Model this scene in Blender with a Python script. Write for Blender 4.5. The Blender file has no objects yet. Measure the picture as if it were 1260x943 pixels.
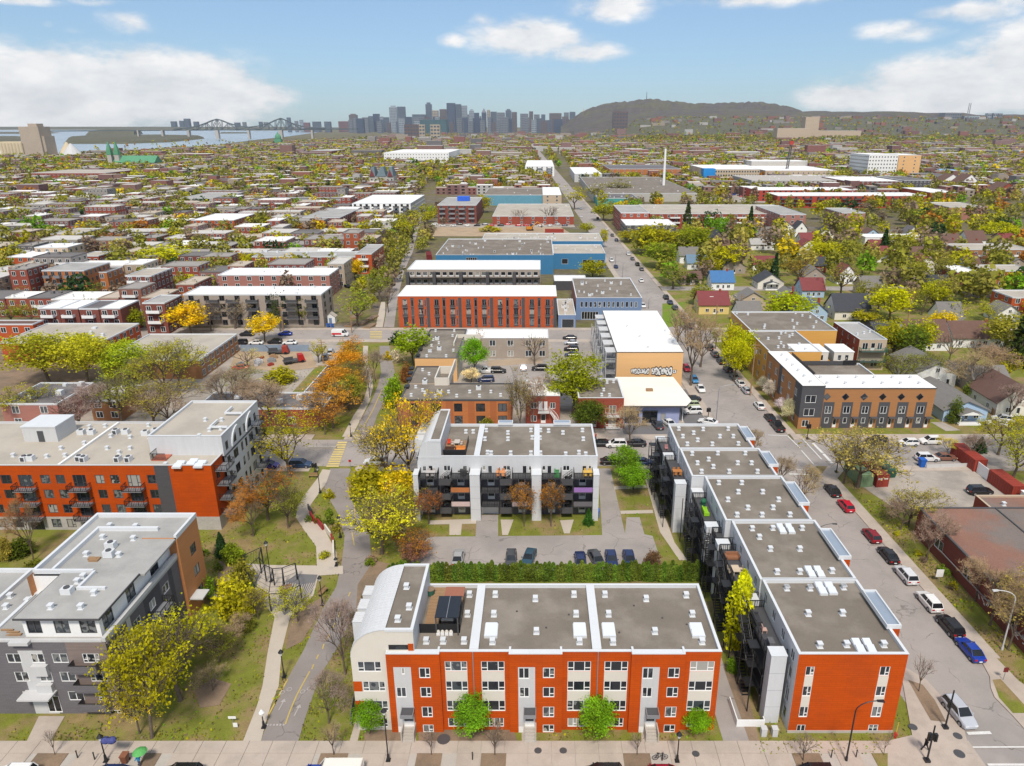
import bpy,math,random
import numpy as np
from mathutils import Vector,Matrix
R=math.radians
rng=random.Random(7)
HAZE=3.2e-5
S=bpy.context.scene
COL=S.collection
# ---------------------------------------------------------------- camera, sky, sun, exposure
F,CX,CY,H,TH=880.0,663.0,471.5,65.0,R(19.75)
cam_d=bpy.data.cameras.new('camera')
cam=bpy.data.objects.new('camera',cam_d);COL.objects.link(cam)
cam.location=(0,0,H);cam.rotation_euler=(R(90)-TH,0,0)
cam_d.sensor_width=36;cam_d.lens=36*F/1260;cam_d.shift_x=(630-CX)/1260
cam_d.clip_start=0.5;cam_d.clip_end=60000
S.camera=cam
SUN_EL,SUN_AZ=R(54),R(178)
sun_d=bpy.data.lights.new('sun','SUN');sun_d.energy=3.8;sun_d.angle=R(9);sun_d.color=(1.0,0.915,0.80)
sun=bpy.data.objects.new('sun',sun_d);COL.objects.link(sun)
sd=Vector((math.sin(SUN_AZ)*math.cos(SUN_EL),math.cos(SUN_AZ)*math.cos(SUN_EL),math.sin(SUN_EL)))
sun.rotation_euler=sd.to_track_quat('Z','Y').to_euler();sun.location=(-200,-400,500)
S.view_settings.view_transform='Standard';S.view_settings.look='None'
S.view_settings.exposure=0.04;S.view_settings.gamma=1.0
S.render.film_transparent=False
try:
 S.cycles.volume_max_steps=64;S.cycles.max_bounces=6;S.cycles.diffuse_bounces=3
 S.cycles.transparent_max_bounces=8;S.cycles.volume_bounces=0;S.cycles.use_denoising=True
except Exception:pass
def NODES(nt):
 """tiny node-building helper: n('Type', attr=..., i={socket:value or (node,out)})"""
 def n(t,i=None,**kw):
  nd=nt.nodes.new(t)
  for k,v in kw.items():setattr(nd,k,v)
  for k,v in(i or{}).items():
   if isinstance(v,bpy.types.NodeSocket):nt.links.new(v,nd.inputs[k])
   else:nd.inputs[k].default_value=v
  return nd
 return n
def make_world():
 w=bpy.data.worlds.new('World');S.world=w;w.use_nodes=True
 nt=w.node_tree;nt.nodes.clear();n=NODES(nt)
 sky=n('ShaderNodeTexSky',sky_type='NISHITA',sun_disc=False,sun_elevation=SUN_EL,sun_rotation=SUN_AZ,altitude=60,air_density=1.0,dust_density=0.4,ozone_density=2.2)
 tc=n('ShaderNodeTexCoord')
 sep=n('ShaderNodeSeparateXYZ',{0:tc.outputs['Generated']})
 def M(op,a,b=None,c=None,cl=False):
  d={0:a}
  if b is not None:d[1]=b
  if c is not None:d[2]=c
  return n('ShaderNodeMath',d,operation=op,use_clamp=cl).outputs[0]
 X,Y,Z=sep.outputs
 az=M('ARCTAN2',X,Y);el=M('ARCSINE',Z)
 P=n('ShaderNodeCombineXYZ',{0:M('MULTIPLY',az,1.0),1:M('MULTIPLY',el,2.1),2:0.0}).outputs[0]
 nz=n('ShaderNodeTexNoise',{'Vector':P,'Scale':12.0,'Detail':9.0,'Roughness':0.6})
 nz2=n('ShaderNodeTexNoise',{'Vector':P,'Scale':26.0,'Detail':5.0,'Roughness':0.6})
 nn=M('ADD',M('MULTIPLY',M('SUBTRACT',nz.outputs['Fac'],0.5),2.9),M('MULTIPLY',M('SUBTRACT',nz2.outputs['Fac'],0.5),1.7))
 def ang(u,v):
  dx,yv=u-CX,v-CY
  f=F*math.cos(TH)-yv*math.sin(TH);d=F*math.sin(TH)+yv*math.cos(TH)
  return math.atan2(dx,f),math.atan2(-d,math.hypot(dx,f))
 acc=None
 # cloud banks: centre and half size in photo pixels, strength
 for(u,v,ru,rv,st)in((60,118,150,62,1.1),(215,112,125,52,1.1),(-120,105,160,62,1.0),(310,118,60,26,.75),(1180,108,150,42,1.1),(1290,80,120,62,1.1),(1040,118,70,26,.8),(1440,95,170,50,1.0),(650,48,80,27,.85),(560,50,26,12,.55),(715,64,60,16,.7),(600,25,30,14,.5),(525,64,22,9,.35),(1110,38,75,17,.6),(1200,14,80,16,.7),(1255,2,60,14,.6),(750,8,60,24,.7),(930,-2,120,14,.7),(160,28,45,22,.55),(90,38,22,8,.4),(20,0,70,8,.6),(58,30,16,7,.4),(120,2,60,8,.5)):
  a,e=ang(u,v);a2,e2=ang(u+ru,v);a3,e3=ang(u,v-rv)
  ra,re=abs(a2-a)+1e-4,abs(e3-e)
  qa=M('POWER',M('ABSOLUTE',M('DIVIDE',M('SUBTRACT',az,a),ra)),2.0)
  qe=M('POWER',M('ABSOLUTE',M('DIVIDE',M('SUBTRACT',el,e),re)),2.0)
  g=M('MULTIPLY',M('EXPONENT',M('MULTIPLY',M('ADD',qa,qe),-0.9)),st)
  acc=g if acc is None else M('MAXIMUM',acc,g)
  # the rest of the sky carries the same kind of broken cloud
 far=n('ShaderNodeMapRange',{0:M('ABSOLUTE',az),1:0.75,2:1.0,3:0.0,4:0.42}).outputs[0]
 high=n('ShaderNodeMapRange',{0:el,1:0.17,2:0.26,3:0.0,4:0.42}).outputs[0]
 acc=M('MAXIMUM',acc,M('MAXIMUM',far,high))
 fade=M('MULTIPLY',acc,0.75)
 m=M('ADD',acc,M('MULTIPLY',nn,M('MINIMUM',fade,0.42)))
 mask=n('ShaderNodeMapRange',{0:m,1:0.22,2:0.70,3:0.0,4:1.0},interpolation_type='SMOOTHSTEP').outputs[0]
 mask=M('MULTIPLY',mask,0.93)
 # cloud tone: slightly greyer underside through the noise
 ct=n('ShaderNodeMix',{0:n('ShaderNodeMapRange',{0:nz.outputs['Fac'],1:.35,2:.65,3:0.0,4:1.0}).outputs[0],6:(8.1,8.3,8.6,1),7:(11.2,11.0,10.8,1)},data_type='RGBA')
 tint=n('ShaderNodeMix',{0:1.0,6:sky.outputs[0],7:(0.54,0.68,0.86,1)},data_type='RGBA',blend_type='MULTIPLY')
 tint=n('ShaderNodeMix',{0:1.0,6:tint.outputs[2],7:(1.75,2.35,2.75,1)},data_type='RGBA',blend_type='ADD')
 mix=n('ShaderNodeMix',{0:mask,6:tint.outputs[2],7:ct.outputs[2]},data_type='RGBA')
 bg=n('ShaderNodeBackground',{'Color':mix.outputs[2],'Strength':0.092})
 out=n('ShaderNodeOutputWorld',{'Surface':bg.outputs[0]})
make_world()
# ---------------------------------------------------------------- places: photo pixel -> world point
def ray(u,v):
 dx,yv=u-CX,v-CY
 return dx,F*math.cos(TH)-yv*math.sin(TH),F*math.sin(TH)+yv*math.cos(TH)
def gp(u,v,z=0.0):
 dx,f,d=ray(u,v);k=(H-z)/d
 return dx*k,f*k
def on_y(u,v,Y):
 dx,f,d=ray(u,v);k=Y/f
 return dx*k,H-d*k
def gY(v,z=0.0):return gp(CX,v,z)[1]
def street_x(y):return 58.6-0.0275*y
# ---------------------------------------------------------------- materials
MATS={}
def mat(name,col,rough=.8,var=.16,scale=.6,fine=8.0,metal=0.,spec=.3,objcol=False,streak=None,bump=0.,col2=None,col2_scale=.15,col2_amt=.5,cracks=False,joints=None):
 if name in MATS:return MATS[name]
 m=bpy.data.materials.new(name);m.use_nodes=True;nt=m.node_tree;nt.nodes.clear();n=NODES(nt)
 geo=n('ShaderNodeNewGeometry');pos=geo.outputs['Position']
 mp=n('ShaderNodeMapping',{'Vector':pos})
 if streak:mp.inputs['Scale'].default_value=streak
 a=n('ShaderNodeTexNoise',{'Vector':mp.outputs[0],'Scale':scale,'Detail':4.0,'Roughness':.6})
 b=n('ShaderNodeTexNoise',{'Vector':mp.outputs[0],'Scale':fine,'Detail':2.0})
 ad=n('ShaderNodeMath',{0:a.outputs['Fac'],1:b.outputs['Fac']},operation='ADD')
 mr=n('ShaderNodeMapRange',{0:ad.outputs[0],1:.6,2:1.4,3:1-var,4:1+var})
 if objcol:base=n('ShaderNodeObjectInfo').outputs['Color']
 else:
  base=n('ShaderNodeRGB').outputs[0];base.default_value=(*col,1)
 if col2 is not None:
  c=n('ShaderNodeTexNoise',{'Vector':pos,'Scale':col2_scale,'Detail':5.0,'Roughness':.62})
  cr=n('ShaderNodeMapRange',{0:c.outputs['Fac'],1:.46,2:.6,3:0.,4:col2_amt})
  base=n('ShaderNodeMix',{0:cr.outputs[0],6:base,7:(*col2,1)},data_type='RGBA').outputs[2]
 if joints:
  xyz=n('ShaderNodeSeparateXYZ',{0:pos});hx=n('ShaderNodeMath',{0:xyz.outputs[0],1:xyz.outputs[1]},operation='ADD')
  uv=n('ShaderNodeCombineXYZ',{0:hx.outputs[0],1:xyz.outputs[2]})
  bt=n('ShaderNodeTexBrick',{'Vector':uv.outputs[0],'Color1':(1,1,1,1),'Color2':(.9,.9,.9,1),'Mortar':(.74,.74,.74,1),'Scale':1.0,'Mortar Size':.018,'Brick Width':joints[0],'Row Height':joints[1],'Bias':-.2})
  mr=n('ShaderNodeMath',{0:mr.outputs[0],1:bt.outputs['Color']},operation='MULTIPLY')
 if cracks:
  wv=n('ShaderNodeTexNoise',{'Vector':pos,'Scale':.5,'Detail':3.0})
  wp=n('ShaderNodeVectorMath',{0:wv.outputs['Color'],3:2.2},operation='SCALE');wp=n('ShaderNodeVectorMath',{0:pos,1:wp.outputs[0]},operation='ADD')
  vo=n('ShaderNodeTexVoronoi',{'Vector':wp.outputs[0],'Scale':.16},feature='DISTANCE_TO_EDGE')
  ck=n('ShaderNodeMapRange',{0:vo.outputs['Distance'],1:.004,2:.014,3:.62,4:1.0})
  gate=n('ShaderNodeMapRange',{0:a.outputs['Fac'],1:.45,2:.55,3:0.,4:1.})
  ckm=n('ShaderNodeMix',{0:gate.outputs[0],2:1.0,3:ck.outputs[0]})
  mr=n('ShaderNodeMath',{0:mr.outputs[0],1:ckm.outputs[0]},operation='MULTIPLY')
 sc=n('ShaderNodeVectorMath',{0:base,3:mr.outputs[0]},operation='SCALE')
 p=n('ShaderNodeBsdfPrincipled',{'Base Color':sc.outputs[0],'Roughness':rough,'Metallic':metal,'Specular IOR Level':spec})
 if bump:
  bp=n('ShaderNodeBump',{'Height':b.outputs['Fac'],'Strength':bump,'Distance':.1});nt.links.new(bp.outputs[0],p.inputs['Normal'])
 n('ShaderNodeOutputMaterial',{'Surface':p.outputs[0]})
 MATS[name]=m
 return m
def glass(name,tones,rough=.06):
 """dark glossy pane; each pane object shows its own blind or curtain tone"""
 m=bpy.data.materials.new(name);m.use_nodes=True;nt=m.node_tree;nt.nodes.clear();n=NODES(nt)
 oi=n('ShaderNodeObjectInfo');geo=n('ShaderNodeNewGeometry')
 ns=n('ShaderNodeTexNoise',{'Vector':geo.outputs['Position'],'Scale':1.3,'Detail':1.0})
 ad=n('ShaderNodeMath',{0:ns.outputs['Fac'],1:.5},operation='MULTIPLY_ADD');ad.inputs[2].default_value=-.25
 s=n('ShaderNodeMath',{0:oi.outputs['Random'],1:ad.outputs[0]},operation='ADD')
 cr=n('ShaderNodeValToRGB',{0:s.outputs[0]});cr.color_ramp.interpolation='CONSTANT'
 el=cr.color_ramp.elements
 el[0].position=0;el[0].color=(*tones[0][1],1);el[1].position=tones[1][0];el[1].color=(*tones[1][1],1)
 for p_,c_ in tones[2:]:
  e=el.new(p_);e.color=(*c_,1)
 p=n('ShaderNodeBsdfPrincipled',{'Base Color':cr.outputs[0],'Roughness':rough,'Specular IOR Level':.6})
 n('ShaderNodeOutputMaterial',{'Surface':p.outputs[0]});MATS[name]=m
 return m
G_WIN=glass('window_glass',[(0,(.018,.022,.028)),(.45,(.05,.06,.07)),(.62,(.16,.17,.17)),(.74,(.025,.03,.035)),(.86,(.34,.33,.30))])
G_DARK=glass('dark_glass',[(0,(.012,.014,.018)),(.5,(.03,.035,.04)),(.85,(.09,.1,.11))])
G_CAR=glass('car_glass',[(0,(.012,.014,.017)),(.6,(.02,.024,.03))],.04)
def leaf_mat(name,trans=.5,var=.3):
 m=bpy.data.materials.new(name);m.use_nodes=True;nt=m.node_tree;nt.nodes.clear();n=NODES(nt)
 oi=n('ShaderNodeObjectInfo');geo=n('ShaderNodeNewGeometry')
 a=n('ShaderNodeTexNoise',{'Vector':geo.outputs['Position'],'Scale':.55,'Detail':3.0})
 mr=n('ShaderNodeMapRange',{0:a.outputs['Fac'],1:.3,2:.7,3:1-var*1.3,4:1+var*1.2})
 r2=n('ShaderNodeMapRange',{0:geo.outputs['Random Per Island'],1:0,2:1,3:.58,4:1.35})
 k=n('ShaderNodeMath',{0:mr.outputs[0],1:r2.outputs[0]},operation='MULTIPLY')
 sc=n('ShaderNodeVectorMath',{0:oi.outputs['Color'],3:k.outputs[0]},operation='SCALE')
 d=n('ShaderNodeBsdfDiffuse',{'Color':sc.outputs[0],'Roughness':.6})
 t=n('ShaderNodeBsdfTranslucent',{'Color':sc.outputs[0]})
 mx=n('ShaderNodeMixShader',{0:trans,1:d.outputs[0],2:t.outputs[0]})
 n('ShaderNodeOutputMaterial',{'Surface':mx.outputs[0]});MATS[name]=m
 return m
LEAF=leaf_mat('leaf');NEEDLE=leaf_mat('needle',.25,.35)
BARK=mat('bark',(.13,.10,.075),.9,.3,2.0)
TWIG=mat('twig',(.2,.16,.13),.9,.3,2.0,objcol=True)
m_orange=mat('orange_panel',(.50,.073,.005),.75,.10,.5,5,streak=(.25,.25,7),spec=.15,col2=(.40,.062,.010),col2_scale=.22,col2_amt=.55,joints=(1.2,.3))
m_orange2=mat('orange_panel_darker',(.50,.08,.008),.75,.09,.5,5,streak=(.25,.25,7),joints=(1.2,.3))
m_whitemetal=mat('white_metal',(.56,.57,.585),.5,.07,.6,6,streak=(3,3,.4))
m_greypanel=mat('pale_grey_panel',(.52,.52,.52),.6,.06,.6,6,streak=(3,3,.4))
m_cream=mat('cream_panel',(.62,.58,.51),.7,.05)
m_white=mat('white_paint',(.78,.78,.77),.5,.05)
m_cap=mat('white_flashing',(.62,.64,.66),.4,.05,metal=.0,spec=.5)
m_bluecap=mat('blue_grey_flashing',(.33,.39,.47),.35,.06,metal=.3,spec=.5)
m_gravel=mat('roof_gravel',(.178,.152,.124),.95,.2,.35,14,col2=(.235,.205,.172),col2_scale=.16,col2_amt=.9)
m_greyroof=mat('grey_roof_membrane',(.36,.355,.34),.9,.12,.25,8,col2=(.28,.275,.265),col2_amt=.6)
m_beigeroof=mat('beige_roof_membrane',(.43,.39,.33),.9,.12,.3,8,col2=(.33,.295,.255),col2_amt=.7)
m_whiteroof=mat('white_roof_membrane',(.80,.79,.77),.8,.05,.3,6,col2=(.72,.71,.69),col2_scale=.12,col2_amt=.5)
m_darkroof=mat('dark_asphalt_roof',(.125,.115,.12),.95,.14,.3,10,col2=(.19,.18,.175),col2_amt=.7)
m_brownroof=mat('brown_shingle_roof',(.14,.082,.066),.95,.16,.8,9)
m_redroof=mat('red_roof',(.19,.05,.052),.9,.14,.8,9)
m_blueroof=mat('blue_roof',(.05,.15,.33),.7,.10,.8,9)
m_charroof=mat('charcoal_shingle_roof',(.055,.058,.07),.95,.16,.8,9)
m_greyshing=mat('grey_shingle_roof',(.18,.17,.16),.95,.14,.8,9)
m_rustroof=mat('rusty_red_roof',(.235,.125,.092),.95,.22,.12,6,col2=(.17,.145,.13),col2_scale=.07,col2_amt=.95)
m_charbrick=mat('charcoal_brick',(.085,.082,.088),.85,.12,.8,9,streak=(.4,.4,5),joints=(.6,.24))
m_slate=mat('slate_grey_brick',(.15,.14,.15),.85,.12,.8,9,streak=(.4,.4,5),joints=(.6,.24))
m_tanwood=mat('tan_wood_cladding',(.52,.22,.085),.6,.12,.8,7,streak=(.3,.3,5))
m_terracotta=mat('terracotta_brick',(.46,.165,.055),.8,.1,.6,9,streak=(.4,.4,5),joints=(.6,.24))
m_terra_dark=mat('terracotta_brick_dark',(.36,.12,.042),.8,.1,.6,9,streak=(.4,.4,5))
m_redorange=mat('red_orange_brick',(.46,.088,.026),.8,.1,.6,9,streak=(.4,.4,5),joints=(.6,.24))
m_redbrick=mat('red_brick',(.31,.07,.042),.85,.16,.6,9,streak=(.4,.4,5),joints=(.6,.24))
m_darkbrick=mat('dark_red_brick',(.19,.06,.045),.85,.16,.6,9,streak=(.4,.4,5))
m_brownbrick=mat('brown_brick',(.32,.155,.07),.85,.14,.6,9,streak=(.4,.4,5))
m_pinkbrick=mat('dusky_pink_brick',(.36,.165,.135),.85,.14,.6,9,streak=(.4,.4,5))
m_beigebrick=mat('beige_brick',(.48,.38,.28),.85,.1,.6,9,streak=(.4,.4,5))
m_taupe=mat('taupe_stucco',(.34,.285,.24),.85,.12,.6,6)
m_yellowbrick=mat('golden_yellow_brick',(.62,.33,.085),.8,.08,.6,9,streak=(.3,.3,4))
m_peach=mat('peach_painted_wall',(.70,.42,.19),.8,.05,.4,7,streak=(.3,.3,3))
m_blue=mat('blue_siding',(.045,.18,.34),.6,.08,.6,6,streak=(3,3,.4))
m_steelblue=mat('steel_blue_siding',(.16,.235,.38),.6,.07,.6,6)
m_lavender=mat('lavender_blue_paint',(.30,.34,.52),.7,.07)
m_paleblue=mat('pale_blue_siding',(.36,.49,.65),.7,.06,.6,6,streak=(.3,.3,6))
m_yellowwall=mat('pale_yellow_wall',(.68,.52,.20),.8,.06)
m_stone=mat('grey_stone',(.42,.40,.37),.9,.16,.8,5)
m_concrete=mat('concrete',(.42,.385,.345),.9,.10,.5,8,col2=(.42,.39,.36),col2_amt=.6)
m_slab=mat('pavement_concrete',(.44,.375,.32),.9,.09,.4,9,col2=(.37,.315,.27),col2_scale=.3,col2_amt=.7)
m_path=mat('pale_path_concrete',(.47,.41,.345),.9,.08,.4,9)
m_asphalt=mat('street_asphalt',(.335,.30,.278),.92,.09,.25,12,col2=(.27,.245,.23),col2_scale=.09,col2_amt=.85,cracks=True)
m_asphalt_d=mat('bike_path_asphalt',(.25,.22,.205),.92,.12,.3,12,col2=(.27,.24,.228),col2_scale=.15,col2_amt=.8,cracks=True)
m_newasphalt=mat('dark_asphalt',(.16,.155,.16),.9,.10,.3,12)
m_lot=mat('worn_gravel_lot',(.38,.335,.29),.95,.14,.25,9,col2=(.26,.235,.21),col2_scale=.12,col2_amt=.8)
m_dirt=mat('bare_earth',(.24,.17,.115),.98,.2,.5,8,col2=(.16,.12,.085),col2_amt=.7)
m_sand=mat('sandy_dirt',(.40,.30,.20),.98,.16,.3,8,col2=(.30,.22,.15),col2_amt=.7)
m_grass=mat('grass',(.16,.175,.024),.95,.3,.5,7,col2=(.25,.18,.085),col2_scale=.16,col2_amt=.95)
m_grassfresh=mat('fresh_grass',(.14,.22,.016),.95,.22,.6,9,col2=(.22,.19,.05),col2_scale=.25,col2_amt=.6)
m_black=mat('black_metal',(.016,.016,.018),.45,.1,spec=.5)
m_darkgrey=mat('dark_grey_metal',(.07,.07,.075),.5,.1,spec=.4)
m_grey=mat('grey_metal',(.30,.31,.33),.45,.08,metal=.4)
m_yellowpaint=mat('yellow_road_paint',(.50,.38,.11),.8,.15,1.5)
m_yellowfade=mat('faded_yellow_road_paint',(.58,.46,.19),.85,.22,1.2,7)
m_wornpaint=mat('worn_white_paint',(.40,.37,.355),.85,.25,1.5)
m_whitepaint=mat('white_road_paint',(.62,.61,.59),.8,.15,1.5)
m_wood=mat('weathered_wood',(.30,.185,.10),.8,.2,1.5,streak=(1,6,1))
m_rustred=mat('rust_red_container',(.29,.045,.03),.6,.12,.8)
m_rubber=mat('tyre_rubber',(.015,.015,.016),.85,.1)
m_carpaint=mat('car_paint',(.5,.5,.5),.22,.02,.5,objcol=True,spec=.6)
m_lampred=mat('tail_lamp_red',(.42,.012,.012),.25,.05)
m_lampwhite=mat('head_lamp_clear',(.8,.8,.78),.15,.03)
m_skin=mat('skin',(.45,.27,.19),.6,.05)
m_objpaint=mat('painted_surface',(.5,.5,.5),.7,.08,objcol=True)
m_objbrick=mat('painted_brick',(.5,.5,.5),.85,.14,.6,9,objcol=True,streak=(.4,.4,5))
m_objroof=mat('flat_roof_felt',(.5,.5,.5),.9,.12,.3,6,objcol=True)
# ---------------------------------------------------------------- mesh helpers
class MB:
 def __init__(s):s.V,s.F,s.M=[],[],[]
 def quad(s,a,b,c,d,m=0):
  i=len(s.V);s.V+=[a,b,c,d];s.F.append((i,i+1,i+2,i+3));s.M.append(m)
 def tri(s,a,b,c,m=0):
  i=len(s.V);s.V+=[a,b,c];s.F.append((i,i+1,i+2));s.M.append(m)
 def poly(s,pts,m=0):
  i=len(s.V);s.V+=list(pts);s.F.append(tuple(range(i,i+len(pts))));s.M.append(m)
 def box(s,x0,x1,y0,y1,z0,z1,m=0,mt=None):
  i=len(s.V)
  s.V+=[(x0,y0,z0),(x1,y0,z0),(x1,y1,z0),(x0,y1,z0),(x0,y0,z1),(x1,y0,z1),(x1,y1,z1),(x0,y1,z1)]
  s.F+=[(i,i+3,i+2,i+1),(i+4,i+5,i+6,i+7),(i,i+1,i+5,i+4),(i+1,i+2,i+6,i+5),(i+2,i+3,i+7,i+6),(i+3,i,i+4,i+7)]
  s.M+=[m,m if mt is None else mt,m,m,m,m]
 def prism(s,poly,z0,z1,m=0,mt=None):
  n=len(poly);i=len(s.V)
  s.V+=[(x,y,z0)for x,y in poly]+[(x,y,z1)for x,y in poly]
  s.F.append(tuple(range(i+n-1,i-1,-1)));s.M.append(m)
  s.F.append(tuple(range(i+n,i+2*n)));s.M.append(m if mt is None else mt)
  for k in range(n):
   j=(k+1)%n;s.F.append((i+k,i+j,i+n+j,i+n+k));s.M.append(m)
 def tube(s,p,q,r0,r1,n=6,m=0,cap=True):
  p,q=Vector(p),Vector(q);d=(q-p)
  if d.length<1e-6:return
  d.normalize();a=d.orthogonal().normalized();b=d.cross(a);i=len(s.V)
  for(c,r)in((p,r0),(q,r1)):
   for k in range(n):
    t=2*math.pi*k/n;s.V.append(tuple(c+a*(r*math.cos(t))+b*(r*math.sin(t))))
  for k in range(n):
   j=(k+1)%n;s.F.append((i+k,i+j,i+n+j,i+n+k));s.M.append(m)
  if cap:
   s.F.append(tuple(range(i+n-1,i-1,-1)));s.M.append(m);s.F.append(tuple(range(i+n,i+2*n)));s.M.append(m)
 def rings(s,rings,m=0,cap=True):
  n=len(rings[0]);i=len(s.V)
  for r in rings:s.V+=[tuple(p)for p in r]
  for a in range(len(rings)-1):
   for k in range(n):
    j=(k+1)%n
    s.F.append((i+a*n+k,i+a*n+j,i+(a+1)*n+j,i+(a+1)*n+k));s.M.append(m)
  if cap:
   s.F.append(tuple(range(i+n-1,i-1,-1)));s.M.append(m)
   e=i+(len(rings)-1)*n;s.F.append(tuple(range(e,e+n)));s.M.append(m)
 def ball(s,c,rx,ry,rz,m=0,u=8,v=5):
  rs=[]
  for a in range(v+1):
   t=math.pi*(a/v-.5)*.98
   rs.append([(c[0]+rx*math.cos(t)*math.cos(2*math.pi*k/u),c[1]+ry*math.cos(t)*math.sin(2*math.pi*k/u),c[2]+rz*math.sin(t))for k in range(u)])
  s.rings(rs,m)
 def mesh(s,name,mats,smooth=False):
  me=bpy.data.meshes.new(name);me.from_pydata(s.V,[],s.F)
  for m in(mats if isinstance(mats,(list,tuple))else[mats]):me.materials.append(m)
  if any(s.M):me.polygons.foreach_set('material_index',s.M)
  if smooth:me.polygons.foreach_set('use_smooth',[True]*len(s.F))
  me.update();return me
def obj(name,me,parent=None,loc=(0,0,0),rz=0.,color=None,kind=None,scale=None):
 o=bpy.data.objects.new(name,me);COL.objects.link(o);o.location=loc
 if rz:o.rotation_euler=(0,0,rz)
 if parent is not None:o.parent=parent
 if color is not None:o.color=(*color,1)
 if kind:o['kind']=kind
 if scale is not None:o.scale=scale if isinstance(scale,(tuple,list))else(scale,)*3
 return o
def tag(o,label,cat,group=None):
 o['label']=label;o['category']=cat
 if len(label.split())>16:print('LONG',label)
 if group:o['group']=group
 return o
def thing(name,label,cat,loc=(0,0,0),rz=0.,group=None):
 return tag(obj(name,None,None,loc,rz),label,cat,group)
def struct(name,mb,mats,loc=(0,0,0)):
 return obj(name,mb.mesh(name,mats),None,loc,kind='structure')
CH={}
def kids(o):return CH.get(o.name)or list(o.children)
def dup(root,loc,rz=0.,label=None,color=None,scale=None,group=None):
 r=root.copy();COL.objects.link(r);r.location=loc;r.rotation_euler=(0,0,rz)
 if label:r['label']=label
 if group:r['group']=group
 if scale is not None:r.scale=scale if isinstance(scale,(tuple,list))else(scale,)*3
 if color is not None:r.color=(*color,1)
 for ch in kids(root):
  c=ch.copy();COL.objects.link(c);c.parent=r
  if color is not None and ch.get('tinted'):c.color=(*color,1)
  for g in kids(ch):
   d=g.copy();COL.objects.link(d);d.parent=c
 return r
 # ---------------------------------------------------------------- windows, facades, flat-roofed buildings
WIN={}
def window_meshes(w,h,style,fm):
 key=(round(w,1),round(h,1),style,fm.name);
 if key in WIN:return WIN[key]
 w,h=key[0],key[1];b=.08;y0,y1=.03,.12
 f=MB()
 f.box(-w/2,-w/2+b,y0,y1,0,h);f.box(w/2-b,w/2,y0,y1,0,h)
 f.box(-w/2+b,w/2-b,y0,y1,0,b);f.box(-w/2+b,w/2-b,y0,y1,h-b,h)
 def vbar(x):f.box(x-.045,x+.045,y0+.01,y1,b,h-b)
 def hbar(xa,xb,z):f.box(xa,xb,y0+.012,y1,z-.04,z+.04)
 if style=='triple':
  a=w/2-w*.27;vbar(-a);vbar(a);hbar(-w/2+b,-a-.045,h*.33);hbar(a+.045,w/2-b,h*.33)
 elif style=='pair':vbar(w*.08);hbar(w*.08+.045,w/2-b,h*.33)
 elif style=='two':vbar(0)
 elif style=='low':hbar(-w/2+b,w/2-b,h*.3)
 elif style=='door':f.box(-w/2+b,w/2-b,y0+.012,y1,b,h*.3)
 elif style=='grid':
  k=max(2,int(w/.9))
  for i in range(1,k):vbar(-w/2+w*i/k)
  hbar(-w/2+b,w/2-b,h*.5)if False else None
 p=MB();p.quad((-w/2+b*.5,.09,b*.5),(w/2-b*.5,.09,b*.5),(w/2-b*.5,.09,h-b*.5),(-w/2+b*.5,.09,h-b*.5))
 WIN[key]=(f.mesh('window',fm),p)
 return WIN[key]
PANE={}
def side_frame(side,b):
 x0,x1,y0,y1=b
 return{'S':((x0,y0),0.,x1-x0),'E':((x1,y0),R(90),y1-y0),'N':((x1,y1),R(180),x1-x0),'W':((x0,y1),R(270),y1-y0)}[side]
def put_window(root,side,b,s,z,w,h,style,fm,gm):
 (ox,oy),a,L=side_frame(side,b)
 me,p=window_meshes(w,h,style,fm);ww,hh=round(w,1),round(h,1)
 o=obj('door' if style=='door' else 'window',me,root,(ox+s*math.cos(a),oy+s*math.sin(a),z),a)
 k=(ww,hh,gm.name)
 if k not in PANE:PANE[k]=p.mesh('pane',gm)
 obj('pane',PANE[k],o)
 return o
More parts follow.
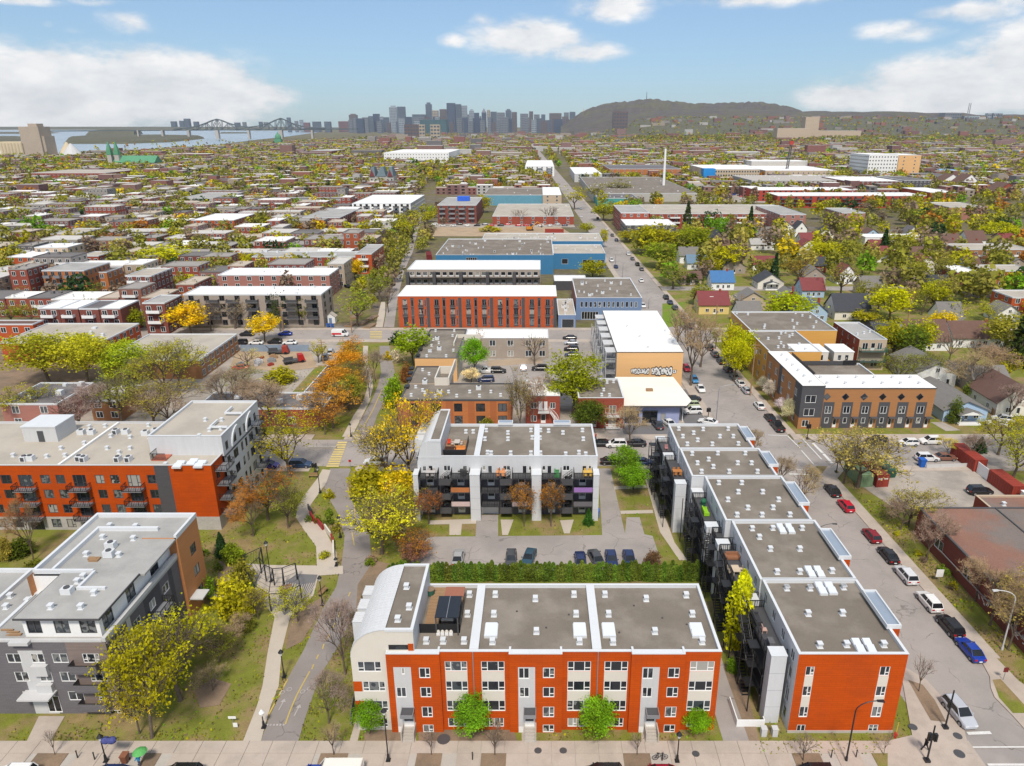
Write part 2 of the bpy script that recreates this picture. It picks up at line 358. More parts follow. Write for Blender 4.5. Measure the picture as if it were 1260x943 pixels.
def facade(root,side,b,z0,z1,ops,m,fm=None,gm=None,reveal=.13,panes=True,regions=()):
 """one wall with real openings; ops = (s0, s1, za, zb, style[, glass]); regions = (s0, s1, za, zb, slot) of another cladding, m then a list"""
 fm=fm or m_white;gm=gm or G_WIN
 (ox,oy),a,L=side_frame(side,b);q=MB()
 O=[(round(max(o[0],.02),3),round(min(o[1],L-.02),3),round(o[2],3),round(min(o[3],z1-.02),3))for o in ops]
 RG=[(max(0,r[0]),min(L,r[1]),max(z0,r[2]),min(z1,r[3]),r[4])for r in regions]
 xs=sorted({0,L,*[o[0]for o in O],*[o[1]for o in O],*[r[0]for r in RG],*[r[1]for r in RG]})
 zs=sorted({z0,z1,*[o[2]for o in O],*[o[3]for o in O],*[r[2]for r in RG],*[r[3]for r in RG]})
 def at(xc,zc):
  k=0
  for r in RG:
   if r[0]<xc<r[1]and r[2]<zc<r[3]:k=r[4]
  return k
 for zi in range(len(zs)-1):
  zc=(zs[zi]+zs[zi+1])/2;run=None;rm=0
  def flush(e):
   nonlocal run
   if run is not None:q.quad((run,0,zs[zi]),(e,0,zs[zi]),(e,0,zs[zi+1]),(run,0,zs[zi+1]),rm);run=None
  for xi in range(len(xs)-1):
   xc=(xs[xi]+xs[xi+1])/2
   if any(o[0]<xc<o[1]and o[2]<zc<o[3]for o in O):flush(xs[xi]);continue
   k=at(xc,zc)
   if run is not None and k!=rm:flush(xs[xi])
   if run is None:run,rm=xs[xi],k
  flush(xs[-1])
 for(s0,s1,za,zb)in O:
  r=reveal;k=at((s0+s1)/2,zb+.05)
  q.quad((s0,0,za),(s0,0,zb),(s0,r,zb),(s0,r,za),k);q.quad((s1,0,zb),(s1,0,za),(s1,r,za),(s1,r,zb),k)
  q.quad((s0,0,za),(s0,r,za),(s1,r,za),(s1,0,za),k);q.quad((s0,0,zb),(s1,0,zb),(s1,r,zb),(s0,r,zb),k)
 w=obj('wall',q.mesh('wall',m),root,(ox,oy,0),a)
 if panes:
  for o,(s0,s1,za,zb)in zip(ops,O):
   g=o[5]if len(o)>5 else gm
   put_window(root,side,b,(s0+s1)/2,za,s1-s0,zb-za,o[4],fm,g)
 return w
def grid(L,n,rows,w,style='two',m0=1.,m1=None,skip=()):
 m1=m0 if m1 is None else m1;out=[]
 for r_,(za,zb)in enumerate(rows):
  for i in range(n):
   if(i,r_)in skip:continue
   c=m0+(L-m0-m1)*(i+.5)/n;out.append((c-w/2,c+w/2,za,zb,style))
 return out
def vent_mesh():
 q=MB();q.box(-.22,.22,-.22,.22,0,.48);q.box(-.3,.3,-.3,.3,.48,.62);q.box(-.34,.34,-.34,.34,0,.05);return q.mesh('roof_vent',m_cap)
VENT=vent_mesh()
def unit_mesh():
 q=MB();q.box(-.6,.6,-.45,.45,0,.9,0);q.tube((0,0,.9),(0,0,1.02),.36,.34,10,1);q.box(-.62,-.55,-.3,.3,.1,.8,1);return q.mesh('air_conditioner',[m_cap,m_darkgrey])
ACU=unit_mesh()
def skylight_mesh(k=1.):
 q=MB();q.box(-.75,.75,-1.1,1.1,0,.3,0)
 for s in(0,1):
  y0=-1.02+s*1.05;q.quad((-.68,y0,.32),(.68,y0,.32),(.68,y0+.98,.52),(-.68,y0+.98,.52),1)
  q.quad((-.68,y0+.98,.3),(.68,y0+.98,.3),(.68,y0+.98,.52),(-.68,y0+.98,.52),0)
  q.tri((-.68,y0,.3),(-.68,y0+.98,.3),(-.68,y0+.98,.52),0);q.tri((.68,y0+.98,.3),(.68,y0,.3),(.68,y0+.98,.52),0)
 q.V=[(a*k,b,c)for a,b,c in q.V]
 return q.mesh('skylight',[m_cap,mat('skylight_pane',(.62,.66,.72),.15,.04,spec=.6)])
SKYL=skylight_mesh();SKYN=skylight_mesh(.62)
def roof_and_parapet(root,W,D,h,roofm,capm,x=0.,y=0.,par=.35,t=.28,wallm=None):
 q=MB();q.box(x+.1,x+W-.1,y+.1,y+D-.1,h-par-.2,h-par);obj('roof',q.mesh('roof',roofm),root)
 if par>0.05:
  q=MB();e=.05;z0,z1=h-par+.001,h+.09
  for(a,b_,c,d)in((x-e,x+W+e,y-e,y+t),(x-e,x+W+e,y+D-t,y+D+e),(x-e,x+t,y+t,y+D-t),(x+W-t,x+W+e,y+t,y+D-t)):
   q.box(a,b_,c,d,h+.0,z1)
  for(a,b_,c,d)in((x+.1,x+W-.1,y+.1,y+t-.02),(x+.1,x+W-.1,y+D-t+.02,y+D-.1),(x+.1,x+t-.02,y+t,y+D-t),(x+W-t+.02,x+W-.1,y+t,y+D-t)):
   q.box(a,b_,c,d,h-par-.1,h-.001)
  obj('parapet',q.mesh('parapet',capm),root)
def flat(name,label,cat,x0,x1,y0,y1,h,wall,roof,cap=None,faces=None,par=.35,vents=0,acs=0,group=None,fm=None,gm=None,seed=None,z0=0.):
 """flat-roofed building; faces = {side: [openings] or (material, [openings])}"""
 root=thing(name,label,cat,(x0,y0,0),0,group);W,D=x1-x0,y1-y0;b=(0,W,0,D)
 faces=faces or{}
 for s in 'SENW':
  f=faces.get(s,[]);m,ops=f if isinstance(f,tuple)else(wall,f)
  facade(root,s,b,z0,h,ops,m,fm,gm)
 roof_and_parapet(root,W,D,h,roof,cap or m_cap,par=par)
 rr=random.Random(seed if seed is not None else int(abs(x0*31+y0*17)))
 if isinstance(vents,int):
  vents=[(rr.uniform(1.2,W-1.2),rr.uniform(1.2,D-1.2))for _ in range(vents)]
 for(vx,vy)in vents:obj('roof_vent',VENT,root,(vx,vy,h-par),rr.choice((0,R(90))))
 for _ in range(acs):obj('air_conditioner',ACU,root,(rr.uniform(1.2,W-1.2),rr.uniform(1.2,D-1.2),h-par),rr.choice((0,R(90),R(180))))
 return root
def part(name,mb,mats,root,**kw):return obj(name,mb.mesh(name,mats),root,**kw)
# ---------------------------------------------------------------- the setting: ground, water, streets, paths, hills
def ground_material():
 m=bpy.data.materials.new('city_ground');m.use_nodes=True;nt=m.node_tree;nt.nodes.clear();n=NODES(nt)
 pos=n('ShaderNodeNewGeometry').outputs['Position']
 a=n('ShaderNodeTexNoise',{'Vector':pos,'Scale':.035,'Detail':6.0,'Roughness':.65})
 b=n('ShaderNodeTexNoise',{'Vector':pos,'Scale':.4,'Detail':4.0})
 c=n('ShaderNodeTexNoise',{'Vector':pos,'Scale':.004,'Detail':3.0})
 r=n('ShaderNodeValToRGB',{0:a.outputs['Fac']});e=r.color_ramp.elements
 e[0].position=.36;e[0].color=(.20,.18,.165,1);e[1].position=.64;e[1].color=(.13,.135,.035,1)
 for p,col in((.45,(.15,.12,.085,1)),(.54,(.17,.15,.065,1))):x=e.new(p);x.color=col
 far=n('ShaderNodeMix',{0:n('ShaderNodeMapRange',{0:c.outputs['Fac'],1:.4,2:.6,3:0.,4:.5}).outputs[0],6:r.outputs[0],7:(.095,.095,.05,1)},data_type='RGBA')
 k=n('ShaderNodeMapRange',{0:b.outputs['Fac'],1:.3,2:.7,3:.75,4:1.25})
 s=n('ShaderNodeVectorMath',{0:far.outputs[2],3:k.outputs[0]},operation='SCALE')
 p=n('ShaderNodeBsdfPrincipled',{'Base Color':s.outputs[0],'Roughness':.95,'Specular IOR Level':.1})
 n('ShaderNodeOutputMaterial',{'Surface':p.outputs[0]});return m
q=MB();q.quad((-32000,-3000,0),(32000,-3000,0),(32000,45000,0),(-32000,45000,0))
struct('ground',q,ground_material())
SHEET=[0];HARD=[]
def sheet(name,pts,z,m,h=None,world=False):
 SHEET[0]+=1;z+=.0006*SHEET[0];h=h and h+.0006*SHEET[0]
 P=pts if world else[gp(u,v)for u,v in pts]
 if name not in('lawn','yard'):HARD.append(P)
 q=MB()
 if h:q.prism(P,0.005,h)
 else:q.poly([(x,y,z)for x,y in P])
 o=struct(name,q,m)
 return o
def ribbon(name,left,right,z,m):
 SHEET[0]+=1;z+=.0006*SHEET[0]
 q=MB();L=[gp(*p)for p in left];Rr=[gp(*p)for p in right];HARD.append(L+Rr[::-1])
 for i in range(len(L)-1):
  q.quad((*L[i],z),(*Rr[i],z),(*Rr[i+1],z),(*L[i+1],z))
 return struct(name,q,m)
 # turf and yards of the near blocks
sheet('lawn',[(-150,58),(44.5,58),(44.5,131),(-150,131)],.02,m_grass,world=True)
sheet('lawn',[(-64,144),(-24,144),(-24,221),(-64,221)],.02,m_grass,world=True)
sheet('yard',[(-121,144),(-64,144),(-64,221),(-121,221)],.016,m_lot,world=True)
sheet('yard',[(-24,144),(41,144),(39.5,221),(-24,221)],.02,m_lot,world=True)
sheet('yard',[(59.5,20),(150,20),(150,131),(56.5,131)],.02,m_grass,world=True)
sheet('yard',[(56.5,144),(170,144),(170,221),(54,221)],.02,m_grass,world=True)
sheet('yard',[(-240,144),(-121,144),(-67,221),(-240,221)],.012,m_dirt,world=True)
sheet('yard',[(54,236),(260,236),(260,460),(48,460)],.02,m_grass,world=True)
# streets
q=MB();q.quad((-260,30,.03),(260,30,.03),(260,58.15,.03),(-260,58.15,.03));struct('street',q,m_asphalt)
q=MB()
ys=[58.15,80,110,131,144,180,221,236,300,400,600,900,1400,2200,3000]
for a,b in zip(ys[:-1],ys[1:]):q.quad((street_x(a)-12.8,a,.034),(street_x(a)+1.1,a,.034),(street_x(b)+1.1,b,.034),(street_x(b)-12.8,b,.034))
struct('street',q,m_asphalt)
q=MB();q.quad((-300,131,.031),(300,131,.031),(300,144,.031),(-300,144,.031));struct('street',q,m_asphalt)
q=MB();q.quad((-420,222.5,.031),(320,222.5,.031),(320,234,.031),(-420,234,.031));struct('street',q,m_asphalt)
q=MB();q.quad((52,296,.031),(300,296,.031),(300,304,.031),(52,304,.031));struct('street',q,m_asphalt)
# pavements along the streets (raised, with a kerb step)
def pavement(pts,h=.14):return sheet('pavement',pts,0,m_slab,h,world=True)
for y0,y1,xs in((128.6,131,((-200,-46),(-37,10),(16.4,42))),(144,146.6,((-200,-50),(-43,41.5))),(219.6,222.5,((-300,39.5),)),(234,236.6,((-300,36),)),(128.8,131,((60,200),)),(144,146.8,((56.2,200),)),(219.6,222.5,((54.5,250),)),(234,236.6,((54,250),))):
 for a,b in xs:pavement([(a,y0),(b,y0),(b,y1),(a,y1)])
def side_pave(ya,yb,d0,d1):pavement([(street_x(ya)+d0,ya),(street_x(ya)+d1,ya),(street_x(yb)+d1,yb),(street_x(yb)+d0,yb)])
side_pave(75.2,126,1.1,3.3);side_pave(147,219,1.1,3.0);side_pave(237,295,1.1,3.0);side_pave(305,800,1.1,3.0)
side_pave(147,219,-15.2,-12.8);side_pave(237,420,-15.2,-12.8);side_pave(86,128,-15.0,-12.8)
sheet('pavement',[(1005,592),(1018,575),(1040,566),(1075,569),(1075,575),(1040,578),(1030,590),(1027,600)],0,m_slab,.14)
# front pavement: every slab its own piece
walk=struct('pavement',(lambda q:(q.box(-75,46.5,58.15,61.95,.005,.06),q)[1])(MB()),m_concrete)
pits=[((54,92),m_dirt),((185,205),m_dirt),((398,432),m_dirt),((515,546),m_dirt),((593,624),m_dirt),((765,798),m_dirt),((970,1004),m_dirt),((1067,1105),m_grass)]
pit_x=[((a-CX)*.0905,(b-CX)*.0905,m)for(a,b),m in pits]
SLABS={}
def slab(x0,x1,y0,y1,m=None,name='paving_slab'):
 k=(round(x1-x0,2),round(y1-y0,2),(m or m_slab).name)
 if k not in SLABS:
  w,d=k[0]/2-.02,k[1]/2-.02;c=.012;b=MB()
  b.rings([[(-w,-d,0),(w,-d,0),(w,d,0),(-w,d,0)],[(-w,-d,.08),(w,-d,.08),(w,d,.08),(-w,d,.08)],[(-w+c,-d+c,.092),(w-c,-d+c,.092),(w-c,d-c,.092),(-w+c,d-c,.092)]])
  SLABS[k]=b.mesh(name,m or m_slab)
 o=obj(name,SLABS[k],walk,((x0+x1)/2,(y0+y1)/2,.055+rng.uniform(0,.006)))
 return o
x=-74.0
while x<45.8:
 slab(x,x+2.6,60.25,61.95)
 mx=x+1.3
 if not any(a-.9<mx<b+.9 for a,b,_ in pit_x):slab(x,x+2.6,58.4,60.25)
 x+=2.6
for a,b,m in pit_x:slab(a,b,58.4,60.25,m,'tree_pit_soil')
q=MB();q.box(-75,46.5,58.15,58.38,.01,.15);obj('kerb',q.mesh('kerb',m_concrete),walk)
# rounded street corner
corner=sheet('pavement',[(1092,960),(1092,913),(1122,906),(1110,838),(1113,822),(1140,838),(1165,866),(1186,898),(1191,920),(1183,943),(1176,960)],0,m_slab,.145)
sheet('planting_strip',[(1117,838),(1135,844),(1150,863),(1164,890),(1145,888),(1130,862)],.16,m_dirt)
sheet('pavement',[(1206,812),(1217.7,834),(1218.7,847),(1223.5,859),(1245,881),(1262,900),(1306,948),(1400,948),(1252,838),(1223,808)],0,m_slab,.142)
sheet('lawn',[(1221,838),(1231,837),(1264,873),(1262,879),(1246,879),(1229,860)],.16,m_grass)
# drives and parking courts
sheet('driveway',[(20.7,61.9),(23.7,61.9),(23.7,86),(-18,86),(-18,77.2),(20.7,77.2)],.035,m_asphalt,world=True)
sheet('parking_court',[(505,706),(505,692),(527,661),(741,659),(736,577),(751,577),(769,657),(771,637),(787,637),(793,658),(803,660),(813,690),(813,706)],.036,m_asphalt)
sheet('garage_ramp',[(587,634),(613,634),(613,662),(585,662)],.05,m_asphalt)
sheet('footpath',[(553,640),(569,640),(567,659),(553,659)],.05,m_path)
sheet('footpath',[(528,641),(586,639),(586,645),(528,646)],.045,m_path)
sheet('footpath',[(616,640),(632,640),(625,659),(618,659)],.05,m_path)
sheet('footpath',[(689,641),(706,640),(701,657),(694,657)],.05,m_path)
sheet('footpath',[(763,629),(803,628),(804,632),(764,633)],.045,m_path)
sheet('footpath',[(755,599),(795,597),(796,601),(756,603)],.045,m_path)
sheet('footpath',[(791,580),(797,580),(830,668),(846,690),(836,690),(812,655)],.04,m_path)
sheet('parking_lot',[(1062,600),(1068,588),(1135,577),(1192,577),(1256,612),(1190,625),(1128,627),(1100,626)],.035,m_lot)
sheet('parking_court',[(-21,164),(8,164),(16,147),(19,147),(19,222),(4,222),(4,200),(-21,200)],.035,m_asphalt,world=True)
sheet('lawn',[(815,374),(845,372),(845,400),(815,404)],.04,m_grassfresh)
sheet('forecourt',[(33.6,147),(41.5,147),(41,176),(37.5,176),(34.5,166)],.037,m_newasphalt,world=True)
sheet('forecourt',[(19,147),(33.6,147),(33.6,152),(19,152)],.037,m_newasphalt,world=True)
sheet('work_yard',[(283,452),(292,430),(380,430),(392,452),(350,458)],.04,m_sand)
sheet('parking_lot',[(290,421),(382,421),(384,431),(290,431)],.036,m_asphalt)
sheet('parking_lot',[(388,450),(402,425),(424,425),(420,452)],.04,m_lot)
sheet('driveway',[(1145,520),(1160,520),(1182,530),(1164,531)],.04,m_lot)
# bike path, footpath and plaza of the park
BL=[(321,913),(333,880),(356,832),(374,800),(397,750),(414,722),(421,690),(424,660),(417,635),(401,607),(398,592),(405,580),(406,577)]
BR=[(367,913),(377,880),(394,832),(414,800),(439,750),(452,722),(457,690),(455,660),(442,635),(428,607),(427,592),(431,580),(432,577)]
ribbon('bike_path',BL,BR,.04,m_asphalt_d)
ribbon('bike_path',[(434,539),(447,512),(457,494),(465,475),(469,459),(467,440),(467,426)],[(455,539),(464,512),(473,494),(483,475),(486,459),(482,440),(479,426)],.04,m_asphalt_d)
ribbon('bike_path',[(472,403),(478,370),(487,335),(500,310),(508,285),(516,265)],[(485,403),(489,370),(497,335),(508,310),(514,285),(520,265)],.04,m_asphalt)
ribbon('footpath',[(299,913),(316,870),(323,845),(330,800),(338,760)],[(321,913),(333,870),(343,845),(347,800),(357,760)],.045,m_path)
ribbon('footpath',[(390,697),(389,673),(375,654),(364,637),(367,620),(390,590),(397,578)],[(415,697),(414,680),(398,652),(382,638),(380,625),(388,607),(402,590),(406,578)][:1]+[(414,680),(400,653),(382,638),(382,622),(401,596),(407,579)],.045,m_path)
ribbon('footpath',[(421,538),(435,512),(447,494),(452,478),(452,464),(446,445),(447,426)],[(433,538),(446,512),(455,494),(459,478),(458,464),(452,445),(453,426)],.045,m_path)
ribbon('footpath',[(462,403),(466,385),(469,372)],[(471,403),(474,385),(474,372)],.045,m_path)
sheet('plaza',[(301,708),(303,694),(334,696),(422,697),(422,707),(392,709),(386,733),(377,743),(357,760),(338,760),(313,728)],.05,m_path)
ribbon('footpath',[(226,745),(245,730),(262,728)],[(232,752),(250,738),(268,735)],.045,m_slab)
ribbon('footpath',[(266,745),(275,722),(281,712)],[(275,745),(283,722),(287,712)],.046,m_slab)
ribbon('footpath',[(33,913),(48,882)],[(62,913),(80,882)],.046,m_slab)
ribbon('footpath',[(430,913),(440,880)],[(440,913),(448,880)],.046,m_slab)
for u0,u1,ub in((495,512,503),(642,659,651),(789,806,797)):
 ribbon('footpath',[(u0,913.2),(u0,900)],[(u1,913.2),(u1,900)],.046,m_slab)
sheet('planting_bed',[(448,913),(430+20,880),(500,900),(494,913)],.03,m_dirt)
sheet('planting_bed',[(515,913),(515,899),(632,899),(637,913)],.03,m_dirt)
sheet('planting_bed',[(357,762),(378,745),(398,735),(395,752),(372,790),(352,800)],.03,m_dirt)
sheet('planting_bed',[(300,705),(270,690),(265,735),(313,735)],.03,m_dirt)
sheet('planting_bed',[(440,720),(460,690),(505,700),(470,720),(445,790),(436,790)],.03,m_dirt)
sheet('planting_bed',[(922,913),(890,822),(900,800),(905,800),(933,905),(935,913)],.03,m_dirt)
sheet('planting_bed',[(240,850),(262,835),(285,842),(270,868),(246,872)],.031,m_dirt)
sheet('gravel_bed',[(345,722),(365,707),(391,708),(384,730),(375,741),(350,758),(342,745)],.06,m_newasphalt)
# painted markings
q=MB()
def mark(mb,a,b,wpx,z=.11,m=0):
 A,B=Vector((*gp(*a),0)),Vector((*gp(*b),0));d=(B-A).normalized();nrm=Vector((-d.y,d.x,0))*(wpx/2)
 mb.quad(*[(p.x,p.y,z)for p in(A-nrm,B-nrm,B+nrm,A+nrm)],m)
for a,b in(((465,90),(455,110)),((445,130),(432,155)),((415,185),(405,215)),((390,240),(380,265)),((362,300),(350,320)),((335,345),(328,370)),((308,398),(298,420)),((285,445),(275,470)),((265,480),(232,540)),((232,540),(200,600)),((200,600),(170,670)),((170,670),(145,740))):
 mark(q,(315+a[0]/4,707+a[1]/4),(315+b[0]/4,707+b[1]/4),.16)
for a,b in(((331,880),(354,837)),((341,849),(349,849)),((338,866),(344,858)),((448,525),(459,505)),((459,505),(470,480))):mark(q,a,b,.18)
for a,b in(((437,640),(436,622)),((433,655),(436,672)),((428,600),(430,612))):mark(q,a,b,.16)
struct('path_marking',q,m_yellowpaint)
q=MB()
for i in range(11):
 t=i/11+.02;va,vb=576-32*t,576-32*(t+.062)
 La,Lb=(401+(416-401)*t,va),(401+15*(t+.062),vb);Ra,Rb=(416.5+11*t,va),(416.5+11*(t+.062),vb)
 q.quad(*[(*gp(*p),.11)for p in(La,Ra,Rb,Lb)])
for i in range(5):
 t=i/5;q.quad(*[(*gp(*p),.11)for p in((455,417-10*t),(470,417-10*t),(470.4,416-10*t),(455.4,416-10*t))])
struct('crosswalk',q,m_yellowfade)
q=MB()
for a,b,w in(((971,584),(1009,585),.5),((945,536),(969,537),.3),((969,537),(984,552),.25),((986,555),(1001,572),.25),((984,537),(1011,566),.25),((1000,546),(1012,558),.6),((1013,559),(1024,571),.6),((964,579),(1001,579),.25),((1190,903.5),(1219,902.5),.42),((1190,920.5),(1300,920),.2),((1215,942),(1300,942),.3),((1188,912),(1208,943),.12),((741,351.5),(776,351.5),.5),((785,398),(815,396),.5),((905,536),(940,536),.4)):
 mark(q,a,b,w)
struct('road_marking',q,m_whitepaint);q=MB()
# bicycle symbol and arrows on the path
def ring(mb,c,r,z=.112,w=.09):
 for k in range(12):
  t0,t1=2*math.pi*k/12,2*math.pi*(k+1)/12
  mb.quad(*[(c[0]+rr_*math.cos(t),c[1]+rr_*math.sin(t),z)for rr_,t in((r-w,t0),(r,t0),(r,t1),(r-w,t1))])
for(u,v)in((351,853),(376,852),(410,660+40),(446,520)):
 x,y=gp(u,v);ring(q,(x-.35,y),.33);ring(q,(x+.35,y+.5),.33)
 q.quad((x-.35,y,.113),(x-.27,y,.113),(x+.4,y+.5,.113),(x+.32,y+.5,.113))
for(u,v)in((346,868),(365,875),(430,650)):
 x,y=gp(u,v);q.quad((x-.06,y-.9,.112),(x+.06,y-.9,.112),(x+.16,y+.4,.112),(x+.04,y+.4,.112));q.tri((x-.22,y+.4,.112),(x+.42,y+.4,.112),(x+.12,y+.95,.112))
for k in range(6):
 u=328+k*4;mark(q,(u,893),(u+2.4,893),.25)
struct('path_marking',q,m_wornpaint)
for(u,v,r)in((546,911,.75),(662,925,.42),(693,925,.42),(856,929,.42),(1123,896,.5),(1178,907,.5),(1180,929,.6)):
 x,y=gp(u,v);b=MB();b.tube((x,y,.12),(x,y,.165),r,r,14);struct('manhole_cover',b,m_darkgrey)
 # river and islands, left
m_water=mat('river_water',(.30,.36,.40),.25,.08,.02,.08,spec=.5)
q=MB();q.poly([(*gp(u,v),.4)for u,v in((-420,186),(60,194),(150,190),(215,185),(262,179),(318,172),(352,168.5),(392,163),(392,161.0),(300,161),(200,160),(60,160),(-420,160))]);struct('river',q,m_water)
m_farland=mat('far_shore_scrub',(.10,.095,.055),.95,.3,.006,.05)
def land(pts,zs,name='island'):
 q=MB();P=[gp(u,v)for u,v in pts];cx=sum(p[0]for p in P)/len(P);cy=sum(p[1]for p in P)/len(P)
 r0=[(x,y,.3)for x,y in P];r1=[(cx+(x-cx)*.93,cy+(y-cy)*.9,zs*rng.uniform(.8,1.1))for x,y in P]
 r2=[(cx+(x-cx)*.4,cy+(y-cy)*.4,zs*1.2)for x,y in P]
 q.rings([r0,r1,r2]);struct(name,q,m_farland)
land([(78,177.5),(150,177.5),(210,175.5),(252,171),(250,168.8),(200,167.5),(120,168),(84,170)],11)
land([(105,166.8),(165,166.8),(176,165),(150,163.8),(118,164)],34,'hill')
land([(270,164.8),(306,164.5),(306,163.2),(272,163.2)],5)
land([(-300,181),(10,176),(40,172),(30,168.5),(-300,169)],7)
land([(-300,165.2),(60,165),(75,163.6),(-300,163.6)],10)
land([(-900,159.2),(200,159),(420,159.2),(420,157.4),(-900,157.4)],40,'far_shore')
# the ground rises toward the right far away
def sstep(t):t=min(1,max(0,t));return t*t*(3-2*t)
def tz(x,y):return 118*sstep((y-2700)/2600)*sstep((x/max(y,1)-.04)/.12)
q=MB();NX,NY=46,26;gx=[80+6500*(i/NX)**1.3 for i in range(NX+1)];gy=[2650+3600*j/NY for j in range(NY+1)]
for i in range(NX):
 for j in range(NY):q.quad(*[(x,y,tz(x,y)-.6 if tz(x,y)<.5 else tz(x,y))for x,y in((gx[i],gy[j]),(gx[i+1],gy[j]),(gx[i+1],gy[j+1]),(gx[i],gy[j+1]))])
struct('terrain',q,m_farland)
# the wooded hills behind the city
def hills(name,prof,Y,depth,seed,m):
 r=random.Random(seed);q=MB();rows=[]
 N=90;u0,u1=prof[0][0],prof[-1][0]
 for j in range(9):
  t=j/8;row=[]
  for i in range(N+1):
   u=u0+(u1-u0)*i/N
   for(ua,va),(ub,vb)in zip(prof[:-1],prof[1:]):
    if ua<=u<=ub:v=va+(vb-va)*(u-ua)/(ub-ua);break
   x,zt=on_y(u,v,Y);s=math.sin(math.pi*min(1,t*1.0)/2)if t<1 else 1
   yy=Y-depth*(1-t);jit=1+r.uniform(-.035,.035)*(t>0.05)
   row.append((x*yy/Y*(1+.0*t),yy,max(-5,(zt*(math.sin(t*math.pi/2)**.9))*jit)if j else-5))
  rows.append(row)
 back=[(x*1.25,y+depth*.8,-5)for x,y,z in rows[-1]];rows.append(back)
 for a in range(len(rows)-1):
  for i in range(N):q.quad(rows[a][i],rows[a][i+1],rows[a+1][i+1],rows[a+1][i])
 return struct(name,q,m)
m_hill=mat('spring_woodland_hill',(.088,.074,.068),.98,.5,.018,.12,col2=(.11,.105,.045),col2_scale=.006,col2_amt=.7,bump=.0)
hills('hills',[(690,156),(712,140),(728,133),(750,127.5),(775,124.5),(800,122.5),(825,124.5),(850,128),(880,128),(905,126.5),(930,125.5),(950,127),(970,132),(985,136),(1010,156)],6800,1300,3,m_hill)
hills('hills',[(706,156),(722,149),(760,141),(830,136),(900,134),(980,137),(1060,138.5),(1110,136.8),(1140,139.5),(1180,139),(1215,142),(1260,141.5),(1420,141),(1900,143),(2100,156)],6000,1500,5,m_hill)
# ---------------------------------------------------------------- balconies, stairs and other attached pieces
def balcony(root,x0,x1,y0,y1,z,side='S',mm=None,hgt=1.05,slab_m=None,solid=None,posts=True):
 """slab and railing as one part; the wall is behind"""
 q=MB();q.box(x0,x1,y0,y1,z-.16,z,1)
 e=.04
 lines={'S':((x0,y0,x1,y0),(x0,y0,x0,y1),(x1,y0,x1,y1)),'W':((x0,y0,x0,y1),(x0,y0,x1,y0),(x0,y1,x1,y1)),'E':((x1,y0,x1,y1),(x0,y0,x1,y0),(x0,y1,x1,y1))}[side]
 for(a,b,c,d)in lines:
  L=math.hypot(c-a,d-b);n=max(2,int(L/.28))
  lo=(min(a,c)-(e if a==c else 0),max(a,c)+(e if a==c else 0),min(b,d)-(e if b==d else 0),max(b,d)+(e if b==d else 0))
  q.box(lo[0],lo[1],lo[2],lo[3],z+hgt-.07,z+hgt,0)
  if solid is not None:q.box(lo[0]+.01,lo[1]-.01,lo[2]+.01,lo[3]-.01,z+.05,z+hgt-.08,2)
  else:
   q.box(lo[0]+.005,lo[1]-.005,lo[2]+.005,lo[3]-.005,z+.08,z+.13,0)
   for k in range(n+1):
    px,py=a+(c-a)*k/n,b+(d-b)*k/n;w=.02 if k%4 else .04
    q.box(px-w,px+w,py-w,py+w,z,z+hgt-.07,0)
 return part('balcony',q,[mm or m_black,slab_m or m_darkgrey,solid or m_black],root)
def stair(root,p,q_,width=.9,m=None,rail=True):
 """open metal stair from p up to q_"""
 b=MB();P,Q=Vector(p),Vector(q_);d=Q-P;hd=Vector((d.x,d.y,0)).normalized();sv=Vector((-hd.y,hd.x,0))*width/2;n=max(3,int(abs(d.z)/.2))
 for k in range(n):
  c=P+d*((k+.5)/n);t=hd*.14
  b.quad(*[tuple(v)for v in(c-sv-t,c+sv-t,c+sv+t,c-sv+t)])
 for s in(-1,1):
  a0,a1=P+sv*s,Q+sv*s;b.tube(a0,a1,.07,.07,4)
  if rail:
   up=Vector((0,0,.95));b.tube(a0+up,a1+up,.035,.035,4)
   for k in range(5):c=a0.lerp(a1,k/4);b.tube(c,c+up,.025,.025,4)
 return part('stair',b,m or m_black,root)
def curved_stair(root,c,r,a0,a1,z0,z1,m):
 b=MB();n=16
 for k in range(n):
  t0,t1=a0+(a1-a0)*k/n,a0+(a1-a0)*(k+1)/n;z=z0+(z1-z0)*(k+1)/n
  b.quad(*[(c[0]+rr*math.cos(t),c[1]+rr*math.sin(t),z)for rr,t in((r-.45,t0),(r+.45,t0),(r+.45,t1),(r-.45,t1))])
  for rr in(r-.45,r+.45):
   p,q2=(c[0]+rr*math.cos(t0),c[1]+rr*math.sin(t0),z),(c[0]+rr*math.cos(t1),c[1]+rr*math.sin(t1),z+(z1-z0)/n)
   b.tube(p,q2,.05,.05,4,0,False);b.tube((p[0],p[1],p[2]+.95),(q2[0],q2[1],q2[2]+.95),.04,.04,4,0,False);b.tube(p,(p[0],p[1],p[2]+.95),.025,.025,3,0,False)
 return part('stair',b,m,root)
def px_vents(root,o,lst,z,me=VENT,nm='roof_vent',jit=False):
 for(u,v)in lst:
  x,y=gp(u,v,z+.3);obj(nm,me,root,(x-root.location.x,y-root.location.y,z),R(90)*rng.randint(0,1)if jit else 0)
def sub6(l):return[(315+a/3.997,707+b/3.996)for a,b in l]
def sub7(l):return[(630+a/3.997,707+b/3.996)for a,b in l]
def sub8(l):return[(945+a/3.997,707+b/3.996)for a,b in l]
def sub3(l):return[(630+a/3.997,500+b/3.996)for a,b in l]
def sub4(l):return[(945+a/3.997,500+b/3.996)for a,b in l]
def sub1(l):return[(a/3.997,500+b/3.996)for a,b in l]
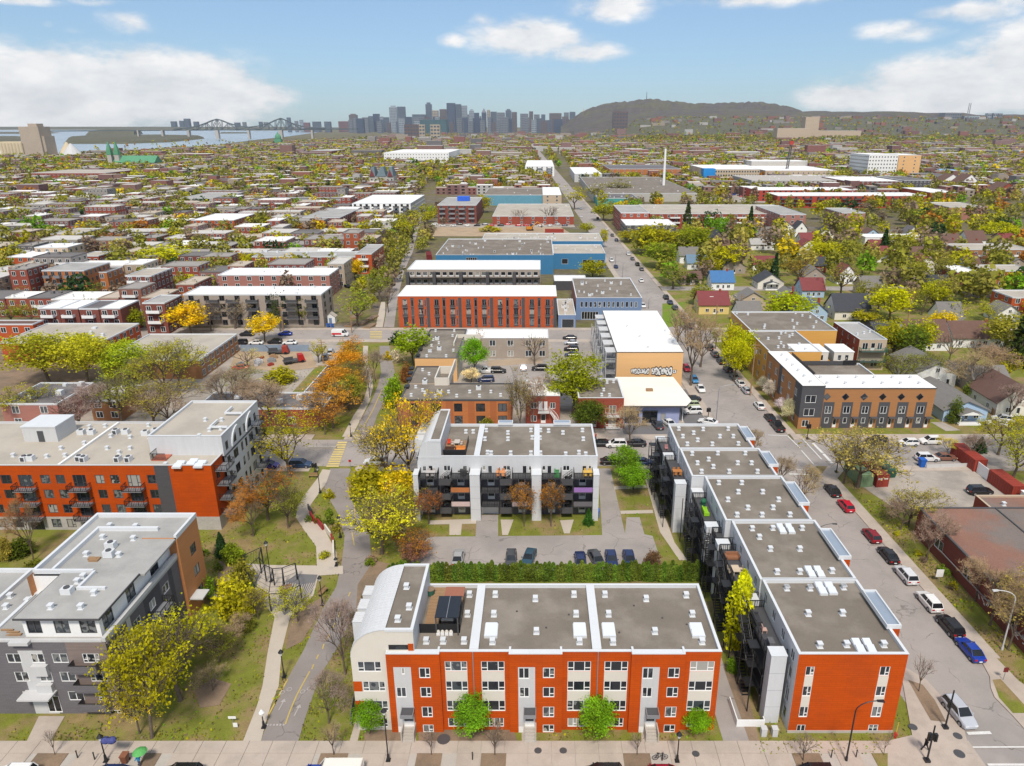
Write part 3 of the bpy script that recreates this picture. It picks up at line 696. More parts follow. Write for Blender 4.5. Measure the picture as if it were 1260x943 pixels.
# ---------------------------------------------------------------- front orange building
YF=63.6
def fX(u,v=850):return on_y(u,v,YF)[0]
def fZ(v):return on_y(CX,v,YF)[1]
fh=11.0
xo,xe=fX(475,802),fX(888,802)
fb=thing('orange_apartment_building','orange panelled apartment building with three white trimmed entrances along the front pavement','apartment building',(xo,YF,0))
W,D=xe-xo,12.2
segs=[475,541,626,692,777,843,888]
rows3=[(fZ(826.5),fZ(814)),(fZ(850.6),fZ(838.3)),(fZ(875),fZ(862))];base_row=(fZ(894.5),fZ(883.8));rowS=[(fZ(831.5),fZ(818.5)),(fZ(855),fZ(842.5)),(fZ(879.5),fZ(866.5)),(fZ(898),fZ(888.5))]
MF=[m_orange,m_cream,m_greypanel,m_white]
for i in range(6):
 xa,xb=fX(segs[i],802)-xo,fX(segs[i+1],802)-xo;ent=i%2==0;dy=-.4 if ent else 0
 b=(xa,xb,dy,D);ops=[];reg=[]
 S_=lambda u,v=850:fX(u,v)-xo-xa
 if ent:
  pu0,pu1=((487.3,508.5),(637.8,658.5),(788,809))[i//2];wu0,wu1=((518,531.5),(668,682),(819.3,833.2))[i//2]
  reg.append((S_(pu0),S_(pu1),.9,fZ(818),2));reg.append((S_(pu0),S_(pu1),.0,.9,3))
  for r_ in rowS:ops.append((S_(wu0),S_(wu1),r_[0],r_[1],'pair'))
  ww=S_(pu0+13)-S_(pu0)
  ops.append((S_(pu0+1.5),S_(pu0+13.5),rowS[1][0],rowS[1][1],'two'))
  if i:ops.append((S_(pu0+.8),S_(pu0+13.5),rowS[0][0]-.1,rowS[0][1]-.05,'two'))
  else:ops.append((S_(pu0+9.5),S_(pu0+13.5),rowS[0][0]+.5,rowS[0][1]-.05,'single'))
  ops.append((S_(pu0+7.5),S_(pu1-1),.9,3.25,'door',G_DARK))
 else:
  tri={1:((549,576),(593,621.3)),3:((698,726.2),(742.5,771.3)),5:((846.5,876),)}[i]
  for(u0,u1)in tri:
   reg.append((S_(u0),S_(u1),rows3[2][0],rows3[0][1],1))
   for r_ in rows3:ops.append((S_(u0),S_(u1),r_[0],r_[1],'triple'))
   c=(u0+u1)/2;ops.append((S_(c-13),S_(c-1),base_row[0],base_row[1],'pair'));ops.append((S_(c),S_(c+12),base_row[0],base_row[1],'pair'))
 facade(fb,'S',b,0,fh,ops,MF,regions=reg)
 if ent:
  q=MB();
  for xx in(xa,xb):q.quad((xx,dy,0),(xx,0,0),(xx,0,fh),(xx,dy,fh))
  part('wall',q,m_orange,fb)
  q=MB();q.box(xa+.02,xb-.02,dy-.05,-.055,fh,fh+.11);q.box(xa+.02,xa+.25,dy+.02,.6,fh+.11,fh+.2);q.box(xb-.25,xb-.02,dy+.02,.6,fh+.11,fh+.2);part('parapet',q,m_cap,fb)
  q=MB();q.quad((xa,dy,fh),(xb,dy,fh),(xb,0,fh),(xa,0,fh));part('ledge',q,m_cap,fb)
  # entrance canopy, steps
  c0,c1=xa+S_(pu0+6.5),xa+S_(pu1+1.2)
  q=MB();q.box(c0,c1,dy-1.3,dy,3.45,3.6,1);q.box(c0,c1,dy-1.32,dy-1.25,3.3,3.75,0);q.box(c0,c0+.07,dy-1.25,dy,3.3,3.75,0);q.box(c1-.07,c1,dy-1.25,dy,3.3,3.75,0);q.box(c0+.07,c1-.07,dy-1.25,dy,3.6,3.62,2)
  part('canopy',q,[m_grey,m_white,m_darkgrey],fb)
  q=MB()
  for k in range(5):q.box(c0+.1,c1-.1,dy-.3*(5-k),dy-.3*(4-k)if k<4 else dy,0,.18*(k+1))
  q.box(c0-.02,c0+.1,dy-1.55,dy,0,1.5);q.box(c1-.1,c1+.02,dy-1.55,dy,0,1.5)
  part('steps',q,m_concrete,fb)
  # downpipes
for u in(583.5,734.5):q=MB();x=fX(u,850)-xo;q.tube((x,-.06,.3),(x,-.06,fh),.06,.06,6);part('downpipe',q,m_grey,fb)
facade(fb,'E',(0,W,0,D),0,fh,grid(D,2,rows3,1.2,'pair',2),m_orange)
facade(fb,'N',(0,W,0,D),0,fh,grid(W,14,rows3,1.6,'two',1),m_greypanel)
roof_and_parapet(fb,W,D,fh,m_gravel,m_cap,par=.38)
for(ua,ub)in((583,592.5),(734.5,725)):
 x1,x2=on_y(ua,799,63.9)[0]-xo,0
 xa=gp(ua,800,fh)[0]-xo;q=MB();q.box(xa-.42,xa+.42,.31,D-.31,fh-.37,fh-.001,0);q.box(xa-.5,xa+.5,.31,D-.31,fh,fh+.16);part('party_wall',q,m_cap,fb)
px_vents(fb,0,sub6([(1050,97),(1040,193),(920,325),(1023,325),(837,325),(1177,97),(1170,193),(1163,328)])+sub7([(305,97),(115,118),(315,193),(120,278),(332,328),(457,97),(660,118),(857,100),(475,193),(887,193),(703,278),(497,330),(935,328)]),fh-.38)
px_vents(fb,0,sub6([(1157,272)])+sub7([(333,272),(475,272),(910,272)]),fh-.38,SKYL,'skylight')
for u,v in((636,752),(672,772),(700,756),(780,745),(815,760),(845,768),(762,778),(612,766)):
 x,y=gp(u,v,10.7);q=MB();q.tube((x-xo,y-YF,fh-.37),(x-xo,y-YF,fh-.27),.13,.1,8);part('roof_drain',q,m_darkgrey,fb)
 # barrel-roofed end bay
bx0,bx1,bz=fX(436,850)-xo,fX(509,790)-xo,13.9
q=MB();prof=[]
for k in range(11):
 t=math.pi/2*k/10;prof.append((bx0+4.0*(1-math.cos(t)),10.3+(bz-10.3)*math.sin(t)))
arc=prof+[(bx1,bz)]
# front wall of the bay: cream concrete with three window rows
def bS(u):return fX(u,850)-xo-bx0
opsb=[(bS(u0),bS(u1),r_[0],r_[1],'triple')for(u0,u1),r_ in zip(((443.5,471.7),(447,475),(450,476)),rows3)]
facade(fb,'S',(bx0,-.02,-.05,D),0,10.3,opsb+[(bS(462),bS(474),base_row[0],base_row[1],'pair')],[m_cream,m_orange],regions=[(0,.95,rows3[1][0],rows3[1][1],1),(0,.95,rows3[2][0],rows3[2][1],1)])
q=MB();q.poly([(x,-.05,z)for x,z in[(bx0,10.3)]+prof[1:]+[(bx1,bz),(bx1,fh+.1),(-.02,fh+.1),(-.02,10.3)]]);part('wall',q,m_cream,fb)
q=MB();q.box(fX(478,793)-xo,fX(502,793)-xo,-.1,-.04,11.35,11.95,1);q.box(fX(502,793)-xo,bx1-.05,-.1,-.04,11.2,12.1,0);part('clerestory_window',q,[m_orange,G_DARK],fb)
facade(fb,'W',(bx0,0,-.05,D),0,10.3,grid(D,3,rows3,1.3,'pair',1),m_whitemetal)
q=MB();q.quad((bx1,-.05,fh-.4),(bx1,D,fh-.4),(bx1,D,bz),(bx1,-.05,bz));q.poly([(x,D,z)for x,z in reversed([(bx0,0)]+prof+[(bx1,bz),(bx1,0)])]);part('wall',q,m_whitemetal,fb)
q=MB();flatx=prof[-1][0]
nseam=26
for k in range(10):
 (xa,za),(xb,zb)=prof[k],prof[k+1]
 q.quad((xa,-.12,za),(xb,-.12,zb),(xb,D,zb),(xa,D,za))
for j in range(nseam):
 y=-.1+(D)*j/(nseam-1)
 for k in range(10):
  (xa,za),(xb,zb)=prof[k],prof[k+1];q.quad((xa-.03,y,za+.05),(xb,y,zb+.06),(xb,y+.05,zb+.06),(xa-.03,y+.05,za+.05))
  q.quad((xa,y,za),(xb,y,zb),(xb,y,zb+.06),(xa-.03,y,za+.05));q.quad((xb,y+.05,zb),(xa,y+.05,za),(xa-.03,y+.05,za+.05),(xb,y+.05,zb+.06))
part('barrel_roof',q,m_whitemetal,fb)
q=MB();q.box(flatx+.02,bx1-.3,.2,D-.25,bz-.25,bz-.12);part('roof',q,m_gravel,fb)
q=MB();q.box(flatx-.05,bx1+.05,-.12,.2,bz-.2,bz+.1);q.box(flatx-.05,bx1+.05,D-.25,D+.05,bz-.2,bz+.1);q.box(bx1-.3,bx1+.05,.2,D-.25,bz-.2,bz+.1);part('parapet',q,m_cap,fb)
px_vents(fb,0,sub6([(740,58),(753,158),(697,218)]),bz-.15)
for yy in(3.6,6.0,8.6):
 q=MB();q.box(bx0-.55,bx0+2.2,yy,yy+1.75,9.6,12.05,0)
 for k in range(7):q.box(bx0-.6,bx0+2.4,yy-.05+k*.29,yy+.03+k*.29,12.05,12.12,0)
 part('roof_dormer',q,m_whitemetal,fb)
 # roof terrace: wooden deck, pergola with dark canopy, black screen fence
zr=fh-.36
def fl(u,v,z):x,y=gp(u,v,z);return x-xo,y-YF
dx0,dy0=fl(521,776,zr);dx1,dy1=fl(561,724,zr)
q=MB()
for k in range(13):q.box(dx0,dx1,dy0+(dy1-dy0)*k/13,dy0+(dy1-dy0)*(k+.93)/13,zr+.02,zr+.16)
part('deck',q,m_wood,fb)
px0,py0=fl(536,760,zr+2.4);px1,py1=fl(567,735,zr+2.4)
q=MB()
for a in(px0,px1):
 for b_ in(py0,py1):q.box(a-.07,a+.07,b_-.07,b_+.07,zr,zr+2.4,0)
q.box(px0-.1,(px0+px1)/2-.03,py0-.1,py1+.1,zr+2.4,zr+2.5,1);q.box((px0+px1)/2+.03,px1+.1,py0-.1,py1+.1,zr+2.4,zr+2.5,1);q.box((px0+px1)/2-.03,(px0+px1)/2+.03,py0-.1,py1+.1,zr+2.38,zr+2.53,2)
part('pergola',q,[m_darkgrey,mat('dark_canopy',(.02,.025,.035),.35,.1),m_grey],fb)
q=MB();ax,ay=fl(516,779,zr);cx_,cy_=fl(566,779,zr);q.box(ax,cx_,ay,ay+.08,zr,zr+1.2);q.box(cx_-.08,cx_,ay,ay+5.5,zr,zr+1.2);part('screen_fence',q,m_black,fb)
q=MB();a,b_=fl(548,733,zr+1.8);q.box(a,a+2.1,b_,b_+1.6,zr,zr+1.7,0);q.box(a-.1,a+2.2,b_-.1,b_+1.7,zr+1.7,zr+1.82,1);part('roof_shed',q,[m_wood,mat('rust_brown_sheet',(.30,.12,.075),.7,.1)],fb)
def furn(u,v,z,name,label,cat,mb,ms):
 x,y=gp(u,v,z);o=obj(name,mb.mesh(name,ms),None,(x,y,z));tag(o,label,cat);return o
q=MB();q.box(-.9,.9,-.4,.4,.1,.45,0);q.box(-.9,.9,.2,.45,.45,.9,0);q.box(-.95,-.75,-.4,.4,.1,.65,0);q.box(.75,.95,-.4,.4,.1,.65,0);q.box(-.7,.7,-.38,.18,.45,.55,1)
furn(551,766,zr+.16,'sofa','dark outdoor sofa with pale cushions under the black roof pergola','sofa',q,[m_darkgrey,m_cream])
q=MB()
for k in range(4):q.box(-.9+k*.48,-.5+k*.48,-.2,.2,0,.35,0);q.ball((-.7+k*.48,0,.45),.2,.2,.16,1,6,4)
furn(547,781,zr,'planter','row of white planter boxes in front of the black screen on the orange building roof','planter',q,[m_white,m_cream])
q=MB();q.tube((0,0,0),(0,0,.7),.5,.5,14,0);q.tube((0,0,.7),(0,0,.76),.54,.54,14,1)
furn(530,731,zr+.1,'planter','round dark green planter tub at the back of the roof terrace','planter',q,[mat('green_tub',(.03,.10,.07),.6),m_dirt])
# ---------------------------------------------------------------- stepped row along the long street
sr=thing('stepped_apartment_row','long stepped apartment row with brown flat roofs, white sides and an orange end wall','apartment building',(28.3,63.2,0))
mods=[(28.3,40.2,63.2,76.8),(28.05,40.2,76.8,91.2),(27.2,39.8,91.2,105.2),(25.1,39.2,105.2,115.9),(24.9,38.4,115.9,127.0)]
rrow=[(1.0,2.2),(3.6,5.2),(6.3,7.8),(8.9,10.1)]
for i,(x0,x1,y0,y1)in enumerate(mods):
 X0,X1,Y0,Y1=x0-28.3,x1-28.3,y0-63.2,y1-63.2;b=(X0,X1,Y0,Y1);h=11.0
 if i==0:
  def eS(u,v):return on_y(u,v,63.2)[0]-28.3
  ez=lambda v:on_y(CX,v,63.2)[1]
  ops=[];reg=[]
  for(ul,ur,l)in((987,1000.5,0),(1080.5,1095.5,1)):
   pass
  for ua,ub,st in((eS(986,860),eS(996.5,860),'pair'),(eS(1075.5,860),eS(1088,860),'pair')):
   for v0,v1 in((820.5,832),(845,857),(869.5,882.5)):ops.append((ua,ub,ez(v1),ez(v0),st))
   ops.append((ua,ub,ez(902-.6),ez(892),'two'));reg.append((ua,ub,ez(882.5),ez(820.5),1))
  facade(sr,'S',b,0,h,ops,[m_orange,m_cream],regions=reg)
  q=MB();q.box(X0-.06,X1+.06,-.08,.0,0,.35);part('plinth',q,m_concrete,sr)
 else:facade(sr,'S',b,0,h,[],m_whitemetal)
 L=Y1-Y0;ow=[]
 for k in range(4):
  s=L*(k+.5)/4
  for r_,(za,zb)in enumerate(((.2,2.3),(3.0,5.1),(5.8,7.9),(8.8,10.2))):ow.append((s-(.5 if r_<3 else .55),s+(.5 if r_<3 else .55),za,zb,('door' if(k+r_)%2 and r_<3 else 'two')))
 facade(sr,'W',b,0,h,ow,m_whitemetal)
 oe=grid(L,4,rows3,1.7,'triple',1.0)
 facade(sr,'E',b,0,h,oe,m_orange2)
 if i==4:facade(sr,'N',b,0,h,[],m_whitemetal)
 roof_and_parapet(sr,X1-X0,L,h,m_gravel,m_cap,X0,Y0,par=.38)
 # projecting street bay with its own raised blue-grey parapet
 q=MB();ya,yb=Y0+L*.30,Y0+L*.78;q.box(X1+.06,X1+1.0,ya,yb,0,h+.3,0);part('bay',q,m_orange,sr)
 q=MB();q.box(X1-.5,X1+.9,ya+.12,yb-.12,h+.3,h+.36,1);e=.0
 for bx in((X1-.6,X1+1.08,ya-.06,ya+.12),(X1-.6,X1+1.08,yb-.12,yb+.06),(X1+.9,X1+1.08,ya+.12,yb-.12),(X1-.6,X1-.5,ya+.12,yb-.12)):q.box(*bx,h+.1,h+.62,0)
 part('parapet',q,[m_cap,m_bluecap],sr)
def rowv(f,l,z=10.62,me=VENT,nm='roof_vent'):px_vents(sr,0,f(l),z,me,nm)
rowv(sub8,[(93,65),(207,65),(372,60),(198,190),(367,188),(255,346),(387,342),(570,342)])
rowv(sub8,[(262,68),(310,66),(445,350),(498,350)],10.62,SKYN,'skylight')
rowv(sub4,[(24,598),(168,598),(12,700),(157,700),(45,813),(157,812),(315,808),(52,458),(25,497),(108,532),(93,893),(207,893),(373,888)])
rowv(sub4,[(65,600),(108,600),(207,813),(252,813),(258,893),(305,893)],10.62,SKYN,'skylight')
rowv(sub3,[(1182,600),(1217,642),(1017,375),(1130,375),(1113,420),(1233,420),(1062,458),(1160,498),(1107,533),(1230,533),(886,232),(1012,230),(1147,230),(967,260),(912,278),(1110,278),(1178,278),(990,296),(932,320),(1068,320),(1207,320),(820,110),(940,112),(1063,110),(893,130),(840,147),(1022,147),(1088,147),(913,165),(862,185),(985,185),(1113,183)])
# stair towers, decks and black stairs on the west side
tw=[(25.9,64.6,9.5),(25.9,75.2,8.9),(25.5,88.0,8.9),(24.9,92.6,9.0),(25.0,103.2,9.0),(22.7,105.8,9.2),(22.7,117.2,8.8),(22.5,125.0,8.6)]
for(x,y,h)in tw:
 q=MB();q.box(x,x+1.75,y,y+1.5,0,h,0);q.box(x-.05,x+1.8,y-.05,y+1.55,h,h+.1,1)
 for k in range(1,4):q.box(x-.012,x+1.762,y-.012,y+1.512,h*k/4-.012,h*k/4+.012,2)
 part('stair_tower',q,[m_whitemetal,m_cap,m_grey],sr,loc=(-28.3,-63.2,0))
def wx(y):
 for x0,x1,y0,y1 in mods:
  if y0<=y<y1:return x0
 return 25
for(xa,ya,_),(xb,yb,_)in zip(tw[:-1],tw[1:]):
 if yb-ya<4:continue
 a0,a1=ya+1.6,yb-.1;xw=wx((a0+a1)/2)-28.3-.03
 for lv,z in enumerate((2.6,5.4,8.1)):
  balcony(sr,xw-2.3-(.3 if lv<2 else 0),xw,a0-63.2,a1-63.2,z,'W')
 m=(a0+a1)/2-63.2;xs_=xw-3.2
 for z0,z1,s in((0,2.6,1),(2.6,5.4,-1),(5.4,8.1,1)):stair(sr,(xs_,m-1.9*s,z0),(xs_,m+1.9*s,z1))
 q=MB()
 for yy in(a0+.1,(a0+a1)/2,a1-.1):
  for xx in(xw-2.5,xw-3.75):q.box(xx-.06,xx+.06,yy-63.2-.06,yy-63.2+.06,0,8.1)
 for z in(2.6,5.4,8.1):q.box(xs_-.55,xs_+.6,m-63.2*0+1.9-.4,m+3.0,z-.1,z-.02);q.box(xs_-.55,xs_+.6,m-3.0,m-1.5,z-.1,z-.02)
 part('balcony_frame',q,m_black,sr)
q=MB();q.box(-5.6,-2.4,.8,.92,0,1.0);q.box(-5.6,-5.48,.92,4.4,0,1.0);q.box(-2.5,-2.4,.92,1.4,0,1.0);part('terrace_wall',q,m_white,sr)
# things left out on the decks
def on_deck(x,y,z,kind,label,col):
 q=MB()
 if kind=='barbecue':
  q.box(-.5,.5,-.3,.3,.1,.8,0);q.box(-.55,.55,-.32,.32,.8,1.15,0);q.box(-.9,.9,-.28,.28,.78,.82,0);c='barbecue'
 elif kind=='table':
  q.box(-.8,.8,-.5,.5,.7,.76,0)
  for a in(-.7,.7):
   for b in(-.4,.4):q.box(a-.04,a+.04,b-.04,b+.04,0,.7,0)
  for a in(-.4,.4):
   for b in(-.8,.8):q.box(a-.22,a+.22,b-.22,b+.22,.4,.46,0);q.box(a-.22,a+.22,b+(.2 if b>0 else-.24),b+(.24 if b>0 else-.2),.46,.9,0)
  c='table set'
 elif kind=='sofa':
  q.box(-.9,.9,-.4,.4,.1,.45,0);q.box(-.9,.9,.25,.45,.45,.9,0);q.box(-1.0,-.8,-.4,.45,.1,.65,0);q.box(.8,1.0,-.4,.45,.1,.65,0);c='sofa'
 elif kind=='chair':
  q.box(-.3,.3,-.3,.3,.35,.45,0);q.box(-.3,.3,.24,.32,.45,1.0,0)
  for a in(-.26,.26):
   for b in(-.26,.26):q.box(a-.03,a+.03,b-.03,b+.03,0,.35,0)
  c='chair'
 else:
  q.tube((0,0,0),(0,0,.5),.3,.38,10,0);q.ball((0,0,.85),.5,.5,.45,0,8,5);c='planter'
 nm={'barbecue':'barbecue','table':'table_set','sofa':'sofa','chair':'deck_chair'}.get(kind,'potted_plant')
 me=q.mesh(nm,mat('deck_%s'%'_'.join(map(lambda c_:str(int(c_*99)),col)),col,.6))
 tag(obj(nm,me,None,(x,y,z),rng.choice((0,R(90)))),label,c)
on_deck(26.8,67.6,8.1,'barbecue','covered grey barbecue on the top deck behind the nearest white stair tower',(.12,.12,.13))
on_deck(26.9,70.4,8.1,'chair','pale pink padded chair against the white wall on the nearest upper deck',(.5,.33,.28))
on_deck(26.6,72.4,8.1,'sofa','dark sofa on the nearest upper deck of the stepped row',(.04,.04,.045))
on_deck(26.6,82.4,8.1,'table','cream table and chairs on the deck behind the yellow leaved columnar tree',(.55,.44,.32))
on_deck(27.0,85.8,8.1,'sofa','brown wooden couch set on the deck next to the short stair tower',(.28,.13,.07))
on_deck(26.0,98.2,8.1,'sofa','bright lime green sofa on an upper deck of the stepped row',(.25,.5,.02))
on_deck(26.2,100.6,8.1,'plant','dark green potted plant beside the lime green sofa',(.02,.12,.06))
on_deck(24.0,111.5,8.1,'table','orange brown wooden table on the deck near the far end of the stepped row',(.45,.18,.05))
on_deck(23.8,121.5,8.1,'chair','pinkish lounge chair on the farthest upper deck of the stepped row',(.4,.2,.2))
# ---------------------------------------------------------------- grey block with balconies, middle
YM=112.0;mh=11.3
mx0,mx1=gp(513,562,mh)[0],gp(735.5,562,mh)[0]
mbk=thing('grey_balcony_block','pale grey apartment block with black balconies facing the parking court','apartment building',(mx0,YM,0))
W,D=mx1-mx0,14.2
def gX(u,v):return on_y(u,v,YM)[0]-mx0
def gZ(v):return on_y(CX,v,YM)[1]
zt,zm=[500+0,4.846],None
ops=[]
for(u0,u1,v0,v1,st)in((520,525,573.5,580,'single'),(527,533,573,587,'door'),(546,554.5,573,580,'two'),(569.5,575,573,586.5,'door'),(593.5,598,573,579,'single'),(600,606,573,586.5,'door'),(619,628,573,579,'two'),(642.5,648.5,573,586.5,'door'),(650.5,654,573,579,'single'),(667,671.5,573,579,'single'),(673,679,573,586.5,'door'),(692.5,701,573,579.5,'two'),(716,722,573,586.5,'door'),(724,727.5,573,579.5,'single')):
 ops.append((gX(u0,580),gX(u1,580),gZ(v1),gZ(v0),st))
cols=[(520,540),(545,556),(557,578),(595,614),(618,628),(632,652),(668,690),(693,703),(706,727)]
for za,zb in((.3,2.2),(3.0,5.0),(5.7,7.6)):
 for(u0,u1)in cols:
  c=(u0+u1)/2;s=gX(c,605);
  if za<1 and 590<c<612:continue
  ops.append((s-.6,s+.6,za,zb,'door' if(u1-u0)>12 else 'two'))
ops.append((gX(590.5,630),gX(613.5,630),0.05,2.3,'single',m_white))
facade(mbk,'S',(0,W,0,D),0,mh,ops,[m_whitemetal,m_slate],regions=[(0,W,0,gZ(589),1)])
facade(mbk,'E',(0,W,0,D),0,mh,grid(D,2,[(3,4.4),(6,7.4)],1.0,'two',2),m_whitemetal);facade(mbk,'W',(0,W,0,D),0,mh,[],m_whitemetal);facade(mbk,'N',(0,W,0,D),0,mh,grid(W,12,rows3,1.6,'two',1),m_orange2)
roof_and_parapet(mbk,W,D,mh,m_gravel,m_cap,par=.38)
for u in(586.5,660.5):
 xa=gp(u,562,mh)[0]-mx0;q=MB();q.box(xa-.42,xa+.42,.31,D-.31,mh-.37,mh-.001);q.box(xa-.5,xa+.5,.31,D-.31,mh,mh+.16);part('party_wall',q,m_cap,mbk)
def m5(l):return[(420+a/3,300+b/3)for a,b in l]
px_vents(mbk,0,m5([(487,693),(460,693),(535,688),(615,697),(700,688),(735,688),(818,697),(890,688),(530,720),(615,720),(893,720),(705,715),(733,716),(540,770),(553,772),(625,772),(700,772),(735,772),(828,776),(877,770),(902,776),(765,690)]),mh-.38)
for u in(626,813/3+420-30+0):
 pass
for ua,ub in((613,631),(681,702)):
 xa,xb=gp(ua,523,mh)[0]-mx0,gp(ub,523,mh)[0]-mx0;q=MB();q.box(xa,xb,D-.5,D+.9,mh+.02,mh+.5,0);q.box(xa+.15,xb-.15,D-.35,D+.75,mh+.5,mh+.52,1);part('parapet',q,[m_cap,m_bluecap],mbk)
 # towers and balconies in front of the south wall
for(u0,u1,vt)in((512,518,577),(580,592,576),(654.5,666,576),(728.5,735.5,576)):
 xa,xb=gX(u0,600),gX(u1,600);q=MB();q.box(xa,xb,-2.35,-.02,0,8.9,0);q.box(xa-.05,xb+.05,-2.4,-.02,8.9,9.0,1)
 for k in(1,2,3):q.box(xa-.012,xb+.012,-2.362,-.03,8.9*k/4-.012,8.9*k/4+.012,2)
 part('stair_tower',q,[m_whitemetal,m_cap,m_grey],mbk)
purple=mat('purple_banner',(.30,.16,.42),.7);pinkc=mat('faded_pink_screen',(.55,.42,.40),.8);rustc=mat('rust_orange_screen',(.42,.15,.05),.8)
solids={(1,0):None,(1,1):rustc,(1,5):purple,(0,1):pinkc,(0,3):pinkc,(0,5):m_slate}
for i,(u0,u1)in enumerate(((519,541),(557,579),(593,615),(631,653),(667,690),(705.5,728))):
 xa,xb=gX(u0,600),gX(u1,600)
 for lv,z in enumerate((2.75,5.5,8.2)):balcony(mbk,xa,xb,-2.2,-.03,z,'S',solid=solids.get((lv,i)),slab_m=m_darkgrey)
for i,(u0,u1)in enumerate(((542,556),(616,630),(691,704.5))):
 xa,xb=gX(u0,600),gX(u1,600);m_=(xa+xb)/2
 for lv,z in enumerate((1.4,4.1,6.9)):
  q=MB();q.box(xa,xb,-2.0,-.03,z-.15,z,0);part('landing',q,m_darkgrey,mbk)
  q=MB();q.box(xa+.05,xb-.05,-2.0,-1.94,z,z+1.05,0);part('screen',q,m_darkgrey,mbk)
 for z0,z1,s in((1.4,2.75,1),(2.75,4.1,-1),(4.1,5.5,1),(5.5,6.9,-1),(6.9,8.2,1)):stair(mbk,(m_-.8*s,-1.0,z0),(m_+.8*s,-1.0,z1),.8)
 # barrel end and roof terrace with orange furniture
bxl,bxr,bzz=gX(512,600),gX(513,600)+3.9,14.2
q=MB();prof2=[(-.15+2.6*(1-math.cos(math.pi/2*k/8)),9.8+(bzz-9.8)*math.sin(math.pi/2*k/8))for k in range(9)]
for k in range(8):
 (xa,za),(xb,zb)=prof2[k],prof2[k+1];q.quad((xa,0,za),(xb,0,zb),(xb,D,zb),(xa,D,za))
q.poly([(x,-.04,z)for x,z in prof2+[(4.2,bzz),(4.2,mh-.4),(-.15,mh-.4)]]);q.poly([(x,D,z)for x,z in reversed(prof2+[(4.2,bzz),(4.2,mh-.4),(-.15,mh-.4)])])
q.quad((4.2,-.04,mh-.4),(4.2,D,mh-.4),(4.2,D,bzz),(4.2,-.04,bzz));part('barrel_roof',q,m_whitemetal,mbk)
q=MB();q.box(2.5,4.0,.3,D-.3,bzz-.12,bzz+.02);part('roof',q,m_gravel,mbk);q=MB();q.box(2.4,4.25,-.1,.3,bzz-.1,bzz+.22);q.box(2.4,4.25,D-.3,D+.05,bzz-.1,bzz+.22);q.box(4.0,4.25,.3,D-.3,bzz-.1,bzz+.22);part('parapet',q,m_cap,mbk)
for yy in(4,7,10):q=MB();q.box(-1.0,1.4,yy,yy+2.2,10.2,12.6);part('roof_dormer',q,m_whitemetal,mbk)
zr2=mh-.36
q=MB();q.box(4.4,8.3,1.2,7.2,zr2,zr2+.14,0);q.box(4.4,8.3,1.1,1.2,zr2,zr2+1.1,1);q.box(8.22,8.3,1.2,7.2,zr2,zr2+1.1,1);part('deck',q,[m_wood,m_black],mbk)
for(dx,dy,k,lab,c)in((7.2,2.6,'sofa','orange cushioned sofa on the roof terrace of the grey block',(.62,.24,.06)),(5.5,2.3,'sofa','dark brown sofa on the roof terrace of the grey block',(.08,.04,.03)),(6.4,5.2,'table','pale dining table on the roof terrace of the grey block',(.5,.45,.4)),(4.9,5.4,'chair','red folded parasol and chair on the roof terrace of the grey block',(.6,.06,.03))):
 on_deck(mx0+dx,YM+dy,zr2+.14,k,lab,c)
for dx,lab,c,k in((29.5,'yellow and tan patio set on the top right balcony of the grey block',(.6,.38,.08),'table'),(24.2,'green cushioned bench on the top balcony above the right orange tree',(.06,.22,.08),'sofa'),(14.5,'orange and cream patio chairs on the top balcony above the garage door',(.6,.25,.1),'table'),(8,'dark barbecue on the top balcony left of the second tower',(.05,.05,.05),'barbecue'),(2.4,'pale bistro set on the top balcony at the left end of the grey block',(.45,.42,.4),'table')):
 on_deck(mx0+dx,YM-1.1,8.2,k,lab,c)
 # ---------------------------------------------------------------- left: orange block with grey tower
YL=106.7;lh=12.2
lx1=on_y(264,600,YL)[0];lx0=lx1-75
lb=thing('orange_balcony_block','long orange panelled block with black balconies on a pale stone base, left of the park','apartment building',(lx0,YL,0))
W,D=lx1-lx0,18.5
def lS(u,v):return on_y(u,v,YL)[0]-lx0
def lZ(v):return on_y(CX,v,YL)[1]
rowsL=[(lZ(595.3),lZ(584.6)),(lZ(613.3),lZ(602.8)),(lZ(631.3),lZ(620.8)),(lZ(649),lZ(638.8))]
base=[(1,14.3),(50,61.7),(69,80),(117.5,128.3),(136,147),(181.5,192)]
per=67.7
colsL=[]
k0=lS(14,590)-lS(1,590)
wins=[(lS(a,590),lS(b,590))for a,b in base];bal=[(lS(19,590),lS(45,590)),(lS(86,590),lS(111,590)),(lS(153,590),lS(178,590))]
step=bal[1][0]-bal[0][0]
wins+=[(a-step*n,b-step*n)for n in(1,2,3,4,5,6)for a,b in(wins[1],wins[2])];bal+=[(bal[0][0]-step*n,bal[0][1]-step*n)for n in range(1,6)]
ops,reg=[],[]
for(a,b)in wins:
 for r_ in range(4):
  if r_==3 and a>lS(150,590):continue
  ops.append((a,b,rowsL[r_][0],rowsL[r_][1],'pair'))
for(a,b)in bal:
 for r_ in range(4):ops.append((a+.5,b-.7,rowsL[r_][0]-.55,rowsL[r_][1],'triple'))
reg.append((lS(192,590),lS(210,590),0,lh,1));reg.append((0,W,0,lZ(636),2))
facade(lb,'S',(0,W,0,D),0,lh,ops,[m_orange,m_charbrick,m_stone],fm=m_darkgrey,regions=reg)
facade(lb,'E',(0,W,0,4.5),0,lh,[(1.4,2.6,rowsL[0][0],rowsL[0][1],'two')],[m_orange,m_stone],fm=m_darkgrey,regions=[(0,5,0,lZ(636),1)])
facade(lb,'N',(0,W,0,D),0,lh,[],m_orange2);facade(lb,'W',(0,W,0,D),0,lh,[],m_orange2)
roof_and_parapet(lb,W,D,lh,m_beigeroof,m_greypanel,par=.3)
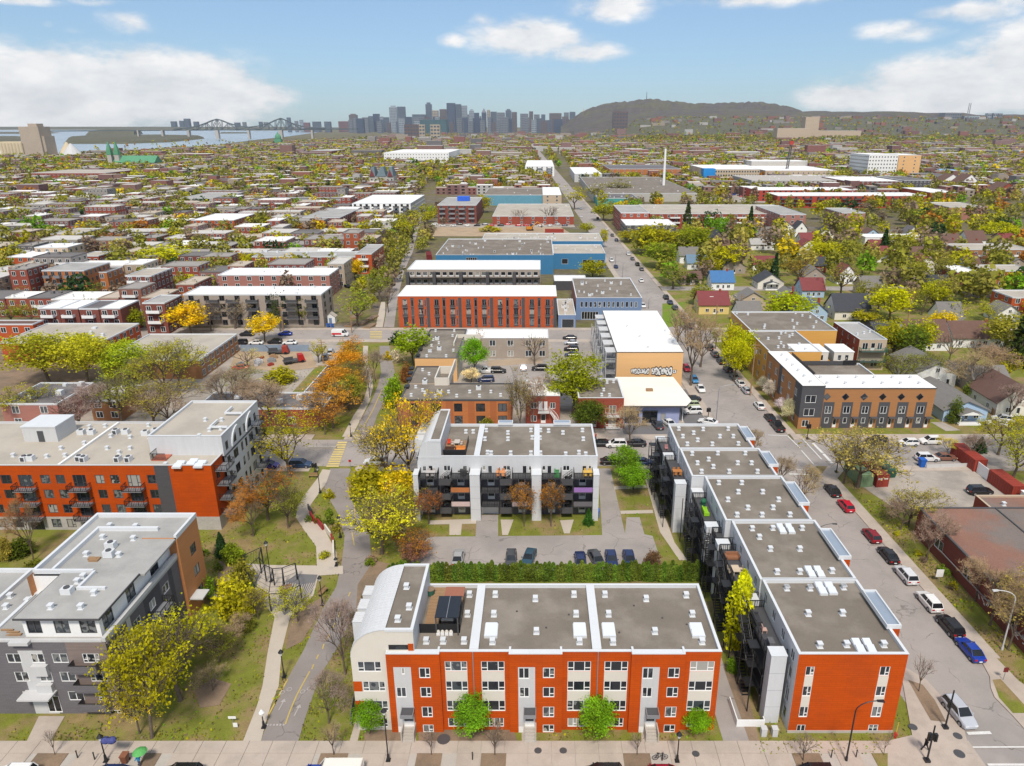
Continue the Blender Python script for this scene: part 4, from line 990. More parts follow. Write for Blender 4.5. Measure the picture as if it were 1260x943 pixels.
for(a,b)in bal:
 for r_ in range(3):balcony(lb,a+.1,b-.1,-1.5,-.03,rowsL[r_][0]-.75,'S',slab_m=m_grey)
q=MB();xx=gp(75,570,lh)[0]-lx0;q.box(xx-.2,xx+.2,.3,D-.3,lh-.3,lh+.1);part('party_wall',q,m_whiteroof,lb)
def l1(a):return sub1(a)
px_vents(lb,0,l1([(300,205),(65,240),(527,205),(640,205),(585,225),(230,245),(320,240),(150,260),(415,180),(545,145),(640,150),(735,150),(440,100),(517,95),(730,92),(815,285)]),lh-.3)
px_vents(lb,0,l1([(400,130),(450,130),(570,128),(618,128),(715,135),(765,125),(120,260),(150,258),(390,258),(412,262),(580,262),(632,262)]),lh-.3,ACU,'air_conditioner',True)
px_vents(lb,0,l1([(880,285),(985,283),(945,275)]),lh-.3,SKYL,'skylight')
# rooftop stair house
q=MB();xa,ya=gp(30,542,lh)[0]-lx0,gp(30,542,lh)[1]-YL;q.box(xa,xa+6.0,ya,ya+5.5,lh-.4,lh+2.5,0);q.box(xa-.1,xa+6.1,ya-.1,ya+5.6,lh+2.5,lh+2.7,1);q.box(xa+2.6,xa+3.7,ya-.05,ya,lh-.28,lh+1.8,2);part('stair_house',q,[m_greypanel,m_cap,m_darkgrey],lb)
# roof terrace with red floor and black rail
xa,ya=gp(178,572,lh)[0]-lx0,.8;xb,yb=gp(219,552,lh)[0]-lx0,gp(219,549,lh)[1]-YL
q=MB();q.box(xa,xb,ya+1.5,yb,lh-.3,lh-.1,0)
n=14
for k in range(n+1):
 for(px,py)in((xa+(xb-xa)*k/n,ya+1.5),(xa,ya+1.5+(yb-ya-1.5)*k/n)):q.box(px-.03,px+.03,py-.03,py+.03,lh-.1,lh+1.0,1)
q.box(xa,xb,ya+1.46,ya+1.54,lh+1.0,lh+1.08,1);q.box(xa-.04,xa+.04,ya+1.5,yb,lh+1.0,lh+1.08,1);part('roof_terrace',q,[mat('terrace_red',(.42,.13,.08),.8),m_black],lb)
gx,gy=gp(208,546,lh);q=MB()
for a in(-2.2,2.2):
 for b in(-1.5,1.5):q.box(a-.06,a+.06,b-.06,b+.06,0,2.3,0)
q.box(-2.5,2.5,-1.8,1.8,2.3,2.45,0);q.rings([[(-2.5,-1.8,2.45),(2.5,-1.8,2.45),(2.5,1.8,2.45),(-2.5,1.8,2.45)],[(-.6,-.4,3.0),(.6,-.4,3.0),(.6,.4,3.0),(-.6,.4,3.0)]],0);q.box(-2.2,2.2,-1.5,-1.45,0,1.0,0)
tag(obj('gazebo',q.mesh('gazebo',m_black),None,(gx,gy,lh-.2)),'black canopy gazebo on the roof beside the grey stepped tower','gazebo')
# the pale grey tower (part of the same block)
tx0,tx1,ty0,ty1,th=lx1-12.2,lx1+.3,YL+4.5,YL+21,15.5
X0,X1,Y0,Y1=tx0-lx0,tx1-lx0,ty0-YL,ty1-YL
rowsT=[(.6,2.2),(3.5,5.2),(6.5,8.2),(9.4,11.1),(12.3,13.9)]
facade(lb,'S',(X0,X1,Y0,Y1),lh-.4,th,[],m_whitemetal);
L=Y1-Y0;ops=[]
for j,(s,w)in enumerate(((1.6,1.1),(4.6,1.9),(7.4,.9),(9.3,.9),(11.6,1.9),(14.4,1.1))):
 for r_ in rowsT:ops.append((s-w/2,s+w/2,r_[0],r_[1],'two' if w>1 else 'single'))
facade(lb,'E',(X0,X1,Y0,Y1),0,th,ops,m_whitemetal,fm=m_darkgrey);facade(lb,'N',(X0,X1,Y0,Y1),0,th,[],m_whitemetal);facade(lb,'W',(X0,X1,Y0,Y1),lh-.4,th,[],m_whitemetal)
roof_and_parapet(lb,X1-X0,L,th,m_beigeroof,m_cap,X0,Y0,par=.35)
q=MB();q.box(X1-.02,X1+.12,Y0+.05,Y1,11.5,11.75);part('cornice',q,m_darkgrey,lb)
for c in(3.2,9.6):
 q=MB()
 for k in range(8):
  t0,t1=math.pi/2*k/8,math.pi/2*(k+1)/8
  for r0,r1,d in((3.0,2.5,.25),):q.poly([(X1+d,Y0+c+3-rr*math.cos(t),12.1+rr*math.sin(t))for rr,t in((r0,t0),(r0,t1),(r1,t1),(r1,t0))]);q.quad((X1,Y0+c+3-r0*math.cos(t0),12.1+r0*math.sin(t0)),(X1,Y0+c+3-r0*math.cos(t1),12.1+r0*math.sin(t1)),(X1+d,Y0+c+3-r0*math.cos(t1),12.1+r0*math.sin(t1)),(X1+d,Y0+c+3-r0*math.cos(t0),12.1+r0*math.sin(t0)))
 part('arched_band',q,m_cap,lb)
 q=MB();q.box(X1-3.5,X1-.3,Y0+c+.2,Y0+c+.5,th,th+.35);q.box(X1-3.5,X1-3.2,Y0+c+.5,Y0+c+3.4,th,th+.35);part('parapet',q,m_cap,lb)
px_vents(lb,0,l1([(1010,65),(1090,65),(980,145),(1030,115),(1085,108)]),th-.35)
for r_ in range(4):balcony(lb,W+.02,W+2.0,1.0,4.3,2.8+2.7*r_-.2,'E',slab_m=m_grey)
for yy in(Y0+13.8,):
 for r_ in range(4):balcony(lb,X1+.02,X1+1.5,yy-1.5,yy+1.2,3.4+2.9*r_,'E',slab_m=m_grey)
 # ---------------------------------------------------------------- bottom left: charcoal brick building with white penthouse
YC=66.0;cx0,cx1=-62.4,-48.9
cb=thing('charcoal_brick_building','charcoal brick apartment building with a white set-back top storey and pale grey roofs, bottom left','apartment building',(cx0,YC,0))
def cS(u,v):return on_y(u,v,YC)[0]-cx0
def cZ(v):return on_y(CX,v,YC)[1]
def s5(a,b):return a/3.997,707+b/3.996
W,D=cx1-cx0,22.9;ch=10.3
r1,r2,r3,r4=(cZ(816),cZ(804.5)),(cZ(839),cZ(827)),(cZ(862),cZ(851)),(cZ(880),cZ(874))
WB=cS(160,850)
# front: bays seen left of the plane x0 belong to the west wing, so the wall starts 15 m further left
wx0=-48.0
opsC=[]
def colw(ua,ub,rows,st='two'):
 for(za,zb),du in zip(rows,(0,8,16,22)):opsC.append((cS(ua+du,(816+du*2))-wx0,cS(ub+du,816+du*2)-wx0,za,zb,st))
colw(10,27.5,(r1,r2,r3));colw(66,85,(r1,r2,r3));colw(103,124,(r1,r2,r3,r4),'triple');
colw(40,56,(r1,r2));opsC.append((cS(58,868)-wx0,cS(75,868)-wx0,.2,2.6,'two',G_DARK))
for k in range(4):
 b0=-7-9.2*k
 for r_ in(r1,r2,r3):opsC+=[(b0-wx0-48+48-2,b0-wx0+.2,r_[0],r_[1],'two'),(b0-wx0-6,b0-wx0-3.4,r_[0],r_[1],'triple')]
regC=[(cS(30,830)-wx0,cS(60,830)-wx0,0,ch-1.2,1),(cS(90,830)-wx0,WB-wx0+3,0,ch,2)]
facade(cb,'S',(wx0,W,0,D),0,ch,opsC,[m_slate,m_greypanel,mat('weathered_brown_brick',(.21,.165,.15),.85,.18,.8,9,streak=(.4,.4,5))],regions=regC)
# entrance canopy and white balcony panels in the recessed column
q=MB();a,b=cS(38,870),cS(70,870);q.box(a,b+.6,-1.6,0,3.3,3.5);part('canopy',q,m_greypanel,cb)
for r_ in(r1,r2):q=MB();q.box(cS(41,820),cS(60,820),-.5,-.02,r_[0]-1.5,r_[0]-.15);part('balcony',q,m_greypanel,cb)
for z in(r1[0]-.6,r2[0]-.6,r3[0]-.6):balcony(cb,cS(95,830),cS(128,830),-1.0,-.03,z,'S',slab_m=m_slate,solid=m_slate)
for k in range(5):
 for z in(r1[0]-.7,r2[0]-.7,r3[0]-.7):balcony(cb,-4.5-9.2*k-3,-4.5-9.2*k+.8,-1.6,-.03,z,'S',slab_m=m_grey,solid=m_greypanel)
 # east side
ops=[]
for s,w in((2.2,1.6),(6.2,1.5),(9.8,1.4),(13.2,1.6)):
 for r_ in(r1,r2,r3,(.5,1.8)):ops.append((s-w/2,s+w/2,r_[0],r_[1],'two'))
facade(cb,'E',(wx0,W,0,17),0,ch,ops,[m_slate,m_charbrick,m_greypanel],regions=[(8,12,0,ch,1),(4.2,5.0,4,ch,2),(14.2,15.2,0,ch,1)])
for y0 in(2.2,8.6):
 for z in(r1[0]-.6,r2[0]-.6,r3[0]-.6):balcony(cb,W+.02,W+1.5,y0,y0+3.4,z,'E',slab_m=m_grey)
 # tan wood corner volume
facade(cb,'S',(W-4.2,W+.4,17,D),ch,13.2,[],m_tanwood);facade(cb,'E',(W-4.2,W+.4,17,D),0,13.2,[(s-.8,s+.8,z,z+1.6,'two')for s in(3.6,)for z in(1.6,5.0,8.4)],m_tanwood,fm=m_darkgrey)
facade(cb,'N',(0,W+.4,17,D),0,13.2,[],m_tanwood);facade(cb,'W',(0,W,8,D),0,13.2,[],m_tanwood);q=MB();q.quad((W,17,0),(W+.4,17,0),(W+.4,17,ch),(W,17,ch));part('wall',q,m_tanwood,cb)
q=MB();q.box(W+.2,W+2.2,17.4,19.6,3.0,3.2);part('canopy',q,m_greypanel,cb)
# set-back white top storey, its left part a lower terrace
pz=13.0;ops=[(cS(u0,775)-4.4,cS(u1,775)-4.4,10.75,12.5,'two')for u0,u1 in((30,48),(64,83),(96,116))]
facade(cb,'S',(4.0,W-.8,.9,15),ch-.3,pz,ops,m_white,fm=m_darkgrey);facade(cb,'E',(.2,W-.8,.9,17),ch-.3,pz,[(.6,2.6,10.6,12.6,'two'),(5.5,7.4,10.6,12.6,'two'),(11,13,10.6,12.6,'two')],m_white,fm=m_darkgrey);facade(cb,'W',(4.0,W,.9,9),ch-.3,pz,[(2,3,ch,12.4,'door')],m_white);facade(cb,'S',(0,4.0,9.0,15),ch-.3,pz,[],m_white)
q=MB();q.box(.1,W+.1,.1,17,ch-.32,ch-.02,1);q.box(W-.35,W+.1,0,17,ch-.02,ch+.5);q.box(.1,W-.35,-.04,.3,ch-.02,ch+.25);q.box(3.0,5.2,-.6,.1,ch-.1,ch+.3);part('parapet',q,[m_greypanel,m_greyroof],cb)
q=MB();q.box(3.6,W-.2,.2,8.9,pz,pz+.22,1);q.box(3.7,W-.3,.3,8.9,pz+.22,pz+.24,0);part('roof',q,[m_greyroof,m_charbrick],cb)
q=MB();q.box(.1,W+.3,9.0,D-.1,pz-.2,pz+.05);part('roof',q,m_greyroof,cb)
q=MB();zz=pz+.05
for bx in((-.05,W+.45,D-.4,D+.05),(-.05,.35,9.2,D-.4),(2.2,2.55,9.4,D-3.6),(2.55,W-3,D-4.0,D-3.6),(0.35,7.5,9.0,9.35),(W+.1,W+.45,17,D-.4),(7.6,7.9,5.5,9.0),(7.9,11,5.5,5.8)):q.box(*bx,zz-.1,zz+.55)
part('parapet',q,m_cap,cb)
def z4(l):return[(a/6.735,620+b/6.735)for a,b in l]
px_vents(cb,0,z4([(910,180),(1125,185),(850,275),(1105,285),(715,415),(985,420)]),pz+.04);px_vents(cb,0,z4([(780,735),(420,850),(670,850),(640,640),(690,600)]),pz+.24)
px_vents(cb,0,z4([(905,420),(560,730),(920,350)]),pz+.1,ACU,'air_conditioner')
q=MB()
for k in range(9):x,y=gp(118+k*.9-4,690+rng.uniform(-1,1),pz);q.box(x-cx0-.5,x-cx0+.2,y-YC-.2,y-YC+.3,pz+.05,pz+.2+rng.uniform(0,.15))
part('lumber_pile',q,m_wood,cb)
# west wing
q=MB();q.box(wx0+.1,.1,.1,13.8,ch-.5,ch-.3);part('roof',q,m_greyroof,cb)
facade(cb,'N',(wx0,0,0,14),0,ch,grid(-wx0,12,[(1,2.4),(4,5.4),(7,8.4)],1.6),m_slate)
q=MB();z0,z1=ch-.4,ch+.2
for bx in((wx0,0,13.7,14.05),(wx0,0,-.05,.3),(-4.2,-3.8,.3,13.7),(-.3,.1,.3,13.7),(-13.6,-13.2,.3,13.7),(-23,-22.6,.3,13.7)):q.box(*bx,z0,z1)
part('parapet',q,m_cap,cb)
px_vents(cb,0,z4([(85,760),(320,750),(50,850),(230,800),(-200,800),(-330,760),(-420,900)]),ch-.3)
q=MB()
for k in range(10):x,y=gp(13+rng.uniform(-8,8),778+rng.uniform(-4,4),ch);q.box(x-cx0-.8,x-cx0+.6,y-YC-.1,y-YC+.1,ch-.3,ch-.1+rng.uniform(0,.3))
part('lumber_pile',q,m_wood,cb)
# ---------------------------------------------------------------- middle ground blocks
def px_flat(uL,uR,vf,vb,h,name,label,wall,roof,nw=(0,0,0),rows=None,cap=None,faces=None,ww=1.6,st='two',**k):
 """flat-roofed building from the photo pixels of its front roof edge; nw = windows along S, E, W"""
 (x0,y0),(x1,_),(_,y1)=gp(uL,vf,h),gp(uR,vf,h),gp(uR,vb,h)
 n=max(1,int(h/3));rows=rows or[(h/n*i+1.0,h/n*i+2.5)for i in range(n)]
 f={}
 for s,c,L in(('S',nw[0],x1-x0),('E',nw[1],y1-y0),('W',nw[2],y1-y0)):
  f[s]=grid(L,c,rows,min(ww,L/max(c,1)*.7),st,.6)if c else[]
 f.update(faces or{})
 cat=k.pop('cat','apartment building')
 return flat(name,label,cat,x0,x1,y0,y1,h,wall,roof,cap,f,**k)
 # terracotta terrace, south part: front strip, left wing
tb=thing('terracotta_terrace','terracotta brick terrace with brown L-shaped roof and a beige sunken court behind the grey block','terrace',(-31.6,151.4,0))
hT=6.6;X1,X2=25.3,9.4
ops=[]
def tS(u):return on_y(u,508,151.4)[0]+31.6
for(u0,u1,k)in((531,543,'two'),(559,569,'two'),(586,597,'two'),(613,624,'two')):
 ops+=[(tS(u0),tS(u1),3.7,5.7,k),(tS(u0),tS(u1),.5,2.7,k)]
ops+=[(tS(u0),tS(u0+9),z,z+2,'two')for u0 in(505,480)for z in(.5,3.7)]
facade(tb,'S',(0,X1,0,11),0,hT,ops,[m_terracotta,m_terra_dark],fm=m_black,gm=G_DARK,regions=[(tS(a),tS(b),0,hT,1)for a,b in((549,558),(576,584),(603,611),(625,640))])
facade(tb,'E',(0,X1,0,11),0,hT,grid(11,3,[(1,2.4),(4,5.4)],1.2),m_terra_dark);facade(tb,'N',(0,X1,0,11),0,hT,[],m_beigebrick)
facade(tb,'E',(0,X2,11,24),0,hT,grid(13,3,[(1,2.4),(4,5.4)],1.4),m_beigebrick);facade(tb,'N',(0,X2,0,24),0,hT,[],m_terracotta);facade(tb,'W',(0,X1,0,24),0,hT,grid(24,5,[(1,2.4),(4,5.4)],1.6),m_terracotta)
q=MB();q.box(.1,X1-.1,.1,11,hT-.4,hT-.2);q.box(.1,X2-.1,11.0,23.9,hT-.4,hT-.201);part('roof',q,m_gravel,tb)
q=MB()
for bx in((-.05,X1+.05,-.05,.25),(-.05,.25,.25,24.05),(X1-.25,X1+.05,.25,11.05),(X2,X1-.25,10.8,11.08),(.25,X2,23.8,24.05)):q.box(*bx,hT-.3,hT+.08,0)
part('parapet',q,m_darkgrey,tb)
q=MB();xa,ya=gp(535,473,hT)[0]+31.6,gp(535,473,hT)[1]-151.4;xb,yb=gp(556,460,hT)[0]+31.6,gp(556,459,hT)[1]-151.4
for bx in((xa,xb,yb,yb+.3),(xa,xa+.3,ya,yb),(xa,xb,ya-.3,ya),(xb,xb+.3,ya,yb+6)):q.box(*bx,hT-.3,hT+1.7)
part('court_wall',q,m_cream,tb)
def z5(l):return[(480+a/5,380+b/5)for a,b in l]
px_vents(tb,0,z5([(200,375),(305,375),(240,400),(215,435),(158,480),(215,515),(200,500),(300,515),(360,510),(410,535),(490,510),(550,535),(620,510),(680,530),(280,535),(130,530)]),hT-.2);px_vents(tb,0,z5([(215,455),(305,515),(545,490)]),hT-.2,ACU,'air_conditioner')
for(a,b)in z5([(135,370),(127,398),(118,437),(105,482)]):
 x,y=gp(a,b,hT);q=MB();q.box(x+31.6-.6,x+31.6+.5,y-151.4-.9,y-151.4+.9,hT-.1,hT+.35);part('roof_hood',q,m_black,tb)
 # its northern part and the beige wing with white roof
nb=thing('terracotta_terrace','brown-roofed terrace with a golden orange end wall and a taupe white-roofed wing','terrace',(-33.2,182.2,0))
hN=6.6;facade(nb,'S',(0,11.2,0,29),0,hN,[],m_peach);facade(nb,'E',(0,11.2,0,21),0,hN,[],m_cream);facade(nb,'W',(0,11.2,0,29),0,hN,grid(29,6,[(1,2.4),(4,5.4)],1.6),m_terracotta);facade(nb,'N',(0,11.2,0,29),0,hN,[],m_terracotta)
roof_and_parapet(nb,11.2,29,hN,m_gravel,m_darkgrey,par=.25)
wb=(11.2,36,20.6,30.5)
facade(nb,'S',wb,0,6.2,[(s-.9,s+.9,z,z+1.8,'two')for s in(3.0,8.3,13.6,18.9,23)for z in(.6,3.8)],m_taupe);facade(nb,'E',wb,0,6.2,[],m_taupe);facade(nb,'N',wb,0,6.2,[],m_redbrick)
roof_and_parapet(nb,24.8,9.9,6.2,m_whiteroof,m_cap,11.2,20.6,par=.2)
px_vents(nb,0,z5([(225,290),(345,290),(250,260),(240,260),(255,225),(265,190),(300,210),(390,255),(395,135),(385,165),(280,135)]),hN-.25);px_vents(nb,0,z5([(290,185),(303,248)]),hN-.25,ACU,'air_conditioner')
for(a,b)in z5([(235,165),(200,215),(187,252),(172,290)]):
 x,y=gp(a,b,hN);q=MB();q.box(x+33.2-.6,x+33.2+.5,y-182.2-.9,y-182.2+.9,hN-.1,hN+.35);part('roof_hood',q,m_black,nb)
q=MB();q.box(9.0,9.3,12,21,hN-.2,hN+.8);q.box(9.0,16,20.4,20.62,5.5,hN+.8);part('court_wall',q,m_cream,nb)
# small red house with white roof and curved stair
hr=7.0;rh=px_flat(646.7,689,487.5,468,hr,'red_brick_house','small red brick house with a white roof and a curved white front stair',m_redbrick,m_whiteroof,(0,2,2),cat='house',faces={'S':[(1.2,2.6,3.9,5.4,'two'),(3.0,3.9,3.5,5.7,'door',m_white),(4.2,5.0,3.5,5.7,'door',m_white),(5.6,6.8,3.9,5.4,'two'),(1.2,2.5,.7,2.2,'two'),(3.5,4.6,.3,2.5,'door')]})
balcony(rh,2.8,5.4,-1.5,-.03,3.4,'S',m_white,slab_m=m_greypanel);curved_stair(rh,(5.6,-2.2),1.6,R(90),R(-40),3.4,0,m_white)
# red duplex beside the garage
hd=7.4;dx=px_flat(711.7,768,490,466,hd,'brick_duplex','red brick duplex with brown flat roof and stacked white balconies beside the white-roofed garage',m_redbrick,m_gravel,(0,0,3),cat='duplex',vents=5,faces={'S':(([m_redbrick,m_taupe]),[(.8,2.6,3.8,5.4,'two'),(.8,2.6,.8,2.4,'two'),(3.2,4.2,.3,2.6,'door'),(7.0,8.6,3.5,5.6,'two'),(7.0,8.6,.5,2.6,'two')])})
for z in(3.3,.5):balcony(dx,6.2,9.6,-1.4,-.03,z,'S',m_white,slab_m=m_greypanel)
# garage with wide white canopy roof
ga=thing('garage','low lavender-blue repair garage with open bays under a wide white roof','garage',(19.3,151.7,0))
facade(ga,'S',(0,13.2,1.5,20),0,4.6,[(.5,3.9,.05,3.3,'single',G_DARK),(4.6,8.2,.05,3.3,'single',G_DARK),(8.9,10,.1,2.6,'door')],m_lavender,fm=m_steelblue,reveal=.5);facade(ga,'E',(0,13.2,1.5,20),0,4.6,grid(18.5,4,[(1,2.6)],2.2),m_white);facade(ga,'W',(0,13.2,1.5,20),0,4.6,[],m_redbrick)
q=MB();q.prism([(0,0),(14.4,0),(16.2,3.2),(14.9,20),(0,20)],4.6,5.0,1,0);part('roof',q,[mat('cream_white_roof',(.78,.74,.66),.85,.05,.2,6,col2=(.66,.6,.52),col2_scale=.1),m_darkgrey],ga)
q=MB();q.tube((14.2,2.6,0),(14.2,2.6,4.6),.1,.1,8);part('post',q,m_white,ga)
q=MB();x,y=gp(799,481,5);q.box(x-19.3-.8,x-19.3+.8,y-151.7-.5,y-151.7+.5,5.0,5.5);part('roof_vent',q,m_wood,ga)
# golden building with white roof, graffiti and white stairs
hy=10.0;yb_=thing('golden_wall_building','golden yellow walled building with a long white roof, graffiti and grey rear stairs','apartment building',(20.2,176.6,0))
W,D=17.2,43.8
facade(yb_,'S',(0,W,0,D),0,hy,[],m_peach);facade(yb_,'E',(0,W,0,D),0,hy,grid(D,10,[(1,2.5),(4.2,5.8),(7.4,8.9)],1.8),m_beigebrick);facade(yb_,'W',(0,W,0,D),0,hy,grid(D,12,[(.6,2.6),(3.8,5.8),(7,9)],1.4,'door'),m_stone);facade(yb_,'N',(0,W,0,D),0,hy,[],m_beigebrick)
q=MB();q.box(-.1,W+.1,-.1,D+.1,hy,hy+.14,1);q.box(0,W,0,D,hy+.14,hy+.16,0);part('roof',q,[m_whiteroof,m_darkgrey],yb_)
px_vents(yb_,0,[(700+a/5.547,370+b/5.547)for a,b in((485,243),(540,318),(655,205),(710,278),(400,172))],hy+.15)
for k in range(6):
 y0=2+k*7
 for z in(3.5,6.7):balcony(yb_,-2.6,-.03,y0,y0+4.2,z,'W',m_greypanel,slab_m=m_grey)
 stair(yb_,(-3.2,y0,0),(-3.2,y0+4,3.5),.9,m_greypanel);stair(yb_,(-3.2,y0+4.2,3.5),(-3.2,y0+.4,6.7),.9,m_greypanel)
 q=MB()
 for yy in(y0,y0+4.2):q.box(-2.66,-2.54,yy-.06,yy+.06,0,9.4);q.box(-3.7,-3.6,yy-.05,yy+.05,0,6.7)
 q.box(-2.7,-.03,y0-.1,y0+4.3,9.4,9.5);part('balcony_frame',q,m_greypanel,yb_)
 # bubble-letter graffiti, flat on the wall
def graffiti(root,u0,u1,v0,v1,n,seed,y=-.015):
 r=random.Random(seed);q=MB()
 for k in range(n):
  ua=u0+(u1-u0)*k/n;ub=ua+(u1-u0)/n*1.02
  xa,zt=on_y(ua,v0,176.6);xb,zb=on_y(ub,v1,176.6);xa-=20.2;xb-=20.2;cx,cz,w,h=(xa+xb)/2,(zt+zb)/2,(xb-xa)/2,(zt-zb)/2
  def blob(s,yy,mi,jit=.18,dx=0,dz=0):
   q.poly([(cx+dx+w*s*(1+jit*math.sin(3*t+k))*math.copysign(abs(math.cos(t))**.7,math.cos(t)),yy,cz+dz+h*s*(1+jit*math.cos(2*t+k*2))*math.copysign(abs(math.sin(t))**.7,math.sin(t)))for t in[2*math.pi*i/14 for i in range(14)]],mi)
  blob(1.12,y,0);blob(.86,y-.004,1);
  for _ in range(3):blob(r.uniform(.16,.3),y-.008,r.choice((0,0,2)),.3,r.uniform(-.45,.45)*w,r.uniform(-.5,.5)*h)
  q.quad((cx-w*.1,y-.009,cz-h*.6),(cx+w*.05,y-.009,cz-h*.6),(cx+w*.2,y-.009,cz+h*.5),(cx+w*.05,y-.009,cz+h*.5),0)
 part('graffiti',q,[m_black,m_white,m_grey],root)
graffiti(yb_,776.5,799,453.5,460.5,6,3);graffiti(yb_,801.5,827,452,462,6,9);graffiti(yb_,827.5,832,455,460,1,4)
# long red-orange apartment building
hR=10.9;(x0,y0),(x1,_),(_,y1)=gp(489,364.8,hR),gp(685,364.8,hR),gp(600,351.5,hR);W=x1-x0
ops,reg=[],[]
n=10;pw=W/n
for k in range(n):
 s=pw*k
 reg.append((s+pw*.80,s+pw*1.0,0,hR-.5,1))
 for z in(.9,4.1,7.3):
  ops.append((s+pw*.30,s+pw*.58,z,z+2.4,'two'));
  if k<n:ops.append((s+pw*.82,s+pw*.98,z,z+2.4,'single',G_DARK))if k%2==0 else ops.append((s+pw*.68,s+pw*.76,z,z+2.4,'single',G_DARK))
 reg.append((s+pw*.30,s+pw*.58,.4,hR-1.0,1))
ra=thing('red_orange_apartment_building','long red-orange brick apartment building with dark vertical window strips and white roof','apartment building',(x0,y0,0))
facade(ra,'S',(0,W,0,y1-y0),0,hR,ops,[m_redorange,m_charbrick],fm=m_grey,regions=reg,reveal=.3);facade(ra,'E',(0,W,0,y1-y0),0,hR,[],m_redorange);facade(ra,'W',(0,W,0,y1-y0),0,hR,[],m_redorange);facade(ra,'N',(0,W,0,y1-y0),0,hR,[],m_redorange)
roof_and_parapet(ra,W,y1-y0,hR,m_whiteroof,m_white,par=.12)
for k in range(n):
 for z in(3.9,7.1):q=MB();q.box(pw*k+pw*.28,pw*k+pw*.6,-.5,-.02,z-.1,z,0);q.box(pw*k+pw*.28,pw*k+pw*.6,-.5,-.46,z,z+.9,1);part('balcony',q,[m_grey,m_darkgrey],ra)
 # black balcony block behind it
hB=9.6;bb=px_flat(501,665,332,320.5,hB,'black_balcony_block','white-roofed block with full-width black balconies behind the red-orange building',m_taupe,m_whiteroof,(20,0,0),rows=[(.8,2.8),(3.6,5.6),(6.7,8.7)],ww=1.9,st='door')
W=gp(665,332,hB)[0]-gp(501,332,hB)[0]
for k in range(5):
 for z in(3.2,6.3):balcony(bb,W/5*k+.9,W/5*(k+1)-.2,-1.7,-.03,z,'S',slab_m=m_black)
 q=MB();q.box(W/5*k-.5,W/5*k+.85,-1.8,-.02,0,hB-.8);part('stair_tower',q,m_charbrick,bb)
 # blue buildings
hb=9.0;bl=px_flat(536,681,314,294,hb,'blue_warehouse','large blue-sided industrial building with a brown-grey roof covered in ducts',m_blue,m_gravel,(0,0,0),cat='warehouse',vents=26,acs=12,faces={'S':[(14,19,4.5,7.8,'grid',G_DARK)]})
px_flat(592,742,297,287,8.2,'blue_warehouse','pale-roofed rear hall of the blue industrial site, farthest from the camera',m_blue,m_beigeroof,(0,0,0),cat='warehouse',vents=18,acs=10)
px_flat(681,745,312,301,7.6,'blue_warehouse','bright blue loading hall with cream roof and dark bay doors by the street',m_blue,m_beigeroof,(0,0,0),cat='warehouse',vents=8,faces={'S':[(14,20,.2,4.5,'single',G_DARK),(21,24.5,.2,4.5,'single',G_DARK),(4,7,2.5,5,'single')]})
hs=8.0;bo=px_flat(709,790,366.7,342,hs,'steel_blue_office','steel-blue two-storey office with a brown flat roof beside the long street',m_steelblue,m_gravel,cat='office',vents=12,acs=5,faces={'S':(m_steelblue,grid(23.2,13,[(4.6,6.6)],.95,'single',1.2)+[(2,8,.2,3.0,'grid',G_DARK),(10,21,.2,3.0,'grid',G_DARK)]),'W':(m_pinkbrick,[])})
an=px_flat(687,708.5,388,368,4.6,'garage_annex','low blue-grey garage annex with a wide dark door and cluttered roof terrace',m_steelblue,m_beigeroof,cat='garage',vents=6,acs=5,faces={'S':[(1.2,5.4,.1,3.2,'single',G_DARK)]})
px_flat(682,722,346,339,4,'low_shed','small white-roofed shed between the black balcony block and the blue hall',m_darkgrey,m_whiteroof,cat='shed')
# ---------------------------------------------------------------- right: brown and charcoal townhouse complex
cx=thing('brown_townhouse_complex','brown brick and charcoal townhouse complex on the corner, with white roofs and roof terraces','townhouse complex',(58.9,150.5,0))
OX=58.9
def kS(u,v=505):return on_y(u,v,150.5)[0]-OX
hk,hc=9.6,10.3;xa,xb=kS(1011.5,500),kS(1152,480)
ops,reg=[],[]
pw=(xb-xa)/6
def cz(v):return on_y(CX,v,150.5)[1]
for k in range(6):
 s=pw*k;reg.append((s+pw*.06,s+pw*.66,0,cz(495),1));ops+=[(s+pw*.18,s+pw*.54,cz(509),cz(500),'two'),(s+pw*.24,s+pw*.46,cz(521),cz(514),'single'),(s+pw*.70,s+pw*.90,.2,2.4,'door',G_DARK)]
m_brown=mat('warm_brown_brick',(.36,.17,.068),.82,.12,.6,9,streak=(.4,.4,5));m_cc=mat('charcoal_cladding',(.075,.075,.082),.7,.1)
facade(cx,'S',(xa,xb,0,9),0,hk,ops,[m_brown,m_cc],regions=reg);facade(cx,'E',(xa,xb,0,9),0,hk,[],m_brown);facade(cx,'N',(xa,xb,0,9),0,hk,grid(xb-xa,12,[(1,2.5),(4,5.5)],1.4),m_brown)
q=MB();q.box(xa,xb+.1,-.12,9.1,hk,hk+.22,1);q.box(xa,xb,-.02,9.0,hk+.22,hk+.24,0);part('roof',q,[m_whiteroof,m_charbrick],cx)
for k in range(12):obj('roof_vent',VENT,cx,(xa+(xb-xa)*((k//2)+.35)/6,2.5+4*(k%2),hk+.22))
for k in range(6):
 c=xa+pw*(k+.12)+.3;z=cz(488.5);q=MB();q.poly([(c-.75,-.05,z),(c,-.05,z-.75),(c+.75,-.05,z),(c,-.05,z+.75)]);q.poly([(c-.9,-.03,z),(c,-.03,z-.9),(c+.9,-.03,z),(c,-.03,z+.9)],1);part('diamond_window',q,[G_DARK,m_darkgrey],cx)
 q=MB();q.box(xa+pw*k+pw*.66,xa+pw*(k+1)+pw*.04,-1.1,-.02,2.7,2.85);part('canopy',q,m_charbrick,cx)
